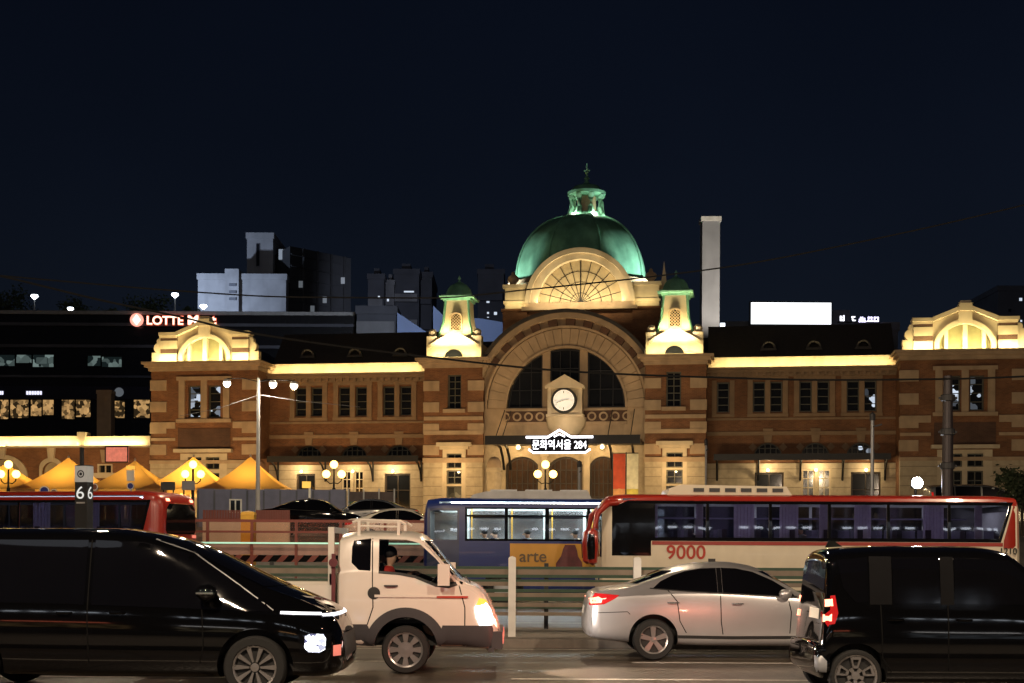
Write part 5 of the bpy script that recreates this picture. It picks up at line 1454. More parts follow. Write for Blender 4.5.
    for px, w_ in ((654, .22), (700, .2), (745, .55), (790, .5), (826, .3), (864, .45), (935, .55), (980, .2)):
        mb = MB(); n = 12; xx = x(px)
        for i in range(n):
            mb.box(xx - w_ / 2 + w_ * i / n, xx - w_ / 2 + w_ * (i + .8) / n, -1.12 + .02 * (i % 2), -1.08 + .02 * (i % 2), wb - .05, wt)
        mb.build('curtain', M['curtain'], t)
    mb = MB(); mb.box(1.2, L - .8, -.12, .12, zr - .2, zr - .16); mb.build('ceiling_lamp', mat_emit('coach_lamp', (.95, .9, 1.0), 9), t)
    mb = MB(); mb.box(1.2, L - .8, .86, 1.1, 2.5, 2.54); mb.build('luggage_rack', M['seat'], t)
    return t

def patch_holes(name, outer, holes, m, parent, bvh, side, off):
    """like patch(), leaving out the windows"""
    pts = []; edges = []
    loops = [outer] + holes
    for lp in loops:
        n0 = len(pts); q = []
        for i in range(len(lp)):
            a, b = Vector(lp[i]), Vector(lp[(i + 1) % len(lp)]); k = max(1, int((b - a).length / .3)); q += [a + (b - a) * j / k for j in range(k)]
        pts += q; edges += [(n0 + i, n0 + (i + 1) % len(q)) for i in range(len(q))]
    xs = [p[0] for p in outer]; zs = [p[1] for p in outer]; x = min(xs) + .1
    while x < max(xs):
        z = min(zs) + .08
        while z < max(zs):
            if (x < min(xs) + 1.2 or x > max(xs) - .8) and inside((x, z), outer) and not any(inside((x, z), h) for h in holes): pts.append(Vector((x, z)))
            z += .13
        x += .12
    ov, oe, of, *_ = delaunay_2d_cdt(pts, edges, [], 0, 1e-6); P = []
    for p in ov:
        d = Vector((0, -side, 0)); h = bvh.ray_cast(Vector((p[0], side * 6, p[1])), d)
        if h[0] is None: h = bvh.find_nearest(Vector((p[0], side * 1.2, p[1])))
        nn = h[1] if h[1].dot(d) < 0 else -h[1]
        P.append(h[0] + nn * off)
    fs = []
    for f in of:
        c = (sum(ov[i][0] for i in f) / len(f), sum(ov[i][1] for i in f) / len(f))
        if inside(c, outer) and not any(inside(c, h) for h in holes): fs.append(tuple(f) if side < 0 else tuple(f)[::-1])
    mb = MB(); mb.add(P, fs); return mb.build(name, m, parent, recalc=False)
coach = make_coach()

# --- blue city bus
def make_city_bus():
    Y = 41.6; X0 = PX(423, Y)
    t = thing('city_bus', 'blue city bus with bright windows and a yellow advert on its side, behind the coach', 'bus', (X0, Y + 1.24, 0))
    x = lambda px: PX(px, Y) - X0
    zr = PZ(497, Y); L = 11.0
    wt, wb = PZ(508, Y), PZ(539, Y)
    wins = [rect(x(430), x(457), PZ(540, Y), PZ(511, Y))]
    for a, b in ((467, 504.5), (508, 545), (549, 587), (590, 625), (628, 664)): wins.append(rect(x(a), x(b), wb, PZ(509, Y)))
    body, bv = bus_shell(t, 0, L, zr, M['bus_blue'], wins, wheels=(2.35, 8.2), tail=.1, nose=.12)
    for s in (-1, 1):
        patch_holes('window_band', [(x(465), PZ(541, Y)), (x(668), PZ(541, Y)), (x(668), PZ(507.5, Y)), (x(465), PZ(507.5, Y))], wins[1:], M['black_band'], t, bv, s, .008)
        patch_holes('door_frame', [(x(427), PZ(575, Y)), (x(459), PZ(575, Y)), (x(459), PZ(508.5, Y)), (x(427), PZ(508.5, Y))], [wins[0]], mat('bus_navy', (.02, .03, .09), .3), t, bv, s, .008)
        for i, w_ in enumerate(wins): patch('side_window', w_, M['glass_light'] if s < 0 else M['glass_far'], t, bv, s, -.015, .3)
        mb = MB()
        for w_ in wins[1:]:
            zz = PZ(516, Y); mb.box(w_[0][0], w_[1][0], s * 1.19 - .02, s * 1.19 + .02, zz - .03, zz + .03)
        mb.build('window_bar', M['black_band'], t)
        ad = patch('advert', [(x(510), PZ(571, Y)), (x(640), PZ(571, Y)), (x(640), PZ(543.5, Y)), (x(510), PZ(543.5, Y))], M['ad_yellow'], t, bv, s, .01, .3)
        h = -1.262 if s < 0 else 1.262
        if s < 0:
            text('arte', 1, (x(533), h - .004, PZ(557, Y)), M['ad_grey'], ad, 'lettering', width=27 / F * Y, depth=.008, bold=.01)
            sil = [(x(556), PZ(570.5, Y)), (x(556), PZ(563, Y)), (x(561), PZ(556, Y)), (x(563), PZ(549, Y)), (x(565), PZ(544.5, Y)), (x(575), PZ(544.5, Y)), (x(577), PZ(550, Y)), (x(578), PZ(556, Y)), (x(582), PZ(562, Y)), (x(583), PZ(570.5, Y))]
            mb = MB(); mb.plate(sil, [], h - .006, h); mb.build('advert_figure', M['ad_maroon'], ad)
        for wx in (2.35, 8.2): wheel(t, wx, s * 1.06, .48, .3, 'truck', s, .58)
    mb = MB(); a, b = x(469), x(592)
    mb.plate([(a, zr - .03), (b, zr - .03), (b - .1, zr + .2), (a + .5, zr + .18), (a + .1, zr + .08)], [], -.85, .85)
    ac = mb.build('air_conditioner', M['grey_paint'], t)
    mb = MB()
    for k in range(3): mb.box(a + .6 + k * 1.05, a + 1.4 + k * 1.05, -.4, .5, zr + .19, zr + .25)
    mb.build('vent_cover', M['steel'], ac)
    for k in range(9):
        for y in (-.75, .75):
            mb = MB(); xx = 1.6 + k * .95; mb.box(xx, xx + .42, y - .42, y + .42, 1.25, 1.36); mb.box(xx + .38, xx + .5, y - .42, y + .42, 1.3, 1.95); mb.build('seat', M['seat'], t)
    mb = MB(); mb.box(.8, L - .6, -.75, -.55, zr - .2, zr - .16); mb.box(.8, L - .6, .55, .75, zr - .2, zr - .16); mb.build('ceiling_lamp', mat_emit('bus_lamp', (.85, .97, 1.0), 32), t)
    mb = MB()
    for k in range(7): mb.tube([(1.4 + k * 1.2, -.35, 1.0), (1.4 + k * 1.2, -.35, zr - .15)], .02, 6)
    mb.build('handrail', M['yellow'], t)
    return t
city_bus = make_city_bus()
for i, (px, jy, jk, lab) in enumerate(((484, -.75, 'jacket_dark', 'passenger in black beside the second window of the blue city bus'), (494, .75, 'jacket_grey', 'passenger in grey on the far side of the blue bus, second window'),
                                  (527, -.75, 'jacket_grey', 'grey-coated passenger at the third window of the blue city bus'), (575, -.75, 'jacket_dark', 'dark-dressed passenger at the window above the advert figure of the blue bus'))):
    seated_person(lab, (PX(px, 42.0), 41.6 + 1.24 + jy, 1.4), math.pi, M[jk], .3, 'passengers in the blue bus', .15)

for px, jy, jk, lab in ((690, -.75, 'jacket_dark', 'dark-dressed coach passenger above the number 9000'), (800, -.75, 'jacket_grey', 'coach passenger in grey under the roof air unit end'), (905, .75, 'jacket_dark', 'coach passenger in black on the far side near the rear window')):
    seated_person(lab, (PX(px, 38.0), 37.5 + 1.24 + jy, 1.52), math.pi, M[jk], .3, 'passengers in the coach', .15)

# --- red bus at the left, its rear turned to us
def make_red_bus():
    t = thing('rear_red_bus', 'bright red bus at the left with its rounded rear window turned to the camera', 'bus', (PX(160, 38.5), 38.5, 0), R_(-13))
    zr = 3.2; L = 11.2; Y = 38.5
    t.name = 'red_bus'
    # local x: rear corner at 0, front at -L ; near side at y = 0 -> shift
    wt, wb = 2.86, 1.92
    wins = [rect(-4.3 + .03, -2.55, wb, wt), rect(-6.1, -4.33, wb, wt), rect(-7.9, -6.13, wb, wt), [(-2.5, wb), (-.62, wb), (-.42, wt), (-2.5, wt)]]
    g = []
    body, bv = bus_shell(t, -L, 0, zr, M['bus_red'], wins, wheels=(-L + 2.6, -2.9), tail=.3, nose=.2, dark=True)
    for s in (-1, 1):
        patch_holes('window_band', [(-8.5, 1.86), (-.56, 1.86), (-.32, 2.93), (-8.5, 2.93)], wins, M['black_band'], t, bv, s, .008)
        for w_ in wins: patch('side_window', w_, M['glass_bus'] if s < 0 else M['glass_far2'], t, bv, s, -.015, .3)
        for wx in (-L + 2.6, -2.9): wheel(t, wx, s * 1.06, .48, .3, 'truck', s, .58)
        patch('tail_light', [(s * .75, 1.5), (s * .95, 1.5), (s * .95, 1.0), (s * .75, 1.0)], M['red_lens'], t, bv, 1, .012, .1, 'x')
        patch('marker_lamp', [(s * .62, 2.98), (s * .82, 2.98), (s * .82, 2.9), (s * .62, 2.9)], M['red_lit'], t, bv, 1, .014, .05, 'x')
        patch('pink_trim', [(s * .7, 1.98), (s * .95, 1.98), (s * .95, 1.9), (s * .7, 1.9)], M['pink_lens'], t, bv, 1, .012, .05, 'x')  # these trim pieces glow pink through their own material
    rw = [(-.92, 2.1), (-.82, 2.0), (.82, 2.0), (.92, 2.1), (.86, 2.72), (.7, 2.84), (-.7, 2.84), (-.86, 2.72)]
    patch('rear_window', rw, M['dark_glass'], t, bv, 1, .012, .12, 'x')
    patch('panel_line', [(-1, 1.8), (1, 1.8), (1, 1.77), (-1, 1.77)], M['black_band'], t, bv, 1, .01, .1, 'x')
    for k in range(8):
        for y in (-.75, .75):
            mb = MB(); xx = -9 + k * .95; mb.box(xx, xx + .45, y - .42, y + .42, 1.35, 1.5); mb.box(xx + .42, xx + .55, y - .42, y + .42, 1.4, 2.2); mb.build('seat', M['seat'], t)
    for xx, w_ in ((-5.6, .35), (-3.9, .5), (-2.3, .4)):
        mb = MB()
        for i in range(10): mb.box(xx + w_ * i / 10, xx + w_ * (i + .8) / 10, -1.12 + .02 * (i % 2), -1.08 + .02 * (i % 2), wb - .05, wt)
        mb.build('curtain', M['curtain'], t)
    mb = MB(); mb.box(-8, -.9, -.1, .1, zr - .2, zr - .16); mb.build('ceiling_lamp', mat_emit('coach_lamp2', (.7, .8, 1.0), 7), t)
    # near side corner sits at the empty: move the whole bus back by its half width
    t.location = (PX(160, 38.5) + 1.24 * math.sin(R_(13)) * -1 + .55, 38.5 + 1.24, 0)
    return t
red_bus = make_red_bus()
# ------------------------------------------------------------------ annex at the left with its lit cornice
def u_of(px, v=0.0): return LU(px, v, 440)
an = thing('annex_building', 'low brown annex at the left with lit yellow cornice and arched openings', 'building', (OX, D0, 0), -TH)
a0, a1, am = u_of(-60), pL0 - .02, u_of(83)
az0, az1 = LC(75, 446.5)[1], LC(75, 436)[1]
ah = []
for px, w_, yt, yb in ((3, 1.5, 459, 500), (52, .7, 462, 500), (-36, 1.4, 460, 500)):
    c = u_of(px); ah.append(arched(c - w_, c + w_, GZ, LC(px, yt)[1], w_ * .9))
wr = rect(u_of(98), u_of(113), LC(105, 474)[1], LC(105, 464)[1])
mb = MB(); mb.plate(rect(a0, a1, GZ, az0 - .1), ah + [wr], 0, .4); mb.build('brick_wall', M['brick'], an)
for h in ah:
    xs = [p[0] for p in h]; zs = [p[1] for p in h]; c = (min(xs) + max(xs)) / 2
    o = [(c + (x - c) * 1.28, z + (.3 if z > GZ + 1 else 0)) for x, z in h]
    mb = MB(); mb.plate(o, [h], -.12, .05); mb.plate([(c - .18, max(zs) + .02), (c + .18, max(zs) + .02), (c + .3, max(zs) + 1.0), (c - .3, max(zs) + 1.0)], [], -.2, .02); mb.build('arch_surround', M['stone_pale'], an)
    mb = MB(); mb.plate(h, [], .25, .3); mb.build('arch_glazing', M['lunette'], an)
mb = MB(); mb.plate(wr, [[(x + (.1 if x < (wr[0][0] + wr[1][0]) / 2 else -.1), z + (.1 if z < (wr[0][1] + wr[2][1]) / 2 else -.1)) for x, z in wr]], -.08, .2)
c = (wr[0][0] + wr[1][0]) / 2; mb.box(c - .04, c + .04, .0, .1, wr[0][1], wr[2][1]); wo = mb.build('window', M['stone_pale'], an)
mb = MB(); mb.plate(wr, [], .22, .26); mb.build('pane', M['winpane'], wo)
mb = MB(); mb.plate([(c - .2, wr[2][1] + .1), (c + .2, wr[2][1] + .1), (c + .34, wr[2][1] + 1.0), (c - .34, wr[2][1] + 1.0)], [], -.15, .02); mb.build('keystone', M['stone'], an)
mb = MB(); mb.box(u_of(93), u_of(150), -.1, .02, LC(120, 478)[1], LC(120, 473)[1]); mb.build('string_course', M['stone_pale'], an)
mb = MB(); mb.box(a0, a1, -.5, .5, az0 - .1, az0 + .02); mb.box(a0, am, -.04, .5, az0 + .02, az1); mb.box(am + .02, a1, -.12, .5, az0 + .02, az1 - .04); mb.build('lit_cornice', M['stone_pale'], an)
mb = MB(); mb.box(am - .3, am + .3, -.3, .55, az0, az1 + .25); mb.build('pier', M['stone_pale'], an)
mb = MB(); mb.box(a0, a1, .5, 12, az0 - 1, az1 - .4); mb.build('roof', M['slate'], an)
o = thing('hanging_sign', 'pinkish red lightbox sign under the lit cornice of the low annex', 'sign', W((u_of(110) + u_of(132)) / 2, -.6, LC(121, 455)[1]), -TH)
hw, hh = (u_of(132) - u_of(110)) / 2, (LC(121, 447)[1] - LC(121, 462)[1]) / 2
mb = MB(); mb.box(-hw, hw, -.1, .1, -hh, hh); mb.build('panel', mat('pink_sign', (.5, .18, .16), .5, emis=(1, .3, .25), estr=.3, var=.25, scale=4), o)
mb = MB(); mb.plate(rect(-hw - .05, hw + .05, -hh - .05, hh + .05), [rect(-hw + .03, hw - .03, -hh + .03, hh - .03)], -.13, -.09)
for x in (-hw * .6, hw * .6): mb.bar((x, .1, 0), (x, .62, 0), .08)
mb.build('frame', M['iron'], o)

# ------------------------------------------------------------------ buildings behind
def poly_block(mb, pts, z0, z1):
    n = len(pts); vs = [(x, y, z0) for x, y in pts] + [(x, y, z1) for x, y in pts]
    return mb.add(vs, [tuple(range(n))[::-1], tuple(range(n, 2 * n))] + [(i, (i + 1) % n, n + (i + 1) % n, n + i) for i in range(n)])
def far_box(name, label, px0, px1, pyt, Y, depth, m, group=None, z0=2.0, cat='building', parapet=.8, wall='wall'):
    p0, p1 = at(px0, pyt, Y), at(px1, pyt, Y); c = (p0.x + p1.x) / 2; hw = (p1.x - p0.x) / 2
    t = thing(name, label, cat, (c, Y, 0), 0, group); zt = p0.z
    mb = MB(); mb.box(-hw, hw, 0, depth, z0, zt); b = mb.build(wall, M[m], t)
    mb = MB(); mb.plate(rect(-hw - .15, hw + .15, -.15, depth + .15), [rect(-hw + .25, hw - .25, .25, depth - .25)], zt, zt + parapet)
    mb.v = [(x, z, y) for x, y, z in mb.v]; mb.build('parapet', M[m], t)
    return t, hw, zt
def far_windows(t, Y, lst, Xc, m, lit, frame='conc_dark'):
    """lst of pixel rectangles"""
    for (a, b, c, d) in lst:
        p0, p1 = at(a, d, Y), at(b, c, Y); x0, x1, z0, z1 = p0.x - Xc, p1.x - Xc, p0.z, p1.z
        mb = MB(); e = min(.12, (x1 - x0) * .15); mb.plate(rect(x0 - e, x1 + e, z0 - e, z1 + e), [rect(x0, x1, z0, z1)], -.12, .02); w_ = mb.build('window', M[frame], t)
        mb = MB(); mb.box(x0 - e / 2, x1 + e / 2, -.06, -.01, z0 - e / 2, z1 + e / 2); mb.build('pane', lit if lit else M['winpane'], w_)
shop_lit = lit_mat('shop_lit', (1.0, .58, .22), (.04, .025, .01), .6, 2.6, .15, .7)
office_lit = lit_mat('office_lit', (.5, .68, .64), (.02, .035, .035), .3, 1.2, .2, .6)
win_white = mat_emit('win_white', (.75, .85, 1.0), .8)
win_dim = mat_emit('win_dim', (.6, .7, .8), .12)

# dark mall
YM = 140.0
t, hw, zt = far_box('shopping_mall', 'long dark glass shopping mall behind the station at the left with lit shop windows', -70, 355, 313, YM, 34, 'mall_dark', cat='building', parapet=.3)
mall, Xm, zmall = t, t.location.x, zt
def fill_strips(lst, m, name):
    for a, b, c, d in lst:
        mb = MB(); p0, p1 = at(a, d, YM), at(b, c, YM); mb.box(p0.x - Xm, p1.x - Xm, -.3, .0, p0.z, p1.z); mb.build(name, m, mall)
fill_strips([(-70, 355, 312.6, 313.8)], M['grey_paint'], 'roof_rail')
fill_strips([(-70, 355, 324.5, 325.3), (-70, 355, 346.3, 347), (-70, 152, 376, 377)], M['conc_dark'], 'floor_edge')
far_windows(mall, YM, [(-4, 15, 355, 366), (16.5, 32, 355, 363), (33, 54, 355, 367), (88, 101, 356, 366), (102, 122, 357, 367)], Xm, None, office_lit, 'iron')
far_windows(mall, YM, [(-14, 9, 400, 419), (10.5, 29, 400, 418), (31, 42, 400, 416), (43, 54, 400, 415), (62, 75, 400, 419), (76, 91, 400, 417), (112, 125, 401, 418), (134, 150, 400, 418)], Xm, None, shop_lit, 'iron')
fill_strips([(-70, 150, 387, 398.5)], mat('sign_band', (.01, .012, .03), .4), 'sign_band')
bl = mat_emit('blur_sign', (.8, .8, 1.0), 1.3)
for px0, px1 in ((-8, 5), (27.5, 43.5)):
    n = 6
    mb = MB()
    for k in range(n):
        a, b = px0 + (px1 - px0) * k / n, px0 + (px1 - px0) * (k + .75) / n; p0, p1 = at(a, 395, YM), at(b, 391.5, YM); mb.box(p0.x - Xm, p1.x - Xm, -.36, -.3, p0.z, p1.z)
    mb.build('lit_lettering', bl, mall)
mb = MB(); p = at(120, 392.5, YM); mb.lathe([(.45, -.38), (.45, -.3)], (p.x - Xm, 0, p.z), 20, 'Y'); mb.build('round_logo', win_dim, mall)
# rooftop name sign (lit)
sx = at(176, 319.5, YM - 1); sg = thing('rooftop_sign', 'red and white lit store sign LOTTE Mart with a round logo on the dark mall', 'sign', (sx.x, YM - .5, sx.z), 0)
k = (YM - .5) / F
ltr_w = mat_emit('sign_white', (1.0, .72, .55), 2.4); ltr_r = mat_emit('sign_red', (1.0, .13, .05), 1.6)
text('LOTTE', 1, ((164 - 176) * k, -.1, -.02), ltr_w, sg, width=36 * k, height=8.2 * k, depth=.06)
text('LOTTE', 1, ((164 - 176) * k, -.02, -.02), ltr_r, sg, 'letter_edge', width=37 * k, height=9.6 * k, depth=.06, bold=.04)
text('Mart', 1, ((201 - 176) * k, -.1, .02), ltr_w, sg, width=28 * k, height=8.8 * k, depth=.06, bold=.02)
text('Mart', 1, ((201 - 176) * k, -.02, .02), ltr_r, sg, 'letter_edge', width=29 * k, height=10.2 * k, depth=.06, bold=.07)
mb = MB(); mb.lathe([(6.6 * k, -.05), (6.6 * k, .1)], ((135.5 - 176) * k, 0, .02), 28, 'Y'); mb.build('logo_disc', mat_emit('logo_pink', (1.0, .33, .24), 1.5), sg)
mb = MB(); q = 5.2 * k; x = (135.5 - 176) * k; mb.plate([(x - q * .75, .02), (x, .02 - q), (x + q * .75, .02), (x, .02 + q)], [], -.12, -.05); mb.build('logo_diamond', mat_emit('logo_white', (1, .85, .75), 2.2), sg)
mb = MB(); mb.box((127 - 176) * k, 40 * k, .1, .4, -.25, -.1); mb.box((127 - 176) * k, 40 * k, .1, .4, .15, .3); mb.build('support_rail', M['iron'], sg)

# rooftop lamps and trees above the mall
def lamp_post(name, label, X, Y, z0, z1, r, em, group):
    t = thing(name, label, 'street lamp', (X, Y, z0), 0, group)
    mb = MB(); mb.tube([(0, 0, 0), (0, 0, z1 - z0 - r)], .06, 8); mb.build('pole', M['grey_paint'], t)
    mb = MB(); mb.lathe([(.001, z1 - z0 + r * .5), (r * .9, z1 - z0 + r * .3), (r * 1.05, z1 - z0 - .05), (.05, z1 - z0 - r)], (0, 0, 0), 12); mb.build('lamp_head', em, t)
roof_em = mat_emit('roof_lamp', (.8, .9, 1.0), 7)
for px, py, Y, lab, r in ((34.5, 296, 152, 'tallest white rooftop lamp over the mall at the far left', .38), (70.5, 308.5, 152, 'short white rooftop lamp between two trees over the mall', .33), (175, 294.5, 152, 'white rooftop lamp beside the tree above the red store sign', .38), (203.5, 306, 152, 'low white rooftop lamp in front of the pale apartment block', .38)):
    p = at(px, py, Y); lamp_post('rooftop_lamp', lab, p.x, Y, zmall, p.z, r, roof_em, 'lamps on the mall roof')
def tree(label, X, Y, z0, h, rad, seed, group=None, crown_z=.62, dens=900, leaf=.22):
    rr = random.Random(seed); t = thing('tree', label, 'tree', (X, Y, z0), rr.random() * 6, group)
    mb = MB(); tips = []
    mb.tube([(0, 0, 0), (.03 * h * .3, 0, h * .3), (0, .03 * h * .3, h * .55)], [h * .03, h * .022, h * .014], 7)
    for k in range(9):
        a = 2.4 * k; z = h * (.3 + .05 * k); L_ = rad * rr.uniform(.6, .95)
        e = Vector((math.cos(a) * L_, math.sin(a) * L_, z + h * rr.uniform(.1, .25))); m_ = Vector((0, 0, z)) * .5 + e * .5 + Vector((0, 0, .06 * h))
        mb.tube([(0, 0, z), m_, e], [h * .012, h * .008, h * .003], 5); tips += [e, m_, e * .75 + Vector((0, 0, z)) * .25]
    mb.build('trunk', M['bark'], t)
    tips.append(Vector((0, 0, h * .85))); tips.append(Vector((0, 0, h * .7)))
    mb = MB()
    for k in range(dens):
        c = rr.choice(tips); p = c + Vector((rr.gauss(0, 1), rr.gauss(0, 1), rr.gauss(0, .8))) * rad * .2
        d = Vector((rr.gauss(0, 1), rr.gauss(0, 1), rr.gauss(0, 1))).normalized(); e = d.cross(Vector((rr.gauss(0, 1), rr.gauss(0, 1), rr.gauss(0, 1)))).normalized(); s = leaf * rr.uniform(.6, 1.3)
        mb.add([p - d * s, p + e * s * .5, p + d * s, p - e * s * .5], [(0, 1, 2, 3)])
    mb.build('crown', M['leaf'], t, recalc=False)
    return t
for i, (px, h, r, lab) in enumerate(((8, 4.2, 2.4, 'dim tree on the mall roof at the left edge of the picture'), (72, 3.4, 1.9, 'faint rooftop tree behind the shortest roof lamp'), (108, 2.2, 1.2, 'small faint bush-like tree on the mall roof, mid way along'), (148, 3.6, 2.6, 'yellowish rooftop tree left of the lamp above the store sign'), (190, 2.4, 1.0, 'thin rooftop tree just left of the pale apartment block'))):
    p = at(px, 310, 158); tree(lab, p.x, 158, zmall, h + 1.3, r, 20 + i, 'trees on the mall roof', dens=1100, leaf=.2)
p = at(1023, 470, 62); tree('dark brownish street tree at the right edge above the coach', p.x, 62, plaza_z(62), 3.1, 1.0, 50, None, dens=1800, leaf=.11)

# apartments behind the mall
t, hw, zt = far_box('apartment_block', 'pale low apartment block with a taller pillar, left of the dark tower', 198, 286, 279.5, 190, 14, 'conc'); X = t.location.x
mb = MB(); a, b = at(225, 269, 189.6), at(239, 269, 189.6); mb.box(a.x - X, b.x - X, -.6, 6, 2, a.z); mb.build('stair_pillar', M['conc'], t)
mb = MB(); 
for q in range(3):
    a, b = at(229, 286 + q * 7, 189.3), at(236, 283.5 + q * 7, 189.3); mb.box(a.x - X, b.x - X, -.75, -.6, a.z, b.z)
mb.build('vent', M['conc_dark'], t)
t, hw, zt = far_box('stair_tower', 'tall grey stair tower with a dark vertical slit behind the mall', 247, 273, 238.5, 196, 12, 'conc'); X = t.location.x
far_windows(t, 196, [(256.5, 259.5, 244, 266)], X, None, None); far_windows(t, 196, [(250, 256, 274, 279)], X, None, win_dim)
A, B, C = at(270, 246, 200), at(290, 246, 192), at(351, 258, 200)
t = thing('apartment_tower', 'dark angled apartment tower with balcony lines and a few dim windows', 'building', (B.x, B.y, 0))
zt = B.z; D_ = Vector((A.x + C.x - B.x, A.y + C.y - B.y))
mb = MB(); poly_block(mb, [(q.x - B.x, q.y - B.y) for q in (A, B, C)] + [(D_.x - B.x, D_.y + 6 - B.y)], 2, zt); mb.build('wall', M['conc_black'], t)
mb = MB()
for q in range(7):
    z = zt - 1.1 - q * 1.55; mb.bar((.2, -.15, z), (C.x - B.x - .2, C.y - B.y - .15, z), .2, .16)
for f in (.22, .45, .68, .9): mb.bar(((C.x - B.x) * f, (C.y - B.y) * f - .2, 3), ((C.x - B.x) * f, (C.y - B.y) * f - .2, zt), .25)
mb.build('balcony', M['conc_black'], t)
for f, q, m_ in ((.78, 5, win_white), (.16, 2, win_dim), (.35, 4, win_dim), (.55, 3, win_dim), (.6, 6, win_dim), (.85, 1, win_dim)):
    z = zt - 1.4 - q * 1.55; x, y = (C.x - B.x) * f, (C.y - B.y) * f - .13
    mb = MB(); mb.box(x - .4, x + .4, y - .03, y + .05, z - .9, z); mb.build('window', m_, t)
mb = MB()
for dx in (282, 287.5): a = at(dx, 255, 196); mb.box(a.x - B.x - .3, a.x - B.x + .3, (A.y - B.y) * .5 - 1.0, (A.y - B.y) * .5 - .6, a.z - .8, a.z + .6)
mb.build('stair_window', win_dim, t)
for (a, b, yt, Y, m_, lab, ws) in ((368, 384, 279, 215, 'conc_dark', 'narrow dark flats with one lit window, left of the stepped flats', [(378, 380, 296, 298.5)]), (384.5, 394, 285, 218, 'conc', 'small grey flats squeezed between two taller dark ones', [(387, 389, 299, 301.5)]), (394, 419, 274, 220, 'conc_dark', 'stepped dark flats with a pale balcony, left of the left turret', [(404, 414, 291, 292.5)]), (420, 432, 277, 225, 'conc_dark', 'plain dark flats next to the left turret', []),
                                   (478, 504, 274, 230, 'conc_dark', 'dark flats with five lit windows between left turret and dome', [(487, 489, 295, 297), (486.5, 489.5, 300, 303), (487, 489, 312, 314), (494, 497, 312, 315), (487, 489, 317, 319)])):
    t, hw, zt = far_box('apartment_block', lab, a, b, yt, Y, 14, m_, 'flats on the slope behind'); X = t.location.x
    mb = MB(); mb.box(-hw * .9, hw * .9, -1.0, .0, zt - 4.4, zt - 3.2); mb.box(-hw * .9, hw * .9, -1.0, 0, zt - 8.4, zt - 7.2); mb.build('balcony', M['conc'] if m_ == 'conc_dark' and a != 420 and a != 478 else M['conc_dark'], t)
    mb = MB(); mb.box(-hw * .5, hw * .2, 3, 8, zt, zt + 2.2); mb.build('roof_room', M[m_], t)
    far_windows(t, Y, ws, X, None, win_white)
t, hw, zt = far_box('rooftop_block', 'pale grey low building with a lit ledge at the end of the mall', 357, 396, 314, 138, 14, 'conc_dark'); X = t.location.x
mb = MB(); a, b = at(357, 322, 138), at(395, 322, 138); mb.box(a.x - X, b.x - X, -.5, 0, 2, a.z); mb.build('front', M['conc'], t)
far_windows(t, 137.5, [(365, 376, 331.5, 333.5), (384, 390, 331, 333.5)], X, None, win_white)
for poly, lab in (([(397, 312), (430, 334), (430, 345), (397, 345)], 'slate blue lean-to roof end left of the left turret'), ([(433, 305), (446, 318), (480, 318), (504, 322), (504, 345), (433, 345)], 'slate blue metal roofed hall behind the left turret')):
    P = [at(x, y, 126) for x, y in poly]; X = P[0].x
    t = thing('metal_roof_hall', lab, 'building', (X, 126, 0)); mb = MB(); mb.plate([(q.x - X, q.z) for q in P], [], .2, 14); mb.build('roof', M['blue_roof'], t)
    xs = [q.x - X for q in P]; mb = MB(); mb.box(min(xs), max(xs), .4, 13.8, 2, min(q.z for q in P)); mb.build('wall', M['conc_dark'], t)
# chimney
p0, p1 = at(702.5, 221, 122), at(720, 221, 122); t = thing('chimney', 'tall pale square chimney standing behind the right turret', 'chimney', ((p0.x + p1.x) / 2, 122, 0)); hw = (p1.x - p0.x) / 2
mb = MB(); mb.box(-hw, hw, 0, hw * 2, 2, p0.z); mb.build('shaft', M['conc'], t)
mb = MB(); mb.box(-hw - .12, hw + .12, -.12, hw * 2 + .12, p0.z, at(710, 216.5, 122).z); mb.build('cap', M['white_paint'], t)
# billboard building
t, hw, zt = far_box('office_block', 'low dark office roof carrying the white lit billboard', 724, 898, 330, 132, 22, 'conc_dark'); X = t.location.x
mb = MB(); a, b = at(779, 324.5, 130), at(889, 329.5, 130); mb.box(a.x - X, b.x - X, -1.6, -1.2, b.z, a.z); mb.build('roof_ledge', M['conc'], t)
mb = MB(); a, b = at(833, 310, 133), at(850, 328, 133); mb.box(a.x - X, b.x - X, 1, 5, b.z, a.z); mb.build('roof_room', M['conc_dark'], t)
p0, p1 = at(751, 324, 130), at(831, 303, 130); t = thing('billboard', 'large blank white lit billboard on the roof right of the chimney', 'billboard', ((p0.x + p1.x) / 2, 130, p0.z)); hw = (p1.x - p0.x) / 2; hz = p1.z - p0.z
mb = MB(); mb.box(-hw, hw, -.1, .0, 0, hz); mb.build('screen', mat_emit('billboard', (.93, .97, 1.0), 2.0), t)
mb = MB(); mb.box(-hw - .12, hw + .12, .0, .5, -.15, hz + .12)
for x in (-.7, 0, .7): mb.bar((hw * x, .4, -1.2), (hw * x, .4, 0), .2)
mb.build('frame', M['iron'], t)
p0 = at(862, 322, 130); t = thing('roof_lettering', 'small blurred white and violet lit letters on the ledge right of the billboard', 'sign', (p0.x, 130.0, p0.z)); k = 130 / F
lm = mat_emit('lett_white', (.9, .9, 1.0), 2.2); lv = mat_emit('lett_violet', (.75, .7, 1.0), 2.6)
def glyph(pxs, m_):
    mb = MB()
    for x0, x1, y0, y1 in pxs: mb.box((x0 - 862) * k, (x1 - 862) * k, -.1, .05, (322 - y1) * k, (322 - y0) * k)
    mb.build('letter', m_, t)
glyph([(840, 841.2, 316, 320), (843, 844.2, 315.5, 321), (840, 844, 319.8, 321), (840, 844, 317.3, 318)], lm); glyph([(851.5, 855, 316.5, 317.6), (852, 853, 317.6, 320), (852.5, 855.5, 320, 321)], lm)
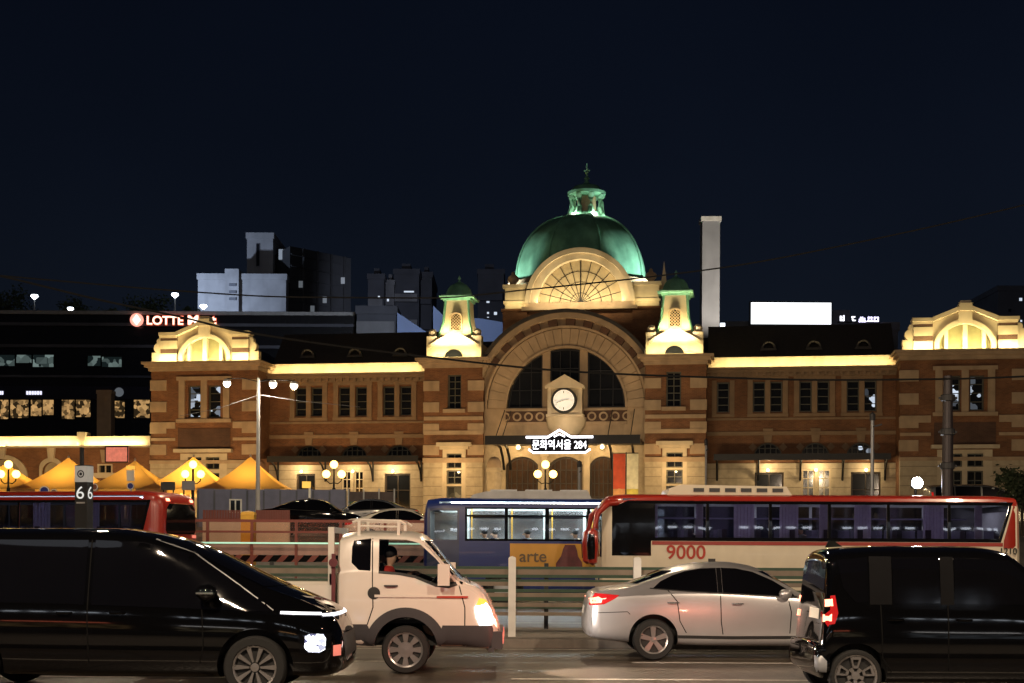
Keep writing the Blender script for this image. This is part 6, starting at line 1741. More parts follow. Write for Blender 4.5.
glyph([(859, 860, 319, 322), (860.2, 861.2, 317, 320), (862, 863, 317, 322), (864, 865, 318, 322), (859, 866, 321, 322)], lv); glyph([(867, 873, 320.5, 321.6), (868, 872, 317, 318), (868, 869, 317, 320), (871, 872, 317, 320)], lv); glyph([(874, 878.5, 317, 318), (874, 875, 317, 321.6), (877.5, 878.5, 317, 321.6), (874, 878.5, 320.6, 321.6)], lv)
mb = MB(); mb.box((838 - 862) * k, (880 - 862) * k, .05, .3, -.1, .05); mb.build('support_rail', M['iron'], t)
p0 = at(722.5, 325.5, 126); t = thing('roof_floodlight', 'small cold white floodlight at the foot of the chimney', 'lamp', (p0.x, 126, p0.z - .6))
mb = MB(); mb.box(-.2, .2, -.12, .1, .4, .8); mb.build('lamp_head', mat_emit('cold_flood', (.8, .9, 1), 4), t); mb = MB(); mb.bar((0, 0, -.4), (0, 0, .4), .08); mb.build('bracket', M['iron'], t)
t, hw, zt = far_box('apartment_tower', 'black apartment tower with scattered lit windows at the right edge', 998, 1060, 291, 210, 18, 'conc_dark'); X = t.location.x
far_windows(t, 210, [(1019, 1022, 298, 301), (1020, 1022, 320, 322), (1014, 1016.5, 331, 333.5), (1020, 1022.5, 330, 333)], X, None, win_white)
far_windows(t, 210, [(1008, 1011, 309, 312), (1008, 1011, 320, 323), (1026, 1030, 305, 309)], X, None, None)
p0 = at(104, 390, 112); t = thing('concrete_pylon', 'square concrete pylon rising behind the low annex', 'pylon', (p0.x, 112, 0)); hw = 7 / F * 112
mb = MB(); mb.box(-hw, hw, 0, 1.1, 2, p0.z - .3); mb.build('shaft', M['stone'], t); mb = MB(); mb.box(-hw - .06, hw + .06, -.06, 1.16, p0.z - .3, p0.z); mb.build('cap', M['stone'], t)

# ------------------------------------------------------------------ plaza: lamps, tents, hoarding
warm_globe = mat_emit('globe', (1.0, .60, .14), 6.5)
for px, lab in ((8.5, 'triple-globe warm street lantern at the far left, over the red bus'), (193, 'triple-globe warm lantern in front of the second yellow tent'), (334, 'triple-globe warm lantern before the left wing doors'), (545.5, 'triple-globe warm lantern before the middle entrance, above the blue bus')):
    Y = 74; p = at(px, 464.5, Y); z0 = plaza_z(Y); t = thing('globe_lantern', lab, 'street lamp', (p.x, Y, z0), 0, 'globe lanterns on the plaza'); H = p.z - z0
    mb = MB(); mb.lathe([(.22, 0), (.2, .3), (.1, .45), (.07, 1.0), (.09, H * .6), (.055, H * .62), (.05, H - .25)], (0, 0, 0), 10)
    for s in (-1, 1): mb.tube([(0, 0, H - .95), (s * .2, 0, H - 1.0), (s * .38, 0, H - .85), (s * .4, 0, H - .68)], .03, 6)
    mb.build('post', M['iron'], t)
    for x, z in ((0, H), (-.4, H - .5), (.4, H - .5)):
        mb = MB(); mb.sphere((x, 0, z), .21, 14); mb.build('globe', warm_globe, t, 60)
def make_tent(label, px, pyk, group='yellow lit tents on the plaza'):
    Y = 87; p = at(px, pyk, Y); z0 = plaza_z(Y); t = thing('tent', label, 'tent', (p.x, Y, z0), rnd.uniform(-.05, .05), group)
    H = p.z - z0; E = at(px, 490.5, Y).z - z0; hw = 2.75
    mb = MB(); n = 10; vs = []; fs = []
    for i in range(n + 1):
        f = i / n; w_ = hw * (1 - f) + .04; z = E + (H - E) * (f ** 1.5)
        ring = []
        for a, b in ((-1, -1), (1, -1), (1, 1), (-1, 1)):
            ring.append((a * w_, b * w_))
        for q in range(4):
            x0, y0 = ring[q]; x1, y1 = ring[(q + 1) % 4]
            for j in range(4): s = j / 4; sag = 1 - .07 * math.sin(math.pi * s) * (1 - f); vs.append(((x0 + (x1 - x0) * s) * sag, (y0 + (y1 - y0) * s) * sag, z))
    for i in range(n):
        for k in range(16): fs.append((i * 16 + k, i * 16 + (k + 1) % 16, (i + 1) * 16 + (k + 1) % 16, (i + 1) * 16 + k))
    mb.add(vs, fs); mb.build('roof', M['canvas'], t, 30)
    mb = MB()
    for q in range(4):
        a = [(-1, -1), (1, -1), (1, 1), (-1, 1)]; x0, y0 = a[q]; x1, y1 = a[(q + 1) % 4]
        for j in range(8):
            s0, s1 = j / 8, (j + 1) / 8; X0, Y0, X1, Y1 = [v * hw for v in (x0 + (x1 - x0) * s0, y0 + (y1 - y0) * s0, x0 + (x1 - x0) * s1, y0 + (y1 - y0) * s1)]
            mb.add([(X0, Y0, E - .02), (X1, Y1, E - .02), (X1, Y1, E - .28), ((X0 + X1) / 2, (Y0 + Y1) / 2, E - .36), (X0, Y0, E - .28)], [(0, 1, 2, 3, 4)])
    mb.build('valance', M['canvas'], t, recalc=False)
    for a in (-1, 1):
        for b in (-1, 1):
            mb = MB(); mb.tube([(a * (hw - .05), b * (hw - .05), 0), (a * (hw - .05), b * (hw - .05), E)], .045, 8); mb.build('leg', M['white_paint'], t)
    mb = MB(); mb.lathe([(.05, H - .05), (.07, H + .08), (.001, H + .2)], (0, 0, 0), 8); mb.build('tip', M['white_paint'], t)
    return p.x, Y, z0 + E
tents = [make_tent(lab, px, py) for px, py, lab in ((6, 464, 'yellow tent behind the far left globe lantern'), (68.5, 458, 'yellow tent with its peak just left of the bus stop pillar'), (135, 461, 'orange tent under the pinkish red sign'), (193.5, 457, 'brightest yellow tent, behind a globe lantern'), (250.5, 457, 'wide yellow tent beside the pole of the street lamp'))]
# hoarding wall
Y = 69; x0, x1, x2 = at(198, 500, Y).x, at(346, 500, Y).x, at(392, 500, Y).x; zt = at(270, 489, Y).z; z0 = plaza_z(Y)
t = thing('hoarding', 'blue-grey site hoarding in front of the tents with a small white door', 'fence', (x0, Y, z0))
mb = MB(); n = 9; wd = (x1 - x0) / n
for i in range(n): mb.box(i * wd, (i + .985) * wd, 0, .08, 0, zt - z0 - .02 * (i % 2))
mb.build('panel', M['hoarding'], t)
for i in range(n + 1):
    mb = MB(); mb.box(i * wd - .04, i * wd + .04, -.05, -.003, 0, zt - z0 - .08); mb.build('post', M['conc_dark'], t)
mb = MB(); a, b = at(229.5, 511, Y).x - x0, at(242, 511, Y).x - x0; c, d = at(235, 513, Y).z - z0, at(235, 499, Y).z - z0; mb.plate(rect(a, b, c, d), [rect(a + .07, (a + b) / 2 - .03, c + .05, d - .07), rect((a + b) / 2 + .03, b - .07, c + .05, d - .07)], -.1, -.01); dr = mb.build('door', M['white_paint'], t)
mb = MB(); mb.box(a + .05, b - .05, -.05, -.012, c + .04, d - .05); mb.build('pane', M['winpane'], dr)
t = thing('mesh_fence', 'dark brown screen fence right of the blue-grey hoarding', 'fence', (x1 + .1, Y + .2, z0))
mb = MB(); mb.box(0, x2 - x1, 0, .05, 0, zt - z0 - .1); mb.build('panel', mat('brown_screen', (.1, .075, .07), .8, var=.2), t)
for i in range(4): mb = MB(); mb.bar(((x2 - x1) * i / 3, -.05, 0), ((x2 - x1) * i / 3, -.05, zt - z0 + .05), .07); mb.build('post', M['grey_paint'], t)
Y = 62; a, b = at(350, 508, Y).x, at(388, 508, Y).x; t = thing('waste_container', 'dark green ribbed waste container beside the dark screen fence', 'container', ((a + b) / 2, Y, plaza_z(Y)))
hw = (b - a) / 2; H = at(360, 503, Y).z - plaza_z(Y)
mb = MB(); mb.box(-hw, hw, 0, 1.2, .1, H); mb.build('bin', mat('bin_green', (.02, .09, .06), .6), t); mb = MB()
for i in range(9): mb.box(-hw + hw * 2 * i / 8.5, -hw + hw * 2 * i / 8.5 + .06, -.05, -.002, .15, H - .05)
mb.build('ribs', M['clad'], t); mb = MB(); mb.box(-hw - .05, hw + .05, -.06, 1.26, H, H + .06); mb.build('lid', mat('bin_green', (.02, .09, .06), .6), t)
# low picket barriers
for pa, pb, lab in ((203, 241, 'low red and white picket barrier left of the yellow box'), (256, 290, 'low red and white picket barrier right of the yellow box')):
    Y = 55; a, b = at(pa, 510, Y), at(pb, 516, Y); z0 = plaza_z(Y); t = thing('picket_barrier', lab, 'barrier', (a.x, Y, z0), 0, 'picket barriers behind the fence'); L_ = b.x - a.x; zt = a.z - z0
    mb = MB(); mb.box(0, L_, 0, .04, zt - .45, zt - .38); mb.box(0, L_, 0, .04, .1, .18)
    n = 14; mb = MB()
    for i in range(n): mb.box(L_ * i / n, L_ * i / n + .09, -.03, -.002, zt - .42, zt)
    mb.box(0, L_, 0, .04, zt - .36, zt - .3)
    mb.build('pickets', M['fence_red'], t); mb = MB(); mb.box(0, L_, -.06, .1, 0, zt - .44); mb.build('pale_backing', M['bus_cream'], t)  # pale wall added to lighten the view through the panel fence
a, b = at(242, 512, 50), at(255, 545, 50); t = thing('yellow_box', 'upright yellow roadside grit box behind the red-post fence', 'box', ((a.x + b.x) / 2, 50, plaza_z(50))); hw = (b.x - a.x) / 2; H = a.z - plaza_z(50)
mb = MB(); mb.box(-hw, hw, -hw, hw, 0, H - .1); mb.build('case', M['yellow'], t); mb = MB(); mb.lathe([(hw * 1.5, H - .1), (hw * 1.3, H), (.01, H + .05)], (0, 0, 0), 4, ph=math.pi / 4); mb.build('lid', M['yellow'], t)
p = at(306.5, 485, 66); t = thing('lit_sign_post', 'small yellow lit box sign on a white post before the left wing', 'sign', (p.x, 66, plaza_z(66))); H = p.z - plaza_z(66)
mb = MB(); mb.tube([(.15, 0, 0), (.15, 0, H - .1)], .06, 8); mb.build('post', M['white_paint'], t); mb = MB(); mb.box(-.19, .19, -.1, .1, H - .14, H + .16); mb.build('lightbox', mat('ybox', (.7, .4, .05), .4, emis=(1, .6, .1), estr=.7), t)
# red-post fence behind the far lanes
Y = 46.9; xa, xb = at(170, 540, Y).x, at(440, 540, Y).x; t = thing('panel_fence', 'red-brown post fence with pale clear panels and a striped foot board, between the buses', 'fence', (xa, Y, .16)); L_ = xb - xa
zq = lambda py: at(300, py, Y).z - .16
step = 44.4 / F * Y; n = int(L_ / step) + 1; off = at(207.5, 540, Y).x - xa; off -= int(off / step) * step
for i in range(n + 1):
    x = off + i * step
    if x < L_: mb = MB(); mb.box(x - .045, x + .045, -.05, .05, 0, zq(520.5)); mb.build('post', M['fence_red'], t)
for py, th_ in ((521, .045), (532, .035)): mb = MB(); mb.box(0, L_, -.03, .03, zq(py) - th_, zq(py) + th_); mb.build('rail', M['fence_red'], t)
mb = MB(); mb.box(0, L_, -.075, -.052, zq(544) , zq(542.4)); mb.build('light_streak', M['streak_glow'], t)  # trail of a moving light, modelled as a glowing strip
mb = MB(); mb.box(0, L_, .02, .04, zq(555), zq(544.3)); mb.build('lower_panel', M['fence_pink'], t)
mb = MB(); mb.box(0, L_, .005, .015, zq(542.2), zq(522)); mb.build('clear_panel', mat_glass('panel_glass', (.92, .8, .74), .05, .12), t)
mb = MB(); h0, h1 = zq(562), zq(555.3); mb.box(0, L_, .0, .05, h0, h1); hz_ = mb.build('foot_board', M['black_band'], t)
mb = MB(); k = 0
while k * .5 < L_ - .6: mb.add([(k * .5, -.006, h0), (k * .5 + .22, -.006, h0), (k * .5 + .42, -.006, h1), (k * .5 + .2, -.006, h1)], [(0, 1, 2, 3)]); k += 1
mb.build('stripes', M['fence_red'], hz_, recalc=False)
mb = MB(); mb.box(0, L_, 0, .1, 0, .14); mb.build('foot', M['kerb'], t)

# ------------------------------------------------------------------ median fences
YF = 24.85; t = thing('median_fence', 'beige railing with white square posts on the median, beside the silver sedan', 'fence', (0, YF, .15))
s_ = F / YF; zq = lambda py: HC + (YH - py) / s_ - .15
x = at(512, 600, YF).x; st_ = 125 / s_
for i in (-1, 0, 1, 4, 5, 6, 7):
    mb = MB(); X = x + i * st_; mb.box(X - .065, X + .065, -.065, .065, 0, zq(559)); mb.lathe([(.095, zq(559)), (.08, zq(559) + .03), (.01, zq(559) + .05)], (X, 0, 0), 4, ph=math.pi / 4); mb.build('post', M['white_paint'], t)
for py, th_ in ((572, .045), (584, .035), (595, .035), (605, .035), (614, .03)): mb = MB(); mb.box(x - 7 * st_, x + 7 * st_, .07, .12, zq(py) - th_, zq(py) + th_); mb.build('rail', M['beige_rail'], t)
YG = 27.2; t = thing('green_fence', 'dull green multi-rail crash fence along the far side of the median', 'fence', (0, YG, .15)); s_ = F / YG; zq = lambda py: HC + (YH - py) / s_ - .15
for i in range(-9, 10): mb = MB(); X = i * 1.75 + .66; mb.box(X - .04, X + .04, -.04, .04, 0, zq(563)); mb.build('post', M['black_plastic'], t)
for py, th_ in ((569, .05), (576, .03), (582, .05), (590.5, .03), (598, .05), (607, .03)): mb = MB(); mb.box(-16, 16, -.09, -.042, zq(py) - th_, zq(py) + th_); mb.build('rail', M['green_rail'], t)

# ------------------------------------------------------------------ poles, signs, wires
Y = 60; z0 = plaza_z(Y); p = at(258.5, 378, Y); t = thing('street_lamp', 'tall pale street lamp with three bright heads on two arms, left of the left wing', 'street lamp', (p.x, Y, z0)); H = p.z - z0
mb = MB(); mb.tube([(0, 0, 0), (0, 0, 1.2), (0, 0, H)], [.15, .1, .06], 12); mb.box(-.2, .2, -.2, .2, 0, .25); mb.build('pole', M['grey_paint'], t)
lampm = mat_emit('lamp_white', (1.0, .86, .62), 14); SL = []
for px, py in ((227, 381.5), (273, 382.5), (294, 384)):
    q = at(px, py, Y); dx, dz = q.x - p.x, q.z - z0
    mb = MB(); mb.tube([(0, 0, H - .15), (dx * .5, 0, H - .06 + (.05 if px < 258 else 0)), (dx, 0, dz + .12)], .022, 6); mb.build('arm', M['iron'], t)
    mb = MB(); mb.lathe([(.001, .12), (.13, .09), (.17, .0), (.15, -.02)], (dx, 0, dz), 14); hd = mb.build('lamp_head', M['grey_paint'], t)
    mb = MB(); mb.lathe([(.15, -.022), (.16, -.1), (.1, -.2), (.001, -.24)], (dx, 0, dz), 14); mb.build('bulb', lampm, hd, 60); SL.append((q.x, Y, q.z - .3))
Y = 50; z0 = plaza_z(Y); p = at(948, 376, Y); t = thing('utility_pole', 'thick dark steel pole with clamp rings in front of the right pavilion', 'pole', (p.x, Y, z0)); H = p.z - z0
mb = MB(); mb.tube([(0, 0, 0), (0, 0, H * .7), (0, 0, H)], [.2, .19, .15], 14); mb.build('shaft', mat('pole_dark', (.06, .05, .055), .45, metal=.3), t)
for py in (398, 432, 466): mb = MB(); z = at(948, py, Y).z - z0; mb.lathe([(.21, z - .12), (.25, z - .1), (.25, z + .1), (.21, z + .12)], (0, 0, 0), 14); mb.box(-.32, .32, -.05, .05, z - .04, z + .04); mb.build('clamp', M['clad'], t)
for px, py, Y, lab, r in ((872.5, 414, 55, 'thin grey pole with a bracket right of the right wing doors', .07), (706, 440, 66, 'thin pale pole at the corner of the right tower', .05), (255.5, 440, 70, 'thin pole', .0), (579.5, 462, 68, 'slim dark-capped pole before the middle entrance door', .07)):
    if r == 0: continue
    z0 = plaza_z(Y); p = at(px, py, Y); t = thing('thin_pole', lab, 'pole', (p.x, Y, z0)); H = p.z - z0
    mb = MB(); mb.tube([(0, 0, 0), (0, 0, H)], r, 8); mb.build('shaft', M['grey_paint'] if px < 800 else M['steel'], t)
    mb = MB(); mb.lathe([(r * 1.6, H - .25), (r * 1.6, H), (.001, H + .08)], (0, 0, 0), 8); mb.bar((0, -.05, H - .5), (.35 if px > 800 else .1, -.05, H - .4), .06); mb.build('cap', M['clad'], t)
def wire(name, label, pts, r=.02):
    P = []
    for i in range(len(pts) - 1):
        for j in range(10):
            f = j / 10; q = pchip([a[0] for a in pts], [a[1] for a in pts], pts[i][0] + (pts[i + 1][0] - pts[i][0]) * f)
            P.append(at(pts[i][0] + (pts[i + 1][0] - pts[i][0]) * f, q, 30.0))
    P.append(at(pts[-1][0], pts[-1][1], 30.0)); c = P[len(P) // 2].copy()
    mb = MB(); mb.tube([q - c for q in P], r, 5); o = mb.build(name, M['wire'], None, 60); o.location = c; tag(o, label, 'cable', 'overhead cables'); return o
wire('overhead_cable', 'overhead cable crossing the arch of the station in front of the clock', [(-40, 268), (0, 276), (100, 300), (185, 318), (239, 331), (428, 357), (579, 372), (700, 377), (830, 380), (948, 379), (1080, 374)], .022)
wire('overhead_cable', 'upper overhead cable rising to the right past the dome window and chimney', [(-40, 272), (60, 281), (180, 291), (290, 297), (430, 298), (529, 289.5), (720, 268), (860, 242), (1024, 205), (1080, 190)], .016)
p0, p1 = at(240, 402, 58), at(330, 404, 58); 
mb = MB(); c = at(258, 394, 60); mb.tube([at(180, 416, 64) - c, at(220, 408, 62) - c, at(257, 395.5, 60) - c, at(262, 395, 60) - c, at(300, 401, 62) - c, at(360, 407, 66) - c], .011, 5); o = mb.build('span_wire', M['conc'], None, 60); o.location = c; tag(o, 'thin pale wire slung from the tall street lamp across the left wing', 'cable')
# bus stop pillar
Y = 31.5; p = at(81, 465, Y); t = thing('stop_pillar', 'dark bus stop pillar with white route disc panel and number 6', 'bus stop', (p.x, Y, 0), R_(-14)); k = Y / F
H = p.z; w2 = 6.6 * k; d2 = 12 * k
mb = MB(); mb.box(-w2, w2, 0, d2, 0, H - .0); mb.build('body', M['black_plastic'], t)
mb = MB(); mb.bar((-.06, d2 / 2, H), (-.06, d2 / 2, H + 18 * k), .07); mb.build('mast', M['black_plastic'], t)
mb = MB(); za, zb_ = H - 17 * k, H - .02; mb.box(-w2 - .004, w2 + .004, -.008, d2 + .004, za, zb_); wp_ = mb.build('route_panel', mat('route_panel', (.5, .5, .48), .5, emis=(.9, .95, .9), estr=.12), t)
mb = MB(); cz = (za + zb_) / 2
mb.plate(arc(0, cz, .085, 0, 345, 20), [arc(0, cz, .06, 0, 345, 20)], -.014, -.009); mb.plate(arc(0, cz, .035, 0, 340, 14), [], -.014, -.009); mb.build('route_ring', M['black_plastic'], wp_)
text('6', 1, (-.01, -.012, H - 27.5 * k), mat_emit('num_white', (.95, 1, .97), .55), t, height=12.5 * k, width=8.5 * k, depth=.004)
text('6', 1, (w2 + .006, d2 * .5, H - 27.5 * k), mat_emit('num_white', (.95, 1, .97), .55), t, height=12.5 * k, width=8.5 * k, depth=.004, rot=(90, 0, 90))
mb = MB(); mb.box(-w2 * .7, w2 * .7, -.01, -.002, H - 38.5 * k, H - 37 * k); mb.build('small_print', M['grey_paint'], t)
def disc_sign(px, py, Y, r, m_, lab, extra=None):
    z0 = plaza_z(Y); p = at(px, py, Y); t = thing('round_sign', lab, 'road sign', (p.x, Y, z0)); H = p.z - z0; k = Y / F
    mb = MB(); mb.tube([(0, .06, 0), (0, .06, H)], .04, 8); mb.build('post', M['grey_paint'], t)
    mb = MB(); mb.lathe([(r * k, -.02), (r * k, .01)], (0, 0, H), 24, 'Y'); d = mb.build('disc', m_, t)
    mb = MB(); mb.plate(arc(0, H, r * k * .99, 0, 345, 22), [arc(0, H, r * k * .8, 0, 345, 22)], -.028, -.021); mb.build('rim', M['white_paint'], d)
    if extra:
        mb = MB(); mb.box(-.15, .15, -.03, .01, H + .2, H + .62); mb.build('plate', M['white_paint'], t); mb = MB(); mb.box(-.17, .17, -.03, .01, H + .66, H + .8); mb.build('lightbox', mat('ybox', (.7, .4, .05), .4), t)
blue_sign = mat('blue_sign', (.02, .03, .22), .4)
disc_sign(44.5, 491, 51, 5, blue_sign, 'blue round road sign just above the roof of the red bus'); disc_sign(54, 492.5, 52, 3.5, mat('grey_sign', (.2, .14, .12), .5), 'small brown round sign right of the blue round sign')
disc_sign(94.5, 487, 50, 3.5, mat('maroon_sign', (.16, .05, .03), .5), 'small maroon round sign beside the bus stop pillar'); disc_sign(130.5, 486, 56, 3.6, blue_sign, 'blue round sign below a white and yellow plate on one post', True)
for px, py, w_, h_, lab in ((168, 486, 7, 4, 'small dark notice board over the rear of the red bus'), (188.5, 485.5, 6.5, 4.6, 'grey notice board below the globe lantern at the brightest tent')):
    Y = 58; z0 = plaza_z(Y); p = at(px, py, Y); k = Y / F; t = thing('notice_board', lab, 'sign', (p.x, Y, z0), 0, 'notice boards above the red bus'); H = p.z - z0
    mb = MB(); mb.box(-w_ * k, w_ * k, -.03, .03, H - h_ * k, H + h_ * k); mb.build('board', M['clad'] if px < 180 else M['conc'], t); mb = MB(); mb.tube([(-.2, .06, 0), (-.2, .06, H)], .03, 6); mb.tube([(.2, .06, 0), (.2, .06, H)], .03, 6); mb.build('legs', M['iron'], t)
# banners by the entrance
for px0, px1, cols, lab in ((613.5, 625.5, ((.5, .07, .03), (.62, .3, .12)), 'red and orange vertical banner right of the entrance doors'), (627, 638.5, ((.62, .58, .42), (.6, .5, .1)), 'cream and yellow vertical banner next to the red one')):
    v = -5; c = (LU(px0, v) + LU(px1, v)) / 2; hw = (LU(px1, v) - LU(px0, v)) / 2; z0, z1 = GZ + .3, LZ(454, v)
    t = thing('banner', lab, 'banner', W(c, v, GZ), -TH); mb = MB(); zz = [z0 - GZ, z0 - GZ + (z1 - z0) * .45, z1 - GZ]
    mb.box(-hw, hw, -.02, .02, zz[1], zz[2]); mb.build('upper_cloth', mat('ban' + str(px0), cols[0], .7, var=.3, scale=1.5), t)
    mb = MB(); mb.box(-hw, hw, -.02, .02, zz[0], zz[1] - .003); mb.lathe([(.001, -.03), (hw * .6, -.025), (hw * .6, -.021)], (0, 0, zz[1] - .2), 14, 'Y'); mb.build('lower_cloth', mat('banb' + str(px0), cols[1], .7, var=.35, scale=2), t)
    mb = MB(); mb.tube([(-hw - .05, .05, 0), (-hw - .05, .05, zz[2] + .1)], .04, 6); mb.tube([(-hw - .05, .05, zz[2] + .04), (hw, .05, zz[2] + .04)], .03, 6); mb.build('pole', M['iron'], t)
v = -4; c = LU(494.5, v); t = thing('round_pillar', 'round-topped stone gate pillar left of the entrance doors', 'pillar', W(c, v, GZ), -TH); hw = (LU(503, v) - LU(487, v)) / 2; H = LZ(456, v) - GZ
mb = MB(); mb.lathe([(hw, 0), (hw, .4), (hw * .92, .45), (hw * .92, H - 1.0), (hw * 1.02, H - .95), (hw * 1.02, H - .75)], (0, 0, 0), 20); mb.build('drum', M['granite'], t, 40)
mb = MB(); mb.lathe([(hw * .98, H - .75), (hw * .85, H - .35), (hw * .5, H - .08), (.01, H)], (0, 0, 0), 20); mb.build('cap', M['stone'], t, 60)
# floodlight above the coach
Y = 52; p = at(917, 483, Y); z0 = plaza_z(Y); t = thing('floodlight', 'dazzling white floodlight shining over the roof of the coach', 'lamp', (p.x, Y, z0)); H = p.z - z0
mb = MB(); mb.tube([(0, .2, 0), (0, .2, H - .2)], .05, 8); mb.tube([(0, .2, H - .25), (0, .1, H)], .04, 6); mb.build('pole', M['iron'], t); mb = MB(); mb.box(-.19, .19, -.02, .16, H - .19, H + .19); hd = mb.build('lamp_head', M['clad'], t); mb = MB(); mb.lathe([(.001, -.03), (.2, -.026), (.2, -.021)], (0, 0, H), 20, 'Y'); mb.build('bulb', mat_emit('flood_white', (.95, .97, 1), 150), hd)

# ------------------------------------------------------------------ parked cars on the plaza
def parked(src, label, px, Y, paint, rz=0, sc=1.0, dx=0, group='cars parked on the plaza'):
    c = copy_tree(src); X = PX(px, Y); c.location = (X, Y, plaza_z(Y)); c.rotation_euler = (0, 0, rz); c.scale = (sc,) * 3
    tag(c, label, 'car', group)
    for ch in kids(c):
        if ch.name.split('.')[0] in ('body', 'bumper', 'wing_mirror'):
            me = ch.data.copy(); ch.data = me
            for i, q in enumerate(me.materials):
                if q in (M['silver'], M['black_car']): me.materials[i] = paint
        if ch.name.split('.')[0] in ('tail_lamp',): ch.data = ch.data.copy(); ch.data.materials[0] = M['red_lens']
    return c
parked(sedan, 'black parked sedan, only its roof showing above the red-post fence', 284, 57.0, M['black_car'])
parked(sedan, 'white parked sedan behind the red-post fence near the blue bus', 372, 54.5, M['white_car'])
parked(sedan, 'dark grey parked sedan with red lens next to the blue bus', 397, 60.0, mat('grey_car', (.08, .085, .1), .25, coat=.6), math.pi)
parked(minivan, 'dark van parked on the plaza at the right edge above the coach', 1014, 84.0, mat('grey_car', (.08, .085, .1), .25, coat=.6), 0, 1.2).name = 'parked_van'

# ------------------------------------------------------------------ shops across the pavement behind the camera (seen only as reflections in paint and glass)
YS = -24.0
t = thing('shop_row', 'row of lit shop fronts across the pavement, mirrored in the black vehicles', 'building', (0, YS, 0))
mb = MB(); mb.box(-46, 46, -8, -.2, .13, 14); mb.build('wall', M['conc_dark'], t)
for i in range(12):
    x = -42 + i * 7.2
    mb = MB(); mb.plate(rect(x, x + 5.6, .6, 3.0), [rect(x + .12, x + 5.48, .72, 2.88)], -.2, .02); w_ = mb.build('shop_window', M['iron'], t)
    mb = MB(); mb.box(x + .1, x + 5.5, -.15, -.08, .7, 2.9); mb.build('pane', lit_mat('shop%d' % (i % 3), (.02, .01, 0), ((1, .6, .25), (1, .8, .5), (.8, .9, 1))[i % 3], .5, 2.0, .3, .8), w_)
    mb = MB(); mb.box(x + .4, x + 4.6, -.2, .12, 3.4, 3.62); mb.build('fascia_sign', mat_emit('fascia%d' % (i % 4), ((1, .95, .9), (1, .5, .2), (.7, .8, 1), (1, .2, .1))[i % 4], 5), t)
    mb = MB()
    for q in range(5): mb.box(x + .3 + q * 1.1, x + .9 + q * 1.1, -.2, .0, 7.2, 7.45)
    mb.build('upper_window_light', mat_emit('upper_lamp', (.85, .92, 1), 6), t)
# ------------------------------------------------------------------ lamps
WARM = (1.0, .66, .30); WARM2 = (1.0, .74, .40); COOL = (.95, .93, .9); YEL = (1.0, .80, .36)
def lw(kind, u, v, z, p, col, tu, tv, tz, **k): return lamp(kind, W(u, v, z), p, col, W(tu, tv, tz), **k)
# floodlights at the foot of the facade
for u, p, col in ((pL0 + 4, 420, WARM), (-22, 300, WARM), (-15, 300, WARM), (-8, 400, WARM), (0, 400, WARM), (8, 290, WARM2), (15, 85, WARM2), (21, 80, WARM2), (27.5, 230, WARM2)):
    lw('AREA', u, -9, 4.0, p * .8, col, u, 0, 9.4, size=4, size_y=.6)
for u, p in ((u_of(30), 260), (u_of(110), 260)): lw('AREA', u, -9, 4.2, p, WARM, u, 0, 6.5, size=5, size_y=.5)
# strips behind the cornices
def strip(u0, u1, v, z, p, col=YEL, up=.45, back=.62, w=.1):
    lw('AREA', (u0 + u1) / 2, v - back, z + .08, p * (u1 - u0), col, (u0 + u1) / 2, v, z + up, size=u1 - u0, size_y=w)
strip(pL1 + .3, uL - .5, WV - .1, ZCW + .04, 17); strip(uR + .5, pR0 - .3, WV - .1, ZCW + .04, 17)
strip(a0, am - .2, -.04, az0 + .02, 20, up=.4, back=.4); strip(am + .3, a1 - .4, -.1, az0 + .02, 22, up=.4, back=.36)
for c, b0 in PV:
    lw('AREA', c, -.62, b0 + .06, 260, YEL, c, .2, b0 + 1.4, size=3.2, size_y=.1)
    for s in (-1, 1): lw('AREA', c + s * 2.8, -.55, b0 + .06, 75, YEL, c + s * 2.8, .2, b0 + .8, size=1.4, size_y=.08)
    lw('AREA', c, .14, b0 + .1, 10, YEL, c, .5, b0 + .9, size=2.6, size_y=.05)
for c, v, h0, h1, z1, zt in TW:
    lw('AREA', c, -.5, h0 + .05, 110, YEL, c, v - 1.8, h0 + .9, size=3.6, size_y=.1)
    for s in (-1, 1): lw('AREA', c + s * .7, v - 1.7, h1 + .5, 55, YEL, c + s * .4, v - .9, h1 + 2.0, size=.5, size_y=.1)
    lw('AREA', c + 1.75, v, h1 + .1, 30, YEL, c + .9, v, h1 + 2, size=1.2, size_y=.1)
# dome
lw('AREA', wc, fv - .35, wz + .06, 110, (1.0, .78, .42), wc, fv + .55, wz + 1.6, size=6.2, size_y=.12)
lw('AREA', wc, fv - 1.6, wz - .3, 230, (1.0, .8, .45), wc, fv, wz + 2.2, size=6.5, size_y=.15)
for s, p in ((-1, 420), (1, 620)): lw('SPOT', dc + s * 7.5, fv + 2.2, wz + .6, p * 6, (.9, 1.0, .88), dc + s * 2.5, dv, zd1 - 1.5, size=.15, spot=75)
for s in (-1, 1): lw('AREA', LU(645 if s > 0 else 516, fv, 300), fv - .6, LZ(306, fv), 14, YEL, LU(645 if s > 0 else 516, fv, 300), fv, LZ(295, fv), size=1.4, size_y=.1)
for k in range(6):
    a = R_(60 * k + 30); lw('POINT', lc + 1.62 * math.sin(a), dv - 1.62 * math.cos(a), z0 if False else LZ(218, dv), 60, (.95, 1.0, .72), 0, 0, 0, size=.06)
for c, v, h0, h1, z1, zt in TW: lw('AREA', c, -.65, h0 + .4, 100, (1.0, .85, .5), c, v - .9, h1 + 2.3, size=2.6, size_y=.15, spread=70)
lw('AREA', cU, -2.6, zcn + .5, 130, WARM2, cU, .5, cZ0 + 2.5, size=9, size_y=.2)  # fill light added on top of the canopy to lift arch and clock
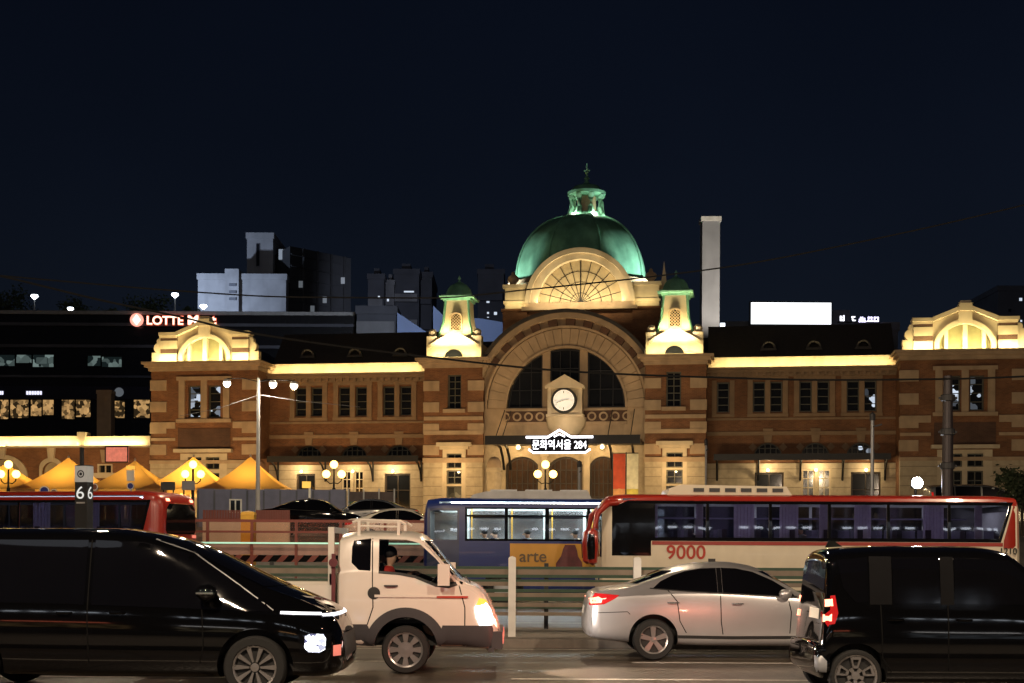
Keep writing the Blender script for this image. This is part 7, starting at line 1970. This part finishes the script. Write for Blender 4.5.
# entrance and canopies
for px in (518, 602): 
    u = LU(px, -.3); z = LZ(447, -.3)
    mb = MB(); mb.sphere((u, -.15, z), .14, 12); sp(mb, 'wall_lamp', mat_emit('wall_lamp', (1, .75, .35), 10)); lw('POINT', u, -.9, z, 110, WARM, 0, 0, 0, size=.08)
lw('POINT', LU(566), -1.6, zcn - .5, 110, WARM, 0, 0, 0, size=.1)
for px, p in ((303, 110), (354, 80), (394, 130), (768, 90), (816, 110), (866, 60)):
    u = LU(px, WV); z = LZ(471, WV)
    mb = MB(); mb.sphere((u, WV - .3, z), .1, 10); sp(mb, 'wall_lamp', mat_emit('wall_lamp', (1, .75, .35), 10)); lw('POINT', u, WV - .9, z + .1, p, WARM2, 0, 0, 0, size=.08)
for px, p in ((454, 60), (675, 60)): lw('POINT', LU(px), -1.4, LZ(470), p * 2, WARM, 0, 0, 0, size=.08)
lw('POINT', kc, -2.2, q0 - 1.2, 40, (1.0, .7, .55), 0, 0, 0, size=.1)
# tents, lanterns
for (x, y, z), p in zip(tents, (110, 120, 70, 230, 120)): lamp('POINT', (x, y, z - .15), p * 3.2, (1.0, .60, .13), size=.12)
for x, y, z in SL: lamp('POINT', (x, y, z), 260, (1.0, .85, .6), size=.12)
# chimney floodlight, then added unseen spots that brighten white flats and blue roofs
ch = at(711, 300, 122); lamp('SPOT', (ch.x + 3, 112, 17), 8500, (1.0, .9, .75), (ch.x, 122, 27), size=.2, spot=60)
q = at(240, 300, 190); lamp('SPOT', (q.x - 8, 177, 31), 12000, (.62, .76, 1.0), (q.x, 190, 33), size=.3, spot=130)
q = at(410, 320, 126); lamp('SPOT', (q.x, 112, 22), 6500, (.72, .83, 1.0), (q.x + 1, 126, 21), size=.3, spot=110)
# street lamps of this side of the road (behind the camera) and over the far lanes
for x, y, p in ((-17, 8, 4300), (-4.5, 7.5, 5200), (8, 8, 4500), (20, 8, 3700)): lamp('SPOT', (x, y, 9), p, (1.0, .76, .53), (x + 1, 22, .3), size=.18, spot=118, blend=.7)
for x, y, p in ((-10, 33.5, 900), (2, 33.0, 1200), (14, 33.5, 1500)): lamp('POINT', (x, y, 9.2), p, (1.0, .78, .52), size=.2)
q = at(425, 300, 215); lamp('SPOT', (q.x, 185, 33), 5000, (.72, .8, 1.0), (q.x + 2, 222, 36), size=.3, spot=120)  # added cold fill that brightens the far flats, not a street lamp
lamp('POINT', (-7, 44, 8.5), 1700, (1.0, .74, .48), size=.2)  # extra fill put above the panel fence zone to lighten it
# vehicle lamps
lamp('SPOT', (-.12, 20.65, .8), 260, (1.0, .86, .74), (1.2, 22.1, .7), size=.06, spot=50, blend=.8)
lamp('SPOT', (1.02, 21.95, .95), 300, (1.0, .2, .12), (-.9, 19.9, 1.0), size=.05, spot=55)
lamp('SPOT', (-.1, 19.5, .75), 420, (1.0, .78, .62), (5, 19.4, .0), size=.06, spot=100)
lamp('SPOT', (-1.95, 16.3, .6), 120, (.95, .95, 1.0), (5, 16.5, .0), size=.06, spot=100)
lamp('SPOT', (3.3, 16.15, 1.0), 420, (1.0, .16, .10), (-.55, 19.3, .95), size=.05, spot=34, blend=.9)
lamp('SPOT', (3.3, 16.15, .9), 60, (1.0, .25, .15), (2.6, 21.7, .7), size=.05, spot=60, blend=.9)

# ------------------------------------------------------------------ separate pieces become parts of their own
SPLIT = {'quoins': 'quoin', 'modillions': 'modillion', 'door_pilaster': 'door_pilaster', 'vent': 'vent', 'lunette_pier': 'lunette_pier', 'window_bar': 'window_bar', 'pier': 'pier', 'brick_band': 'brick_band', 'corner_pier': 'corner_pier',
         'pier_block': 'pier_block', 'urn': 'urn', 'scroll': 'scroll', 'mullion': 'mullion', 'legs': 'leg', 'stair_window': 'stair_window', 'handrail': 'handrail', 'lit_lettering': 'lit_letter', 'side_wall': 'side_wall', 'tower_roof': 'tower_roof', 'voussoirs': 'voussoir',
         'vent_cover': 'vent_cover', 'fog_lamp': 'fog_lamp', 'pier_bands': 'pier_band', 'floor_edge': 'floor_edge', 'ceiling_lamp': 'ceiling_lamp', 'support_rail': 'support_rail', 'window_surround': 'window_surround', 'string_course': 'string_course', 'stripes': 'stripes', 'corner_strip': 'corner_strip', 'upper_window_light': 'upper_window_light'}
SPLIT.pop('stripes'); SPLIT.pop('voussoirs')
def islands(o, new):
    me = o.data; par = list(range(len(me.vertices)))
    def find(i):
        while par[i] != i: par[i] = par[par[i]]; i = par[i]
        return i
    for e in me.edges:
        a, b = find(e.vertices[0]), find(e.vertices[1])
        if a != b: par[a] = b
    g = {}
    for p in me.polygons: g.setdefault(find(p.vertices[0]), []).append(p)
    if len(g) < 2: o.name = new; return
    for ps in g.values():
        ids = sorted({v for p in ps for v in p.vertices}); ix = {v: i for i, v in enumerate(ids)}
        m2 = bpy.data.meshes.new(new); m2.from_pydata([me.vertices[v].co[:] for v in ids], [], [tuple(ix[v] for v in p.vertices) for p in ps])
        for q in me.materials: m2.materials.append(q)
        for p, q in zip(m2.polygons, ps): p.material_index = q.material_index; p.use_smooth = q.use_smooth
        n = bpy.data.objects.new(new, m2); COL.objects.link(n); n.parent = o.parent; n.matrix_local = o.matrix_local.copy()
        for ch in kids(o):
            ch.parent = n; break
    for ch in kids(o): ch.parent = n
    bpy.data.objects.remove(o)
bpy.context.view_layer.update()
for o in list(bpy.data.objects):
    if o.type == 'MESH' and o.parent is not None:
        b_ = o.name.split('.')[0]
        if b_ in SPLIT: islands(o, SPLIT[b_])
